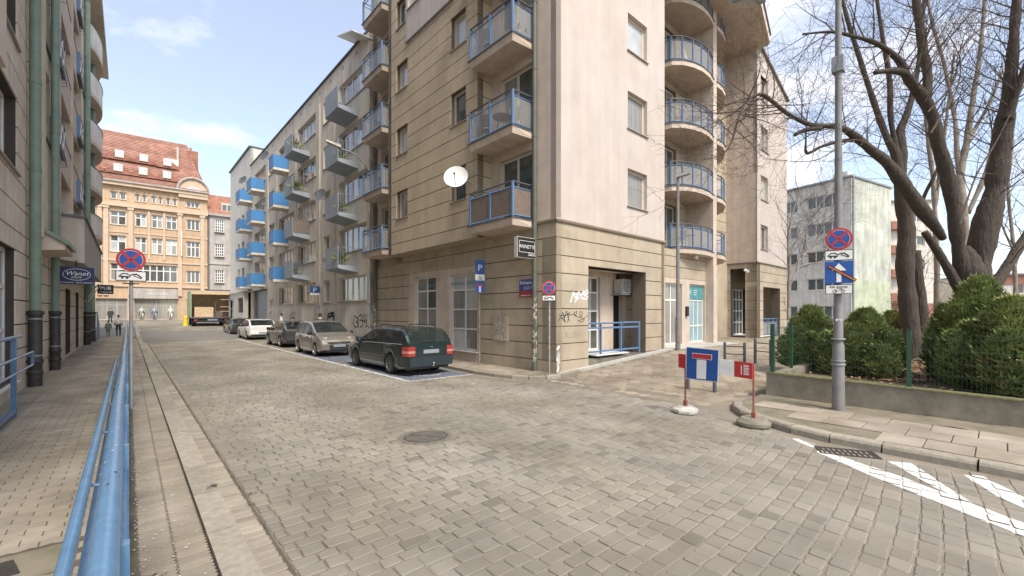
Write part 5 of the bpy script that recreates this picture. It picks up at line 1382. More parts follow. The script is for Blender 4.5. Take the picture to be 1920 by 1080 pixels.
# ================================================================ CARS
def tab(x,pts): return lerp_t(pts,x)
def car(label,loc,rotz,paint_,kind,group='cars parked along the kerb',plate=True):
    """x = forward, y = left, z up, origin at ground centre"""
    P=dict(
     wagon=dict(L=4.67,W=1.75,wb=2.70,fo=.90,R=.315,
       top=[(-2.33,.98),(-2.27,1.02),(-2.12,1.24),(-1.90,1.41),(-1.4,1.455),(-.4,1.47),(.15,1.43),(.35,1.37),(1.12,.99),(1.2,.965),(1.75,.88),(2.15,.78),(2.33,.62)],
       belt=[(-2.33,.93),(-2,.96),(-1,.945),(0,.93),(1.1,.90),(1.6,.86),(2.1,.74),(2.33,.58)],gl=(-2.2,1.08),
       pillars=[-1.98,-1.86,-.83,-.73,.12,.22]),
     hatch=dict(L=4.35,W=1.80,wb=2.65,fo=.85,R=.325,
       top=[(-2.17,.90),(-2.10,.98),(-1.93,1.2),(-1.62,1.38),(-1.2,1.43),(-.5,1.45),(0,1.43),(.3,1.37),(1.15,1.0),(1.25,.96),(1.75,.88),(2.05,.74),(2.17,.55)],
       belt=[(-2.17,.86),(-1.9,.99),(-1,.96),(0,.93),(1.1,.9),(1.6,.84),(2.0,.68),(2.17,.5)],gl=(-2.0,1.1),
       pillars=[-1.72,-1.45,-.72,-.62,.22,.32]),
     mini=dict(L=3.90,W=1.69,wb=2.50,fo=.72,R=.30,
       top=[(-1.95,.95),(-1.90,1.1),(-1.80,1.32),(-1.5,1.49),(-.9,1.54),(-.1,1.53),(.25,1.47),(1.15,1.03),(1.30,.97),(1.65,.86),(1.85,.72),(1.95,.55)],
       belt=[(-1.95,.9),(-1.5,.98),(-.5,.95),(.5,.93),(1.15,.92),(1.6,.82),(1.85,.66),(1.95,.52)],gl=(-1.85,1.1),
       pillars=[-1.5,-1.35,-.55,-.46,.42,.50]))[kind]
    L,W,R=P['L'],P['W'],P['R']; hw=W/2; xf=L/2-P['fo']; xr=xf-P['wb']
    W0=Matrix.Translation(Vector(loc))@Matrix.Rotation(rotz,4,'Z')
    t=thing('parked_car',label,'car',loc,rotz,group)
    F=lambda x,y,z:W0@Vector((x,y,z))
    xs=sorted(set([-L/2+L*i/46 for i in range(47)]+[a for a,_ in P['top']]+[xf+s for s in (-R-.06,-R*.8,-R*.4,0,R*.4,R*.8,R+.06)]+[xr+s for s in (-R-.06,-R*.8,-R*.4,0,R*.4,R*.8,R+.06)]+P['pillars']))
    def widen(x):
        u=abs(x)/(L/2); return 1-.12*max(0,(u-.78)/.22)**2.2
    def sec(x):
        top=tab(x,P['top']); bt=min(tab(x,P['belt']),top-.01); w=hw*widen(x); sill=.2+.10*max(0,(abs(x)/(L/2)-.8)/.2)
        arch=0
        for c in (xf,xr):
            d=abs(x-c)
            if d<R+.055: arch=max(arch,R+math.sqrt(max(0,(R+.055)**2-d*d)))
        b=max(sill,min(arch,bt-.12))
        gh=top-bt   # greenhouse height
        tw=w*(.985-.36*min(1,gh/.62)*.5) if gh>.06 else w*.93
        flare=1.0+(.012 if arch>0 else 0)
        return [(w*.93*flare,b),(w*.985*flare,b+(bt-b)*.18),(w*1.0*flare,b+(bt-b)*.5),(w*.985,b+(bt-b)*.82),(w*.95,bt),(tw*.985+.0,bt+gh*.86),(tw*.88,bt+gh*.97),(tw*.5,top+.0),(0,top+.012)]
    S=[sec(x) for x in xs]; K=len(S[0]); body=MB(); gls=MB(); pil=MB()
    for sgn in (1,-1):
        for i in range(len(xs)-1):
            for k in range(K-1):
                a,b,c,d=(xs[i],S[i][k]),(xs[i+1],S[i+1][k]),(xs[i+1],S[i+1][k+1]),(xs[i],S[i][k+1])
                q=[F(x,sgn*s[0],s[1]) for x,s in (a,b,c,d)]
                if sgn<0: q=q[::-1]
                xm=(xs[i]+xs[i+1])/2; gh=tab(xm,P['top'])-tab(xm,P['belt'])
                tgt=body
                if k==4 and gh>.2 and P['gl'][0]<xm<P['gl'][1]-.0:
                    inp=any(P['pillars'][j]<xm<P['pillars'][j+1] for j in range(0,len(P['pillars']),2))
                    tgt=pil if inp else gls
                    if xm<P['pillars'][0] or xm>P['gl'][1]-.12: tgt=body if xm<P['pillars'][0]-.2 else tgt
                # windscreen and tailgate glass
                if k in (6,7):
                    sl=(tab(xs[i+1],P['top'])-tab(xs[i],P['top']))/(xs[i+1]-xs[i])
                    tm_=tab(xm,P['top'])
                    if xm>0 and sl<-.33 and tm_>tab(xm,P['belt'])+.1 and xm<P['gl'][1]+.06: tgt=gls
                    if xm<0 and sl>.55 and tm_>1.02 and tm_<1.40: tgt=gls
                if k==5 and xm>0 and (tab(xs[i+1],P['top'])-tab(xs[i],P['top']))/(xs[i+1]-xs[i])<-.33 and gh>.12: tgt=body
                tgt.quad(*q)
    for xe,i in ((xs[0],0),(xs[-1],-1)):
        s=S[i]; body.add([F(xe,y,z) for y,z in s]+[F(xe,-y,z) for y,z in s[::-1]],[tuple(range(2*K))])
    body.box(-L/2+.12,L/2-.12,-hw*.8,hw*.8,.2,.5,F=F)
    seats=[]
    q_=MB(); q_.box(-L/2+.35,1.05,-hw*.86,hw*.86,.5,.84,F=F); seats.append(q_.build('interior','black',t))
    for sx_ in (-.75,.25):
        for sy_ in (-.36,.36):
            q_=MB(); q_.box(sx_-.07,sx_+.07,sy_-.23,sy_+.23,.84,1.10,F=F); q_.box(sx_-.05,sx_+.05,sy_-.12,sy_+.12,1.12,1.27,F=F); q_.build('seat','dgrey',t)
    pm=M[paint_]; body.build('body',pm,t,smooth=38)
    gls.build('window',CARGL,t,smooth=30); pil.build('pillar','black',t,smooth=30)
    # door seams and handles
    for x in (P['pillars'][2]+.04,P['pillars'][4]+.25+.55 if False else 1.02*xf-.42,P['pillars'][0]+.25):
        for sgn in (1,-1):
            s=sec(x); mb=MB(); mb.tube([F(x,sgn*(yy+.001),zz) for yy,zz in s[0:5]],.006,4); mb.build('door_seam','black',t)
    for x in (P['pillars'][2]-.16,P['pillars'][4]-.08 if kind!='mini' else P['pillars'][4]-.2):
        for sgn in (1,-1):
            s=sec(x); mb=MB(); zz=s[4][1]-.11; mb.box(x-.09,x+.09,sgn*(s[3][0]-.005),sgn*(s[3][0]+.025),zz-.015,zz+.015,F=F); mb.build('door_handle',pm if kind!='mini' else 'black',t)
    for sgn in (1,-1):
        s=[sec(x) for x in xs]; mb=MB(); mb.tube([F(x,sgn*(sec(x)[4][0]+.004),sec(x)[4][1]+.005) for x in xs if P['gl'][0]+.1<x<P['gl'][1]],.010,4); mb.build('window_trim','grey' if kind=='wagon' else 'black',t)
        if kind=='wagon':
            mb=MB(); mb.tube([F(x,sgn*(sec(x)[2][0]+.004),.50) for x in xs if xr+R+.1<x<xf-R-.1],.017,4); mb.build('side_moulding','black',t)
            mb=MB(); mb.tube([F(-1.75,sgn*.53,1.44),F(-1.6,sgn*.53,1.50),F(-.1,sgn*.53,1.52),F(.1,sgn*.53,1.45)],.015,6); mb.build('roof_rail','black',t)
        # mirror
        x=P['gl'][1]-.22; s=sec(x); mb=MB(); 
        mb.lathe([(.02,-.08),(.09,-.06),(.105,0),(.09,.06),(.02,.085)],F(x,sgn*(s[4][0]+.11),s[4][1]+.08),10); mb.box(x-.03,x+.03,sgn*(s[4][0]-.02),sgn*(s[4][0]+.08),s[4][1]+.0,s[4][1]+.04,F=F); mb.build('mirror','black' if kind!='wagon' else pm,t,smooth=50)
    # wheels
    for c in (xf,xr):
        for sgn in (1,-1):
            mb=MB(); y0=sgn*(hw-.20); y1=sgn*(hw-.005); n=22; pr=[(.20,y0),(R-.03,y0),(R,y0+sgn*.03),(R,y1-sgn*.03),(R-.03,y1),(R*.70,y1-sgn*.004)]
            o=len(mb.v)
            for r,yy in pr:
                for j in range(n):
                    a=2*math.pi*j/n; mb.v.append(F(c+r*math.cos(a),yy,R+r*math.sin(a)))
            for i in range(len(pr)-1):
                for j in range(n): mb.f.append([o+i*n+j,o+i*n+(j+1)%n,o+(i+1)*n+(j+1)%n,o+(i+1)*n+j]); mb.m.append(0)
            wo_=mb.build('wheel','rubber',t,smooth=40)
            mb=MB(); rr=R*.70; yy=y1-sgn*.004; yi=y1-sgn*.035
            ring=[]; 
            for r,y_ in ((rr,yy),(rr*.90,yy),(rr*.86,yi),(rr*.22,yi),(rr*.20,yy-sgn*.008),(.001,yy-sgn*.006)):
                for j in range(20): a=2*math.pi*j/20; mb.v.append(F(c+r*math.cos(a),y_,R+r*math.sin(a)))
            for i in range(5):
                for j in range(20): mb.f.append([i*20+j,i*20+(j+1)%20,(i+1)*20+(j+1)%20,(i+1)*20+j]); mb.m.append(1 if i==2 and kind!='wagon' else 0)
            if kind!='wagon':
                for k in range(6):
                    a=k*math.pi/3; d=(math.cos(a),math.sin(a)); e=(-d[1],d[0]); v=[]
                    for r,w_ in ((rr*.15,.045),(rr*.93,.036)):
                        v+= [F(c+d[0]*r+e[0]*w_,yy-sgn*.004,R+d[1]*r+e[1]*w_),F(c+d[0]*r-e[0]*w_,yy-sgn*.004,R+d[1]*r-e[1]*w_)]
                    mb.add(v,[(0,1,3,2)],0)
            else:
                for k in range(10):
                    a=k*math.pi/5; mb.lathe([(.02,0),(.02,.002)],F(c+rr*.6*math.cos(a),yi+sgn*.004,R+rr*.6*math.sin(a)),6,1)
            mb.build('rim',['steelrim' if kind=='wagon' else 'alloy','black'],wo_,smooth=30)
            mb=MB(); mb.box(c-R-.02,c+R+.02,sgn*(hw-.32),sgn*(hw-.22),.25,R*2,F=F); mb.build('arch_liner','black',t)
    # bumpers
    xr_=-L/2; xf_=L/2
    if kind=='wagon':
        mb=MB(); mb.hexa([F(xr_-.06,-hw*.85,.30),F(xr_+.45,-hw*1.0,.30),F(xr_+.45,hw*1.0,.30),F(xr_-.06,hw*.85,.30),F(xr_-.07,-hw*.86,.58),F(xr_+.45,-hw*1.015,.58),F(xr_+.45,hw*1.015,.58),F(xr_-.07,hw*.86,.58)]); mb.build('bumper','carbump',t)
        for sgn in (1,-1):
            mb=MB(); pl_=[(-.03,.55),(-.03,.772),(.02,.797),(.10,.822),(.22,.856),(.22,.70),(.05,.55)]; mb.prism([(xr_+a_,sgn*(b_+.004)) for a_,b_ in pl_],.61,.90,F=F); tl_=mb.build('tail_light','taillight',t)
            mb=MB(); mb.prism([(xr_+a_-.004,sgn*(b_+.008)) for a_,b_ in pl_],.70,.77,F=F); mb.build('reversing_lens','indic2',tl_)
        mb=MB(); mb.box(xr_-.025,xr_+.0,-.27,.27,.68,.80,F=F); pl=mb.build('number_plate','plate',t)
        mb=MB(); mb.box(xr_-.03,xr_-.02,-.28,.28,.80,.81,F=F); mb.build('plate_light','black',pl)
        mb=MB(); mb.lathe([(.045,0),(.045,.01)],F(xr_-.03,0,.87),10); mb.build('badge','grey',t)
        mb=MB(); mb.tube([F(xr_+.0,-.02,.30),F(xr_-.12,-.02,.30),F(xr_-.13,-.02,.38)],.02,6); mb.lathe([(.01,0),(.03,.02),(.01,.05)],F(xr_-.13,-.02,.37),8); mb.build('tow_hook','grey',t)
        mb=MB(); mb.tube([F(xr_+.06,-.3,1.0),F(xr_-.0,.05,1.035),F(xr_+.02,.42,1.02)],.01,4); mb.build('wiper','black',t)
    elif kind=='mini':
        mb=MB(); mb.hexa([F(xf_-.10,-.52,.30),F(xf_+.03,-.36,.30),F(xf_+.03,.36,.30),F(xf_-.10,.52,.30),F(xf_-.10,-.56,.60),F(xf_-.02,-.50,.64),F(xf_-.02,.50,.64),F(xf_-.10,.56,.60)]); gr=mb.build('grille','black',t)
        for z in (.56,.60):
            q=MB(); q.box(xf_+.0,xf_+.012,-.40,.40,z-.006,z+.006,F=F); q.build('grille_bar','dgrey',gr)
        for a in (90,210,330):
            q=MB(); d=(math.cos(rad(a)),math.sin(rad(a))); c_=(.0+.035*d[0],.645+.035*d[1]); q.add([F(xf_+.015,c_[0]-d[0]*.033,c_[1]-d[1]*.033),F(xf_+.015,c_[0]-d[1]*.018,c_[1]+d[0]*.018),F(xf_+.015,c_[0]+d[0]*.033,c_[1]+d[1]*.033),F(xf_+.015,c_[0]+d[1]*.018,c_[1]-d[0]*.018)],[(0,1,2,3)]); q.build('emblem_diamond','alloy',gr)
        mb=MB(); mb.box(xf_+.02,xf_+.04,-.26,.26,.42,.53,F=F); mb.build('number_plate','plate',t)
        for sgn in (1,-1):
            mb=MB(); mb.hexa([F(xf_-.13,sgn*.52,.66),F(xf_-.42,sgn*.80,.68),F(xf_-.50,sgn*.66,.69),F(xf_-.22,sgn*.44,.66),F(xf_-.13,sgn*.52,.80),F(xf_-.42,sgn*.79,.86),F(xf_-.50,sgn*.64,.88),F(xf_-.22,sgn*.44,.83)]); mb.build('headlight','headl',t)
            mb=MB(); mb.hexa([F(xf_-.20,sgn*.765,.68),F(xf_-.45,sgn*.832,.70),F(xf_-.45,sgn*.80,.70),F(xf_-.2,sgn*.70,.68),F(xf_-.20,sgn*.762,.76),F(xf_-.45,sgn*.828,.80),F(xf_-.45,sgn*.79,.80),F(xf_-.2,sgn*.70,.76)]); mb.build('indicator','indic',t)
        mb=MB(); mb.hexa([F(xf_-.25,-hw*.93,.2),F(xf_+.01,-hw*.6,.2),F(xf_+.01,hw*.6,.2),F(xf_-.25,hw*.93,.2),F(xf_-.25,-hw*.94,.30),F(xf_+.02,-hw*.6,.30),F(xf_+.02,hw*.6,.30),F(xf_-.25,hw*.94,.30)]); mb.build('lower_bumper','black',t)
        for sgn in (-.35,.25):
            mb=MB(); mb.tube([F(1.18,sgn,1.0),F(1.0,sgn+.35,1.08)],.01,4); mb.build('wiper','black',t)
    else:
        zl=.78
        for sgn in (1,-1):
            mb=MB(); mb.hexa([F(xr_+.02,sgn*.36,zl),F(xr_+.30,sgn*(hw*.95),zl+.02),F(xr_+.3,sgn*(hw*.8),zl),F(xr_+.1,sgn*.36,zl),F(xr_+.05,sgn*.36,zl+.10),F(xr_+.35,sgn*(hw*.95),zl+.16),F(xr_+.35,sgn*(hw*.8),zl+.14),F(xr_+.12,sgn*.36,zl+.10)]); mb.build('tail_light','taillight',t)
        mb=MB(); mb.hexa([F(xr_-.04,-hw*.8,.24),F(xr_+.4,-hw*.99,.24),F(xr_+.4,hw*.99,.24),F(xr_-.04,hw*.8,.24),F(xr_-.04,-hw*.82,.40),F(xr_+.4,-hw*1.0,.40),F(xr_+.4,hw*1.0,.40),F(xr_-.04,hw*.82,.40)]); mb.build('lower_bumper','black',t)
        mb=MB(); mb.hexa([F(xr_-.05,-hw*.8,.40),F(xr_+.3,-hw*.97,.40),F(xr_+.3,hw*.97,.40),F(xr_-.05,hw*.8,.40),F(xr_-.03,-hw*.8,.58),F(xr_+.3,-hw*.97,.6),F(xr_+.3,hw*.97,.6),F(xr_-.03,hw*.8,.58)]); mb.build('bumper',pm,t,smooth=30)
        mb=MB(); mb.box(xr_-.055,xr_-.03,-.26,.26,.44,.55,F=F); mb.build('number_plate','plate',t)
        mb=MB(); mb.box(xr_+.30,xr_+.62,-hw*.62,hw*.62,1.385,1.40,F=F); mb.build('spoiler',pm,t)
    return t
def carpaint(n,c,metal=.35,rough=.32): return mat(n,c,rough,.06,3,metal=metal,coat=.8,spec=.5)
M.update(cargreen=carpaint('dark_green_car_paint',(.017,.036,.036)),carsilver=carpaint('silver_brown_car_paint',(.30,.275,.245),.5,.3),cardark=carpaint('dark_grey_car_paint',(.10,.10,.098),.5),carwhite=carpaint('white_car_paint',(.74,.73,.70),0,.3),carblack=carpaint('charcoal_car_paint',(.06,.06,.062),.5),
 carbump=mat('dark_green_bumper',(.024,.036,.042),.55,.1,5),taillight=mat('tail_light_red',(.33,.045,.04),.15,.15,12,coat=.6),headl=mat('headlight_lens',(.55,.52,.48),.08,.2,15,spec=1),indic=mat('indicator_orange',(.65,.22,.10),.2,.1,15),
 indic2=mat('pale_orange_lens',(.50,.22,.17),.2,.1,15),
 plate=mat('number_plate',(.26,.28,.31),.5,.1,30),steelrim=mat('steel_wheel',(.13,.13,.13),.5,.2,12,metal=.3),alloy=mat('alloy_wheel',(.5,.5,.5),.35,.05,9,metal=.8))
M['leafside']=mat('green_truck_side',(.36,.46,.26),.5,.2,.7)
CARGL=glass('car_glass',(.03,.04,.038),.60)
CX_=lambda w:6.03+w/2
car('dark green estate car with dull steel wheels parked nearest the junction',(6.1+.86,12.6+1.35,0),rad(90),'cargreen','wagon')
car('silver brown hatchback facing the camera with dark grille and orange indicators',(6.1+.84,21.2,0),rad(-90),'carsilver','mini')
car('dark grey estate with bright red tail lights behind the silver hatchback',(6.3+.87,26.5+1.35,0),rad(90),'cardark','hatch')
car('white hatchback with slim red tail lights',(6.22+.9,35.4+1.30,0),rad(90),'carwhite','hatch')
car('charcoal car farthest along the kerb half hidden by the white one',(6.45+.85,44.6,0),rad(90),'carblack','hatch')
# ---- box truck
TR=thing('box_truck','open backed box truck with green side and brown cargo at the street end','truck',(6.75,59,.45))
TF=frame(6.75,57,rad(-2),H(6,57))
def tb(name,m,*a,parent=TR,f=TF):
    q=MB(); q.box(*a,F=f); return q.build(name,m,parent)
tb('cargo_floor','dgrey',-1.75,1.75,0,6.5,.85,1.0)
tb('side_wall','leafside',-1.78,-1.70,0,6.5,1.0,3.75); tb('side_wall','conc_l',1.70,1.78,0,6.5,1.0,3.75)
tb('cargo_roof','conc_l',-1.78,1.78,0,6.5,3.75,3.85); tb('brightening_wall','wood',-1.70,1.70,2.3,2.4,1.0,3.75)  # inner wall pulled near the opening in pale colour so the bay reads sunlit
tb('door_frame','wood',-1.70,1.70,-.02,.06,3.45,3.75)
for z in (1.6,2.1,2.9): tb('cargo_bar','wood',.9,1.68,.3,.36,z,z+.06)
tb('crate','wood',-1.4,.3,.9,1.9,1.0,2.1); tb('crate','brown',.4,1.2,1.2,1.9,1.0,1.7)
q=MB(); q.tube([TF(.55,.6,1.0),TF(.35,.6,3.2)],.04,5); q.build('cargo_pole','brown',TR)
tb('rear_bumper','black',-1.6,1.6,-.05,.1,.45,.6); tb('number_plate','plate',-.3,.6,-.07,-.05,.62,.78)
for x in (-1.45,1.45):
    q=MB(); q.tube([TF(x-.2,.9,.48),TF(x+.2,.9,.48)],.48,16); w_=q.build('wheel','rubber',TR,smooth=40)
    q=MB(); q.tube([TF(x-.21,4.9,.48),TF(x+.21,4.9,.48)],.48,16); q.build('wheel','rubber',TR,smooth=40)
tb('chassis','black',-1.1,1.1,.1,6.5,.5,.85); tb('cab','conc_l',-1.1,1.1,6.6,8.4,.5,2.9); tb('tail_light','taillight',-1.5,-1.2,-.06,-.04,.6,.75); tb('tail_light','taillight',1.2,1.5,-.06,-.04,.6,.75)
# ================================================================ SIGNS
def plate_box(mb,w,h,F,cz=0,t=.006,m=0,x0=0): mb.box(x0-w/2,x0+w/2,-t,0,cz-h/2,cz+h/2,m,F=F)
def disc(mb,r,F,y,m,n=32,t=.003,cz=0,cx=0):
    v=[F(cx+r*math.cos(2*math.pi*i/n),y,cz+r*math.sin(2*math.pi*i/n)) for i in range(n)]+[F(cx+r*math.cos(2*math.pi*i/n),y-t,cz+r*math.sin(2*math.pi*i/n)) for i in range(n)]
    mb.add(v,[tuple(range(n)),tuple(range(n,2*n))[::-1]]+[(i,(i+1)%n,n+(i+1)%n,n+i) for i in range(n)],m)
def nostop(par,F,r,cz):
    G2=lambda x,y,z:F(x,y,z+cz)
    mb=MB(); disc(mb,r,G2,.0,0,t=.012); o=mb.build('no_stopping_disc','grey',par)
    mb=MB(); disc(mb,r*.99,G2,-.013,0); mb.build('red_rim','red',o)
    mb=MB(); disc(mb,r*.80,G2,-.017,0); mb.build('white_ring','whites',o)
    mb=MB(); disc(mb,r*.775,G2,-.021,0); mb.build('blue_field','blues',o)
    for a in (45,135):
        c_,s_=math.cos(rad(a)),math.sin(rad(a)); mb=MB(); stroke(mb,[(-c_*r*.74,-s_*r*.74),(c_*r*.74,s_*r*.74)],r*.19,G2,y=-.027); mb.build('red_bar','red',o)
    return o
def towplate(par,F,w,h,cz):
    G2=lambda x,y,z:F(x,y,z+cz)
    mb=MB(); plate_box(mb,w,h,G2,t=.010); o=mb.build('tow_away_plate','blacks',par)
    mb=MB(); mb.box(-w/2+.012,w/2-.012,-.014,-.011,-h/2+.012,h/2-.012,F=G2); mb.build('plate_face','whites',o)
    mb=MB(); s=w
    stroke(mb,[(-.36*s,.02*s),(-.27*s,.10*s),(-.12*s,.10*s),(-.10*s,.05*s),(.02*s,.04*s)],.035*s,G2,y=-.017)     # tow lorry cab and bed
    stroke(mb,[(-.38*s,-.02*s),(-.05*s,-.04*s)],.05*s,G2,y=-.017); stroke(mb,[(-.05*s,-.03*s),(.05*s,.10*s),(.10*s,.08*s)],.022*s,G2,y=-.018)
    for c_ in (-.28*s,-.13*s): stroke(mb,[(c_+.025*s*math.cos(rad(a)),-.08*s+.025*s*math.sin(rad(a))) for a in range(0,361,60)],.03*s,G2,y=-.019)
    mb.build('tow_truck_symbol','blacks',o)
    mb=MB(); stroke(mb,[(.08*s,.06*s),(.17*s,.09*s),(.25*s,.03*s),(.34*s,-.06*s)],.05*s,G2,y=-.017); stroke(mb,[(.08*s,.02*s),(.33*s,-.10*s)],.03*s,G2,y=-.018)
    mb.build('towed_car_symbol','blacks',o)
    return o
def spole(par,x,y,z0,z1,r=.03,m='grey',n=12):
    mb=MB(); mb.tube([(x,y,z0),(x,y,z1)],r,n); return mb.build('pole',m,par,smooth=40)
# sign on grey pole by the blue rail
p=gp(246,765,.12); t=thing('road_sign','round no stopping sign over tow away plate on grey pole beside blue rail','road sign',(p.x,p.y,.12))
Zp=depth(p); zc=at(240,487.5,Zp).z; spole(t,p.x,p.y,.10,zc+.2,.03)
F=frame(p.x,p.y-.045,rad(-6),0); nostop(t,F,.215,zc); towplate(t,F,.44,.185,at(240,518,Zp).z)
mb=MB(); mb.box(p.x-.12,p.x+.12,p.y-.045,p.y-.03,at(240,531,Zp).z-.02,at(240,531,Zp).z,F=None); mb.build('bracket','blacks',t)
# lamp post with sign cluster (right)
p=gp(1572,768,.12); Zp=depth(p); lp=thing('street_lamp','tall grey lamp post carrying four signs in front of the retaining wall','street lamp',(p.x,p.y,.12))
mb=MB(); mb.lathe([(.105,0),(.098,.45),(.095,1.2),(.076,1.25),(.066,3.4),(.056,4.9),(.052,7.0),(.045,8.6)],(p.x,p.y,.10),16); mb.build('pole','polem',lp,smooth=40)
for z in (.95,1.02,1.42): 
    mb=MB(); mb.lathe([(.112,0),(.112,.025)],(p.x,p.y,z),16); mb.build('band','grey',lp)
mb=MB(); mb.box(p.x-.09,p.x+.09,p.y-.09,p.y+.09,at(1570,136,Zp).z,at(1570,108,Zp).z); mb.build('clamp_box','grey',lp)
ar=Vector((p.x,p.y,8.4)); hd=at(1402,4,Zp-.2)
mb=MB(); mb.tube([ar,ar.lerp(hd,.4)+Vector((0,0,.35)),hd+Vector((.25,0,.12))],[.045,.04,.03],8); mb.build('arm','polem',lp,smooth=40)
d=(hd-ar); d.z=0; d.normalize(); nd=Vector((-d.y,d.x,0))
mb=MB(); 
sec_=[(-.34,.03,.02),(-.25,.09,.05),(0,.13,.085),(.22,.12,.08),(.34,.05,.05)]
vv=[]
for s_,w_,h_ in sec_:
    for j in range(10):
        a=2*math.pi*j/10; vv.append(hd+d*s_+nd*w_*math.cos(a)+Vector((0,0,h_*math.sin(a)+.04)))
mb.add(vv,[(i*10+j,i*10+(j+1)%10,(i+1)*10+(j+1)%10,(i+1)*10+j) for i in range(4) for j in range(10)]+[tuple(range(10)),tuple(range(40,50))]); mb.build('lamp_head','grey',lp,smooth=60)
mb=MB(); 
vv=[hd+d*(.05+.22*math.cos(a))+nd*.10*math.sin(a)+Vector((0,0,-.05)) for a in [2*math.pi*j/14 for j in range(14)]]; mb.add(vv,[tuple(range(14))]); mb.build('lamp_lens','conc_l',lp)
sg=thing('road_sign','cluster of no stopping, tow away and struck out one way signs on lamp post','road sign',(p.x,p.y,2.2))
F=frame(p.x-.115,p.y-.03,rad(-76),0)
nostop(sg,F,.205,at(1570,450,Zp).z); towplate(sg,F,.42,.19,at(1570,480,Zp).z)
za,zb=at(1570,491,Zp).z,at(1570,532,Zp).z; G2=lambda x,y,z:F(x,y,z+(za+zb)/2)
mb=MB(); plate_box(mb,.42,za-zb,G2,t=.010); o=mb.build('one_way_plate','blues',sg)
mb=MB(); mb.box(-.035,.035,-.015,-.011,-.18,.03,F=G2); mb.add([G2(-.11,-.015,.03),G2(.11,-.015,.03),G2(0,-.015,.165)],[(0,1,2)]); mb.build('white_arrow','whites',o)
mb=MB(); stroke(mb,[(-.14,.11),(.23,-.15)],.055,G2,y=-.020); mb.build('strike_bar','blacks',o)
mb=MB(); stroke(mb,[(-.14,.11),(.23,-.15)],.022,G2,y=-.026); mb.build('strike_stripe','orange',o)
mb=MB(); stroke(mb,[(-.15,.128),(.22,-.132)],.014,G2,y=-.028); mb.build('strike_edge','red',o)
zc=at(1570,543,Zp).z; G3=lambda x,y,z:F(x,y,z+zc)
mb=MB(); plate_box(mb,.40,.17,G3,t=.010); o=mb.build('exemption_plate','blacks',sg)
mb=MB(); mb.box(-.19,.19,-.014,-.011,-.075,.075,F=G3); mb.build('plate_face','whites',o)
mb=MB(); text_mb(mb,'Nie dotyczy',.055,lambda x,y,z:G3(x,y-.016,z+.03)); mb.build('lettering','blacks',o)
for cx_ in (-.06,.06):
    mb=MB(); stroke(mb,[(cx_+.028*math.cos(rad(a)),-.035+.028*math.sin(rad(a))) for a in range(0,361,30)],.008,G3,y=-.017); mb.build('bicycle_wheel_symbol','blacks',o)
mb=MB(); stroke(mb,[(-.06,-.035),(-.02,.01),(.04,.01),(0,-.035),(-.06,-.035)],.007,G3,y=-.017); stroke(mb,[(.06,-.035),(.035,.02)],.007,G3,y=-.017); mb.build('bicycle_frame_symbol','blacks',o)
mb=MB(); F9=frame(p.x-.115,p.y-.03,rad(-76),at(1572,600,Zp).z); mb.box(-.045,.045,-.01,0,-.02,.02,F=F9); text_mb(mb,'1408',.028,lambda x,y,z:F9(x,y-.012,z-.01),m=1); mb.build('number_tag',['whites','blacks'],lp)
# parking signs post in front of shop windows
p=gp(899,684,.12); Zp=depth(p); t=thing('road_sign','parking and dead end signs stacked on dirty post before shop windows','road sign',(p.x,p.y,.1))
spole(t,p.x,p.y,.1,at(903,488,Zp).z,.028,'conc')
F=frame(p.x-.02,p.y-.05,rad(-22),0)
def zpx(y): return at(903,y,Zp).z
w=.33
G2=lambda x,y,z:F(x,y,z)
mb=MB(); mb.box(-w/2,w/2,-.01,0,zpx(514),zpx(488),F=F); o=mb.build('parking_plate','blues',t)
mb=MB(); text_mb(mb,'P',.30,lambda x,y,z:F(x,y-.014,z+zpx(508)),sx=1.1); mb.build('lettering','whites',o)
mb=MB(); mb.box(-w/2,w/2,-.01,0,zpx(526),zpx(515),F=F); o=mb.build('wheelchair_plate','whites',t)
mb=MB(); c_=zpx(521); stroke(mb,[(.0+.045*math.cos(rad(a)),c_-.02+.045*math.sin(rad(a))) for a in range(150,400,25)],.014,F,y=-.016); stroke(mb,[(-.01,c_+.06),(-.01,c_),(.04,c_),(.06,c_-.05)],.016,F,y=-.016); mb.build('wheelchair_symbol','blacks',o)
mb=MB(); mb.box(-w/2,w/2,-.01,0,zpx(549),zpx(527),F=F); o=mb.build('dead_end_plate','blues',t)
mb=MB(); mb.box(-.035,.035,-.015,-.011,zpx(548),zpx(537),F=F); mb.build('white_stem','whites',o)
mb=MB(); mb.box(-.10,.10,-.016,-.011,zpx(537),zpx(533),F=F); mb.build('red_bar','red',o)
# no stopping near the downpipe
p=gp(1030,703,.1); Zp=depth(p); t=thing('road_sign','small no stopping sign on thin stickered post at the building corner','road sign',(p.x,p.y,.1))
spole(t,p.x,p.y,.1,at(1023,530,Zp).z,.026,'grey')
F=frame(p.x-.06,p.y-.04,rad(-45),0); nostop(t,F,.205,at(1023,540,Zp).z); towplate(t,F,.38,.155,at(1023,559,Zp).z)
mb=MB()
for i in range(26):
    z=R_.uniform(.5,2.2); mb.lathe([(.0275,0),(.0275,R_.uniform(.015,.05))],(p.x,p.y,z),8)
mb.build('sticker_remains','conc_l',t,kind='stuff')
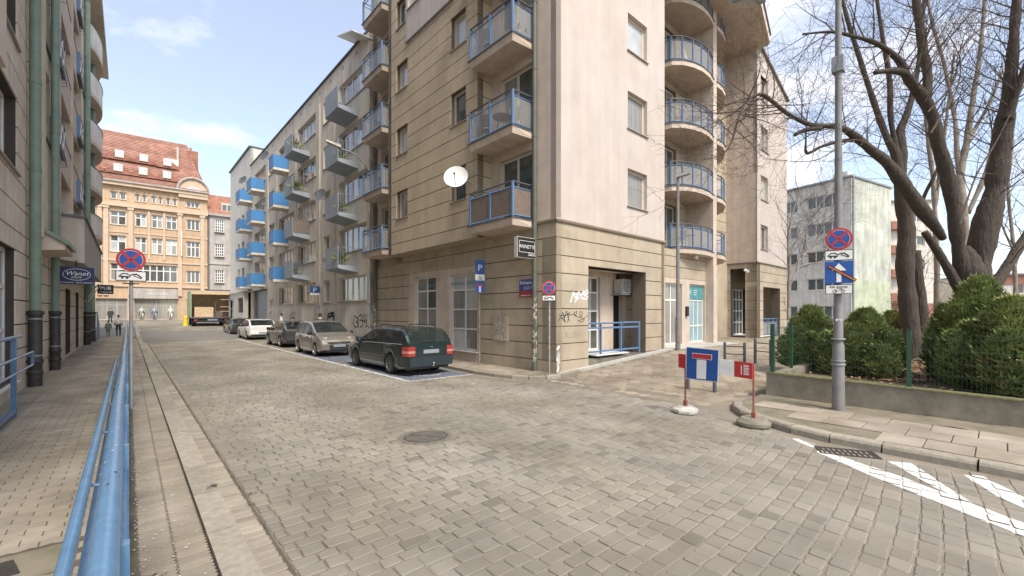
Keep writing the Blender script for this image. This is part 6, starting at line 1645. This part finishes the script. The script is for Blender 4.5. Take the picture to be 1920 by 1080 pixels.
# far P sign
p=gp(590,640,.1); Zp=depth(p); t=thing('road_sign','blue parking sign with white supplement on thin post beside mid street wall','road sign',(p.x,p.y,.1))
spole(t,p.x,p.y,.1,at(589,537,Zp).z,.03); F=frame(p.x,p.y-.04,rad(-12),0)
mb=MB(); mb.box(-.30,.30,-.01,0,at(589,549,Zp).z,at(589,537,Zp).z,F=F); o=mb.build('parking_plate','blues',t)
mb=MB(); text_mb(mb,'P',.42,lambda x,y,z:F(x,y-.014,z+at(589,548,Zp).z),sx=1.1); mb.build('lettering','whites',o)
mb=MB(); mb.box(-.28,.28,-.01,0,at(589,553.5,Zp).z,at(589,549.5,Zp).z,F=F); mb.build('supplement_plate','whites',t)
# Annette lightbox
q=FLf(.82,-.10,0); zt,zb=at(1007,441,12.9).z,at(1007,481,12.9).z
t=thing('shop_sign','projecting black lightbox with framed white lettering beside the corner downpipe','shop sign',(q.x,q.y,zb))
F=frame(q.x-.75,q.y-.05,rad(0),0); wS=.78
mb=MB(); mb.box(-.02,wS,0,.14,zb,zt,F=F); mb.build('sign_box','conc_l',t)
mb=MB(); mb.box(0,wS-.02,-.012,-.002,zb+.02,zt-.02,F=F); fo=mb.build('sign_face','blacks',t)
mb=MB(); a,b,c_,d=.05,wS-.08,zb+.17,zt-.12; stroke(mb,[(a,c_),(b,c_),(b,d),(a,d),(a,c_)],.012,F,y=-.017); mb.build('border_line','whites',fo)
mb=MB(); text_mb(mb,'ANNETTE',.155,lambda x,y,z:F(x+(a+b)/2,y-.02,z+(c_+d)/2-.05),sx=.98); mb.build('lettering','whites',fo)
mb=MB(); text_mb(mb,'Salon',.14,lambda x,y,z:F(x+b-.15,y-.022,z+zb+.07),shear=.3); mb.build('lettering','whites',fo)
mb=MB(); mb.tube([F(wS,.07,zt-.1),F(wS+.18,.07,zt-.1)],.02,5); mb.build('bracket','dgrey',t)
# street name plate
t=thing('street_name_plate','blue and red street name plate fixed to the grooved wall beside the corner downpipe','street sign',tuple(FLf(1.3,-.02,2.4)))
p0=FLf(1.25,-.035,0); F=frame(p0.x,p0.y,CA-rad(90),0)
mb=MB(); mb.box(-.33,.33,-.01,0,2.62,2.98,F=F); mb.build('blue_panel',mat('plate_blue',(.06,.08,.27),.5,.05),t)
mb=MB(); mb.box(-.33,.33,-.01,0,2.42,2.617,F=F); mb.build('red_panel',mat('plate_red',(.32,.05,.06),.5,.05),t)
mb=MB(); text_mb(mb,'Biskupia',.17,lambda x,y,z:F(x-.02,y-.013,z+2.83)); mb.build('lettering','whites',t)
mb=MB(); text_mb(mb,'1 3-5-7',.14,lambda x,y,z:F(x+.08,y-.013,z+2.66)); mb.build('lettering','whites',t)
mb=MB(); text_mb(mb,'osiedle Stare Miasto',.06,lambda x,y,z:F(x,y-.013,z+2.45)); mb.build('lettering','whites',t)
# corner downpipes
def dpipe(x,y,label,z1=20.5,r=.075,posters=True):
    t=thing('downpipe',label,'downpipe',(x,y,.1)); mb=MB(); mb.tube([(x,y,.08),(x,y,z1)],r,12); mb.build('pipe','pipe',t,smooth=40)
    for z in [1.1+2.1*k for k in range(9)]:
        q=MB(); q.lathe([(r+.012,0),(r+.012,.04)],(x,y,z),12); q.build('pipe_collar','pipe',t)
    if posters:
        q=MB()
        for i in range(90):
            a=R_.uniform(2.2,5.6); z=.4+R_.random()*2.0; s=R_.uniform(.015,.045); da=s/r*.6
            v=[(x+(r+.003)*math.cos(a+sx*da),y+(r+.003)*math.sin(a+sx*da),z+sz*s) for sx,sz in ((-1,-1),(1,-1),(1,1),(-1,1))]; q.add(v,[(0,1,2,3)])
        q.build('paper_scraps','conc_l',t,kind='stuff')
q=FLf(.82,-.09,0); dpipe(q.x,q.y,'dark olive downpipe with torn paper scraps near the building corner')
q=FLf(12.3,-.12,0); dpipe(q.x,q.y,'dark downpipe at the joint between the two apartment blocks')
# lamp post at side street
p=gp(1271,657,.40); Zp=depth(p); t=thing('street_lamp','slim dark lamp post with one short grey head before the shop doors','street lamp',(p.x,p.y,.40))
zt=at(1271,333,Zp).z
mb=MB(); mb.lathe([(.10,0),(.095,1.3),(.075,1.4),(.055,zt-.4)],(p.x,p.y,.38),12); mb.build('pole','polem',t,smooth=40)
a0,a1=at(1269,334,Zp),at(1294,326,Zp-.2)
dd=(a1-a0).normalized(); nn=dd.cross(Vector((0,0,1))).normalized()*.13; uu=Vector((0,0,.07))
mb=MB(); mb.hexa([a0-nn,a1-nn*.8,a1+nn*.8,a0+nn,a0-nn+uu*1.6,a1-nn*.8+uu,a1+nn*.8+uu,a0+nn+uu*1.6]); mb.build('lamp_head','grey',t)
# wall lamp on curved arm (cream block)
t=thing('street_lamp','grey lamp on long curved arm reaching out between the balconies','street lamp',tuple(FLf(12.9,.2,9)))
pts=[at(x,y,Z) for x,y,Z in ((691,326,21.3),(684,308,21.0),(672,294,20.8),(655,284,20.6),(635,278,20.4))]
mb=MB(); mb.tube(pts,.04,6); mb.build('arm','polem',t,smooth=40)
a0,a1=at(640,279,20.4),at(612,266,20.2); nn=Vector((.2,0,0)).cross(Vector((0,0,1)))*.6; uu=Vector((0,0,.14))
dd=(a1-a0).normalized(); nn=dd.cross(Vector((0,0,1))).normalized()*.16
mb=MB(); mb.hexa([a0-nn,a1-nn,a1+nn,a0+nn,a0-nn+uu,a1-nn*.6+uu*.6,a1+nn*.6+uu*.6,a0+nn+uu]); mb.build('lamp_head','conc_l',t)
# ================================================================ BARRIER
bt_=thing('barrier','red and white road barrier plank on two rusty poles in grey feet','barrier',tuple(gp(1350,790,0)))
BL=gp(1285,774,0); BR=gp(1413,799,0)
for k,(b,ytop) in enumerate(((BL,665),(BR,682))):
    z1=at(0,ytop,depth(b)).z if False else CAMH+(HZ-ytop)*depth(b)/FPX
    mb=MB(); mb.tube([(b.x,b.y,.12),(b.x,b.y,z1)],.016,8); mb.build('pole','rust',bt_)
    mb=MB(); mb.lathe([(.235,0),(.245,.04),(.235,.07),(.15,.115),(.14,.125),(.0,.125)] if k==0 else [(.25,0),(.265,.03),(.265,.07),(.23,.09),(.19,.13),(.0,.13)],(b.x,b.y,.012),8 if k==0 else 24); fo=mb.build('foot','conc_l' if k==0 else 'conc',bt_,smooth=25)
    mb=MB(); mb.box(b.x-.03,b.x+.03,b.y-.03,b.y+.03,.12,.24); mb.build('socket','rust',fo)
BA=math.atan2(BR.y-BL.y,BR.x-BL.x)
dv=(BR-BL); Lb=dv.length; ux=dv.normalized()
zT,zBm=at(0,664,depth(BL)).z,0
F=frame(BL.x,BL.y,BA,0)
def zL(y): return CAMH+(HZ-y)*depth(BL)/FPX
def zR(y): return CAMH+(HZ-y)*depth(BR)/FPX
zl0,zl1=zL(690),zL(664); zr0,zr1=zR(711),zR(681)
def plank(a,b,m):
    def zz(t,l,r): return l+(r-l)*t
    mb=MB(); A,B_=a*Lb,b*Lb
    mb.hexa([F(A,-.055,zz(a,zl0,zr0)),F(B_,-.055,zz(b,zl0,zr0)),F(B_,-.03,zz(b,zl0,zr0)),F(A,-.03,zz(a,zl0,zr0)),F(A,-.055,zz(a,zl1,zr1)),F(B_,-.055,zz(b,zl1,zr1)),F(B_,-.03,zz(b,zl1,zr1)),F(A,-.03,zz(a,zl1,zr1))]); return mb.build('plank_section',m,bt_)
plank(-.09,.03,'red'); plank(.03,.27,'whites'); plank(.27,.5,'red'); plank(.5,.76,'whites'); sec4=plank(.76,1.0,'red')
mb=MB(); zc=(zr0+zr1)/2
for i,(xx,st) in enumerate(((.86,'l'),(.91,'S'),(.945,'S'))): 
    if st=='l': stroke(mb,[(xx*Lb,zc-.07),(xx*Lb,zc+.08)],.014,F,y=-.062)
    else:
        for k in range(4): stroke(mb,[(xx*Lb-.02,zc-.07+k*.045),(xx*Lb+.02,zc-.055+k*.045),(xx*Lb-.02,zc-.04+k*.045)],.012,F,y=-.062)
mb.build('plank_print','whites',sec4)
ts=thing('road_sign','blue dead end sign with white stem and red bar hung on the barrier','road sign',(BL.x+.2,BL.y-.1,.8))
# four corners measured, plane slightly in front of the plank
def bp(x,y):  # intersect pixel ray with the vertical plane of the plank, 10 cm forward
    d=ray(x); o_=Vector((BL.x,BL.y))+Vector((math.sin(BA),-math.cos(BA)))*.085; n_=Vector((math.sin(BA),-math.cos(BA)))
    Z=(o_.dot(n_))/(d[0]*n_.x+d[1]*n_.y); return at(x,y,Z)
TL,TRr,BRr,BLl=bp(1287,650),bp(1348.5,656),bp(1346.5,717),bp(1286,710)
n_=Vector((math.sin(BA),-math.cos(BA),0))
def SP(u,v,o_=0): # u,v in 0..1
    a=BLl.lerp(BRr,u); b=TL.lerp(TRr,u); return a.lerp(b,v)+n_*o_
def patch(mb,u0,u1,v0,v1,o_,m=0,t=.004):
    mb.hexa([SP(u0,v0,o_),SP(u1,v0,o_),SP(u1,v0,o_-t),SP(u0,v0,o_-t),SP(u0,v1,o_),SP(u1,v1,o_),SP(u1,v1,o_-t),SP(u0,v1,o_-t)],m)
mb=MB(); patch(mb,0,1,0,1,0,t=.02); mb.build('sign_plate','grey',ts)
mb=MB(); patch(mb,.0,1.,.0,1.,.004); mb.build('white_edge','whites',ts)
mb=MB(); patch(mb,.02,.98,.02,.98,.008); mb.build('blue_field','blues',ts)
mb=MB(); patch(mb,.35,.64,.05,.64,.012); mb.build('white_stem','whites',ts)
mb=MB(); patch(mb,.20,.80,.66,.83,.012); mb.build('bar_edge','whites',ts)
mb=MB(); patch(mb,.21,.79,.675,.815,.016); mb.build('red_bar','red',ts)
# ================================================================ KERBSIDE RAILS, BOLLARD
def rail_pair(label,a,b,hh=.72,lower=True):
    t=thing('bollard_rail',label,'bollard rail',(a[0],a[1],H(*a)),group=None)
    for q_ in (a,b):
        z=H(*q_); mb=MB(); mb.lathe([(.042,-.03),(.042,hh-.02),(.03,hh)],(q_[0],q_[1],z),10); mb.build('post','dgrey',t,smooth=40)
    za,zb=H(*a),H(*b)
    for h_ in (hh-.13,hh-.38):
        mb=MB(); mb.tube([(a[0],a[1],za+h_),(b[0],b[1],zb+h_)],.016,6); mb.build('rail','dgrey',t)
g_=lambda x,y,z:tuple(gp(x,y,z).xy)
rail_pair('dark two bar rail standing behind the red and white plank',g_(1359,681,.26),g_(1396,683,.27),.62)
rail_pair('dark two bar rail ending at the green corner fence post',g_(1416,687,.24),g_(1445,692,.22),.78)
rail_pair('dark low rail hidden behind the blue dead end sign',g_(1290,727,.09),g_(1340,733,.09),.70)
yb=gp(348,613,.35); t=thing('bollard','short yellow bollard standing alone in the far roadway','bollard',tuple(yb)); zb=H(yb.x,yb.y)
mb=MB(); mb.lathe([(.26,0),(.26,.12),(.2,.14),(.19,1.0),(.15,1.08)],(yb.x,yb.y,zb),12); mb.build('bollard_body','yellow',t,smooth=40)
mb=MB(); mb.lathe([(.20,0),(.20,.12)],(yb.x,yb.y,zb+.7),12); mb.build('reflective_band','orange',t)
# ================================================================ PEOPLE
def person(label,loc,rotz,h,top,legs,hairc='hair',pose='walk',hat=False,group=None):
    k=h/1.72; W0=Matrix.Translation(Vector(loc))@Matrix.Rotation(rotz,4,'Z')
    t=thing('person',label,'person',loc,rotz,group)
    st=.16 if pose=='walk' else .03
    J=dict(pel=(0,0,.93),wai=(0,0,1.08),che=(0,0,1.30),nec=(0,0,1.45),hea=(0,.015,1.56),crn=(0,.01,1.66),
     hl=(-.09,0,.90),kl=(-.10,.5*st+.03,.48),al=(-.10,st*-1.0,.09),tl=(-.10,st*-1.0+.13,.04),
     hr=(.09,0,.90),kr=(.10,st*.6+.03,.48),ar=(.10,st*1.0,.09),tr=(.10,st*1.0+.13,.04),
     sl=(-.18,0,1.38),el=(-.24,-.04,1.12),wl=(-.23,.10,.90),fl=(-.22,.14,.82),
     sr=(.18,0,1.38),er=(.24,-.02,1.12),wr=(.23,.04,.88),fr=(.22,.08,.80))
    Rr=dict(pel=.125,wai=.11,che=.13,nec=.05,hea=.075,crn=.07,hl=.08,kl=.055,al=.04,tl=.03,hr=.08,kr=.055,ar=.04,tr=.03,sl=.06,el=.04,wl=.028,fl=.03,sr=.06,er=.04,wr=.028,fr=.03)
    E=[('pel','wai'),('wai','che'),('che','nec'),('nec','hea'),('hea','crn'),('pel','hl'),('hl','kl'),('kl','al'),('al','tl'),('pel','hr'),('hr','kr'),('kr','ar'),('ar','tr'),('che','sl'),('sl','el'),('el','wl'),('wl','fl'),('che','sr'),('sr','er'),('er','wr'),('wr','fr')]
    def skin(name,m,names,grow_,parent,lv=1):
        es=[e for e in E if e[0] in names and e[1] in names]; used=sorted({q for e in es for q in e},key=list(J).index)
        me=bpy.data.meshes.new(name); me.from_pydata([Vector(J[q])*k for q in used],[(used.index(a),used.index(b)) for a,b in es],[]); me.materials.append(M[m])
        o=bpy.data.objects.new(name,me); COL.objects.link(o); o.parent=parent; WM[o.name]=WM[parent.name]
        o.modifiers.new('skin','SKIN'); 
        sv=me.skin_vertices[0].data if me.skin_vertices else None
        if sv is None:
            bpy.context.view_layer.objects.active=o; sv=me.skin_vertices[0].data
        for i,q in enumerate(used): r=(Rr[q]+grow_)*k; sv[i].radius=(r*(1.25 if q in('che','pel','wai') else 1),r); sv[i].use_root=(q in('pel','che') and i==min(used.index(x) for x in used if x in ('pel','che')))
        md=o.modifiers.new('sub','SUBSURF'); md.levels=lv; md.render_levels=lv; me.polygons.foreach_set('use_smooth',[True]*len(me.polygons)); return o
    body=skin('body','skin',set(J),0,t,2)
    skin('jacket',top,{'pel','wai','che','sl','el','wl','sr','er','wr','nec'},.022,t,2)
    skin('trousers',legs,{'pel','hl','kl','al','hr','kr','ar'},.014,t,2)
    mb=MB(); c=Vector((0,-.005,1.635))*k; F=lambda v:W0@v
    n=12; vs=[]
    for i in range(7):
        ph=i/6*math.pi*.62
        for j in range(n):
            a=2*math.pi*j/n; fr_=.45 if (math.sin(a)>.5 and i>3) else 1
            vs.append(F(c+Vector((.088*math.sin(ph)*math.cos(a),.10*math.sin(ph)*math.sin(a)*fr_,.105*math.cos(ph)))*k*1.05))
    mb.add(vs,[(i*n+j,(i+1)*n+j,(i+1)*n+(j+1)%n,i*n+(j+1)%n) for i in range(6) for j in range(n)]+[tuple(range(n))]); mb.build('hair',hairc,t,smooth=True)
    for s in (-1,1):
        mb=MB(); a=W0@(Vector((s*.10,(-.12 if s<0 else .2)*1.0*(st/.16),.0))*k)
        x=s*.10; y=(-st if s<0 else st)
        mb.hexa([F(Vector((x-.045,y-.07,0))*k),F(Vector((x+.045,y-.07,0))*k),F(Vector((x+.045,y+.19,0))*k),F(Vector((x-.045,y+.19,0))*k),F(Vector((x-.04,y-.06,.10))*k),F(Vector((x+.04,y-.06,.10))*k),F(Vector((x+.04,y+.17,.05))*k),F(Vector((x-.04,y+.17,.05))*k)]); mb.build('shoe','black',t)
    return t
M['jgrey']=mat('dark_jacket',(.05,.05,.055),.9,.1,8); M['jwhite']=mat('white_jacket',(.62,.58,.54),.9,.1,8); M['jgreen']=mat('green_coat',(.13,.20,.15),.9,.2,8); M['jeans']=mat('dark_trousers',(.05,.055,.07),.9,.15,8)
p=gp(222,630,.12); person('person in white jacket and dark trousers walking away along the blue rail',(p.x,p.y,.12),rad(0),1.60,'jwhite','jeans')
p=gp(203,631,.12); person('small child in green coat walking beside the person in white',(p.x,p.y,.12),rad(10),1.18,'jgreen','jgreen')
p=at(207,612,48); person('person in dark clothes farther away near the lit shop window',(p.x,p.y,H(p.x,p.y)+.1),rad(170),1.68,'jgrey','jeans')
for x,y,Zz,lb_,jc,hh in ((527,588,29.5,'person in pale jacket on the pavement behind the dark grey estate','jwhite',1.76),(549,595,27.5,'shorter person with dark hair just right of the pale jacket','jwhite',1.52),(600,588,23.0,'person in black jacket behind the roof of the silver hatchback','jgrey',1.78)):
    q=at(x,y,Zz); person(lb_,(q.x,q.y,.1),rad(80 if jc=='jwhite' else -40),hh,jc,'jeans',pose='stand')
# ================================================================ THINGS ON THE BUILDINGS
def dish(label,c,r,aim,m='whitep',arm_to=None):
    t=thing('satellite_dish',label,'satellite dish',tuple(c)); c=Vector(c); aim=Vector(aim).normalized(); a=aim.orthogonal().normalized(); b=aim.cross(a); mb=MB()
    n=20; vs=[]
    for i in range(5):
        q=i/4
        for j in range(n):
            th=2*math.pi*j/n; vs.append(c+(a*math.cos(th)+b*math.sin(th))*r*q+aim*(.22*r*q*q))
    mb.add(vs,[(i*n+j,i*n+(j+1)%n,(i+1)*n+(j+1)%n,(i+1)*n+j) for i in range(4) for j in range(n)]); mb.build('reflector',m,t,smooth=True)
    mb=MB(); mb.tube([c-Vector((0,0,r*.95))+aim*.2*r,c+aim*r*1.05-Vector((0,0,r*.25))],.012,5); mb.tube([c+aim*r*1.05-Vector((0,0,r*.25)),c+aim*r*.9-Vector((0,0,r*.2))],.035,8); mb.build('receiver_arm','dgrey',t)
    if arm_to is not None:
        mb=MB(); mb.tube([c-aim*.02,Vector(arm_to)],.02,6); mb.build('mount','dgrey',t)
    return t
c=FLf(3.6,-1.12,6.55); dish('large white satellite dish mounted beside the lowest glazed corner balcony',c,.42,(-.75,-.75,.35),'whites',FLf(3.15,-.8,6.3))
c=FLf(3.75,-1.0,13.15); dish('thin satellite dish seen edge on by the topmost corner balcony',c,.36,(-.2,-1,.3),'grey',FLf(3.15,-.85,12.6))
for k,(u,z,lb_) in enumerate(((16.1,8.35,'dark dish on the second grey balcony from the street'),(28.6,13.9,'dark dish at the topmost blue balcony of the nearest blue stack'),(36.6,13.85,'dark dish at the topmost blue balcony of the middle blue stack'))):
    c=FM(u,-1.25,z); dish(lb_,c,.42,(-.6,-.35,.3),'dgrey',FM(u-.3,-.9,z-.4))
# air conditioner in the niche
t=thing('air_conditioner','boxy beige air conditioner on bracket high inside the railed niche','air conditioner',tuple(FR(4.9,.9,2.65)))
mb=MB(); mb.box(4.5,5.35,.70,1.08,2.66,3.2,F=FR); mb.build('casing','conc_l',t)
mb=MB(); 
for i in range(9): mb.box(4.55,4.95,.692,.70,2.72+i*.05,2.74+i*.05,F=FR)
mb.build('grille','dgrey',t,kind='stuff')
mb=MB(); mb.box(4.35,5.4,.68,1.15,2.60,2.645,F=FR); mb.build('bracket','grey',t)
t=thing('security_camera','small white security camera fixed at the arcade corner of the second tower','camera',tuple(FR(16.3,.55,4.2)))
mb=MB(); mb.tube([FR(16.36,.6,4.35),FR(16.25,.5,4.3)],.03,6); mb.tube([FR(16.28,.62,4.3),FR(16.22,.38,4.18)],.07,8); mb.build('camera_body','whites',t)
# balcony furniture
def chair(label,c,rz,m='black'):
    t=thing('balcony_chair',label,'chair',tuple(c),rz,None); W0=WM[t.name]; F=lambda x,y,z:W0@Vector((x,y,z))
    q=MB(); q.lathe([(.0,.43),(.20,.43),(.215,.45),(.20,.47),(.0,.475)],(0,0,0),14); q.v=[W0@v for v in q.v]; q.build('seat',m,t)
    q=MB(); n=7; vs=[]
    for i in range(n+1):
        a=rad(200+140*i/n); vs.append((.22*math.cos(a),.22*math.sin(a)))
    q.add([F(x,y,.5) for x,y in vs]+[F(x*1.15,y*1.15,.86+.06*math.sin(math.pi*i/n)) for i,(x,y) in enumerate(vs)],[(i,i+1,n+2+i,n+1+i) for i in range(n)]); q.build('backrest',m,t,smooth=True)
    for x,y in ((-.17,-.15),(.17,-.15),(-.17,.15),(.17,.15)):
        q=MB(); q.tube([F(x,y,.45),F(x*1.25,y*1.25,0)],.014,5); q.build('leg',m,t)
def tabl(label,c,r=.33,m='black'):
    t=thing('balcony_table',label,'table',tuple(c)); c=Vector(c)
    q=MB(); q.lathe([(0,.68),(r,.68),(r,.70),(0,.70)],c,18); q.build('tabletop',m,t)
    for a in range(4):
        d=Vector((math.cos(a*1.57+.6),math.sin(a*1.57+.6),0)); q=MB(); q.tube([c+d*.1+Vector((0,0,.68)),c+d*r*.85],.014,5); q.build('leg',m,t)
f1=FLOORS[1]
chair('black wicker chair beside round table on the second corner balcony',FLf(1.35,-.5,f1),rad(100)); tabl('round black wicker table on the second corner balcony',FLf(1.95,-.45,f1)); chair('low dark chair on the far side of the round wicker table',FLf(2.7,-.5,f1),rad(-80))
chair('folding chair and nothing else on the third corner balcony',FLf(2.55,-.5,FLOORS[2]),rad(-60),'dgrey')
chair('dark chair behind curved glass one floor above the shop doors',FR(9.4,.85,FLOORS[0]),rad(120)); tabl('small dark table on the lowest curved balcony',FR(10.0,.75,FLOORS[0]),.28)
chair('brown chair with open frame on the third curved balcony',FR(9.3,.85,FLOORS[2]),rad(60),'brown'); tabl('round brown wicker table on the third curved balcony',FR(10.4,.8,FLOORS[2]),.36,'brown')
t=thing('cardboard_sheet','brown cardboard sheet leaning on the fourth curved balcony','cardboard',tuple(FR(10,.9,FLOORS[3])))
mb=MB(); mb.hexa([FR(9.6,.7,FLOORS[3]),FR(10.3,.9,FLOORS[3]),FR(10.3,.94,FLOORS[3]),FR(9.6,.74,FLOORS[3]),FR(9.6,.8,FLOORS[3]+.9),FR(10.3,1.0,FLOORS[3]+.9),FR(10.3,1.04,FLOORS[3]+.9),FR(9.6,.84,FLOORS[3]+.9)]); mb.build('sheet','wood',t)
def pot(label,c,r=.14,h=.5,n=90,m='leaf',pm='brown'):
    t=thing('potted_plant',label,'plant',tuple(c)); c=Vector(c); q=MB(); q.lathe([(r*.7,0),(r,.22),(r*.9,.23)],c,10); q.build('pot',pm,t)
    q=MB(); q.r=[]
    for i in range(n):
        d=Vector((R_.gauss(0,1),R_.gauss(0,1),abs(R_.gauss(.8,.6)))).normalized(); p0=c+Vector((0,0,.22)); L=h*R_.uniform(.3,1); p1=p0+d*L; s=d.orthogonal().normalized()*.03
        q.add([p0+d*L*.4,p0+d*L*.7+s,p1,p0+d*L*.7-s],[(0,1,2,3)]); q.r.extend([R_.random()]*4)
    q.build('foliage',m,t,kind='stuff')
pot('leafy pot plant in the near corner of the third glazed corner balcony',FLf(1.2,-.55,FLOORS[2]))
pot('bushy plant on the lowest curved balcony rail end',FR(8.9,.95,FLOORS[0]))
pot('plants trailing from the lowest grey balcony',FM(14.4,-.8,MF[0]),.14,.7,160); pot('small plant on the second grey balcony from the street',FM(14.3,-.8,MF[1]),.12,.5)
pot('plants on the grey balcony two floors up the nearer stack',FM(14.4,-.8,MF[2]),.12,.5); pot('pot plant on the top grey balcony of the farther stack',FM(22.4,-.8,MF[3]),.12,.7,140)
pot('plant on the lowest grey balcony of the farther stack',FM(22.5,-.8,MF[0]),.12,.4); pot('tall plant on the third farther grey balcony',FM(22.3,-.7,MF[2]),.12,.8,140)
t=thing('bicycle_on_balcony','dark bicycle stored behind the lowest far glazed balcony panels','bicycle',tuple(FLf(10.8,-.6,FLOORS[0])))
for u in (10.25,11.3):
    mb=MB(); mb.tube([FLf(u+.32*math.cos(rad(a)),-.6,FLOORS[0]+.45+.32*math.sin(rad(a))) for a in range(0,361,24)],.02,5); mb.build('wheel','black',t)
mb=MB(); f0=FLOORS[0]; mb.tube([FLf(10.25,-.6,f0+.45),FLf(10.6,-.6,f0+.85),FLf(11.1,-.6,f0+.85),FLf(10.75,-.6,f0+.45),FLf(10.6,-.6,f0+.9)],.02,5); mb.tube([FLf(11.3,-.6,f0+.45),FLf(11.1,-.6,f0+.95),FLf(11.0,-.6,f0+1.0)],.02,5); mb.build('frame','black',t)
# ================================================================ GRAFFITI (flat paint on the walls)
def graffiti(label,F,strokes_,m,w,y=-.004):
    mb=MB()
    for s_ in strokes_: stroke(mb,s_,w,F,y=y,t=.0015)
    o=mb.build('graffiti',m,None,label=label,cat='graffiti'); return o
def pxr(pts,b=0):  # photo pixels on the side street facade -> (u,z)
    out=[]
    for x,y in pts:
        d=ray(x); e1=FR(1,b,0)-FR(0,b,0); o=FR(0,b,0); det=-e1.x*d[1]+d[0]*e1.y; u=(o.x*d[1]-d[0]*o.y)/det; Z=(o.x+u*e1.x)/d[0]; out.append((u,CAMH+(HZ-y)*Z/FPX))
    return out
S=[[(1047,603),(1055,585),(1060,604),(1052,595)],[(1057,600),(1062,583),(1067,602)],[(1064,604),(1068,586),(1052,598)],[(1049,592),(1066,590)]]
graffiti('blue black scribbled tag on the corner pillar',FR,[pxr(s) for s in S],'graf',.022)
S=[[(1068,591),(1074,589),(1080,593),(1076,586),(1082,584),(1079,592),(1088,596),(1092,588),(1088,583),(1086,590),(1096,600),(1090,604),(1084,601),(1094,598),(1102,591)]]
graffiti('thin looping black tag between scribble and railed niche',FR,[pxr(s) for s in S],'graf',.018)
S=[[(1070,566),(1075,548),(1080,562),(1085,546),(1088,560),(1094,545),(1096,556),(1102,548)],[(1072,556),(1083,550),(1090,554),(1101,544)],[(1078,566),(1086,556),(1098,562),(1102,556)]]
graffiti('white spray paint smear high on the corner pillar',FR,[pxr(s) for s in S],'grafw',.05)
S=[[(1060,634),(1060,623),(1064,626),(1061,629),(1065,634)],[(1068,624),(1068,633),(1073,633),(1073,624)],[(1077,633),(1077,624),(1081,628),(1077,633)]]
graffiti('faint grey letters low on the corner pillar',FR,[pxr(s) for s in S],'ghost',.02)
S=[[(1044.5,676),(1045.5,668),(1047,662),(1048,672),(1046,682),(1047,690),(1045,696)],[(1045,655),(1048,650)],[(1046,668),(1049,676),(1046,684)]]
graffiti('white paint splash dripping down the foot of the corner',FR,[pxr(s) for s in S],'grafw',.07)
def pxl(pts,a=0):
    out=[]
    for x,y in pts:
        d=ray(x); e2=FC(a,1,0)-FC(a,0,0); o=FC(a,0,0); det=-e2.x*d[1]+d[0]*e2.y; u=(o.x*d[1]-d[0]*o.y)/det; Z=(o.x+u*e2.x)/d[0]; out.append((u,CAMH+(HZ-y)*Z/FPX))
    return out
S=[[(664,596),(662,606),(666,614),(671,612),(670,596),(664,592)],[(671,594),(672,613)],[(673,593),(677,590),(680,594),(679,611),(675,614)],[(682,590),(685,593),(683,604),(688,600),(686,612)],[(674,600),(683,602)],[(667,602),(670,606)]]
graffiti('large black outlined graffiti letters by the silver hatchback roof',FM,[pxl(s,MX) for s in S],'graf',.06)
S=[[(682,594),(687,598),(684,606)],[(676,596),(681,600)],[(686,588),(690,594)]]
graffiti('yellow green strokes over the big black graffiti',FM,[pxl(s,MX) for s in S],mat('graffiti_yellow',(.45,.42,.08),.8,0),.06,y=-.009)
S=[[(686,614),(689,610),(692,615),(695,611),(697,616),(700,612)]]
graffiti('small grey graffiti scrawl at the block joint',FM,[pxl(s,MX) for s in S],'graf',.04)
S=[[(545,587),(546,596),(549,583),(551,597),(553,585),(555,596)],[(546,588),(554,586)]]
graffiti('faint thin tag between the two ground floor windows',FM,[pxl(s,MX) for s in S],'ghost',.05)
S=[[(614,599),(615,590),(618,588),(626,586),(627,598)],[(617,597),(624,588),(625,598)],[(615,594),(626,592)]]
graffiti('dark smudged graffiti patch right of the parking sign',FM,[pxl(s,MX) for s in S],'graf',.12)
S=[[(507,562),(510,570),(508,578)],[(504,590),(509,584),(507,598)],[(506,572),(511,560),(512,574)]]
graffiti('torn poster scraps beside the dark passage',FM,[pxl(s,MX) for s in S],'graf',.08)
S=[[(1468,556),(1470,562),(1473,557)],[(1469,566),(1473,572)],[(1470,578),(1473,585),(1474,578)],[(1472,560),(1471,574)]]
graffiti('grey tag on the edge pier of the second tower',FR,[pxr(s) for s in S],'graf',.04)
# pale scribble below the meter cabinet on the main street wall
S=[[(940,640),(945,634),(948,646),(953,638),(957,650),(962,642),(966,652)],[(944,650),(955,645),(965,657)]]
graffiti('pale chalky scribble below the meter cabinet',FLf,[pxl(s,0) for s in S],'conc_l',.03)
# ================================================================ LITTER
mb=MB()
for i in range(520):
    x=abs(R_.gauss(.07,.05))+.02; y=R_.uniform(1.0,9)**1.0
    if R_.random()<.35: x=R_.uniform(.03,.45)
    s=R_.uniform(.003,.012); a=R_.uniform(0,6.3); z=.124
    mb.add([(x+s*math.cos(a+q),y+s*1.4*math.sin(a+q)*R_.uniform(.5,1),z+R_.uniform(0,.004)) for q in (0,1.5,3,4.5)],[(0,1,2,3)])
mb.build('seed_litter','conc_l',None,kind='stuff')
mb=MB()
for cx_,cy_,n_,sp in ((.10,3.78,160,.035),(.19,3.45,70,.03),(.66,5.4,50,.03),(.9,4.9,60,.03)):
    for i in range(n_):
        x,y=cx_+R_.gauss(0,sp),cy_+R_.gauss(0,sp); a=R_.uniform(0,6.3); s=R_.uniform(.004,.012); z=.122+R_.uniform(0,.02)
        mb.add([(x+s*math.cos(a+q),y+s*math.sin(a+q),z+R_.uniform(-.004,.006)) for q in (0,2,4)],[(0,1,2)])
mb.build('dirt_clump','bark',None,kind='stuff')
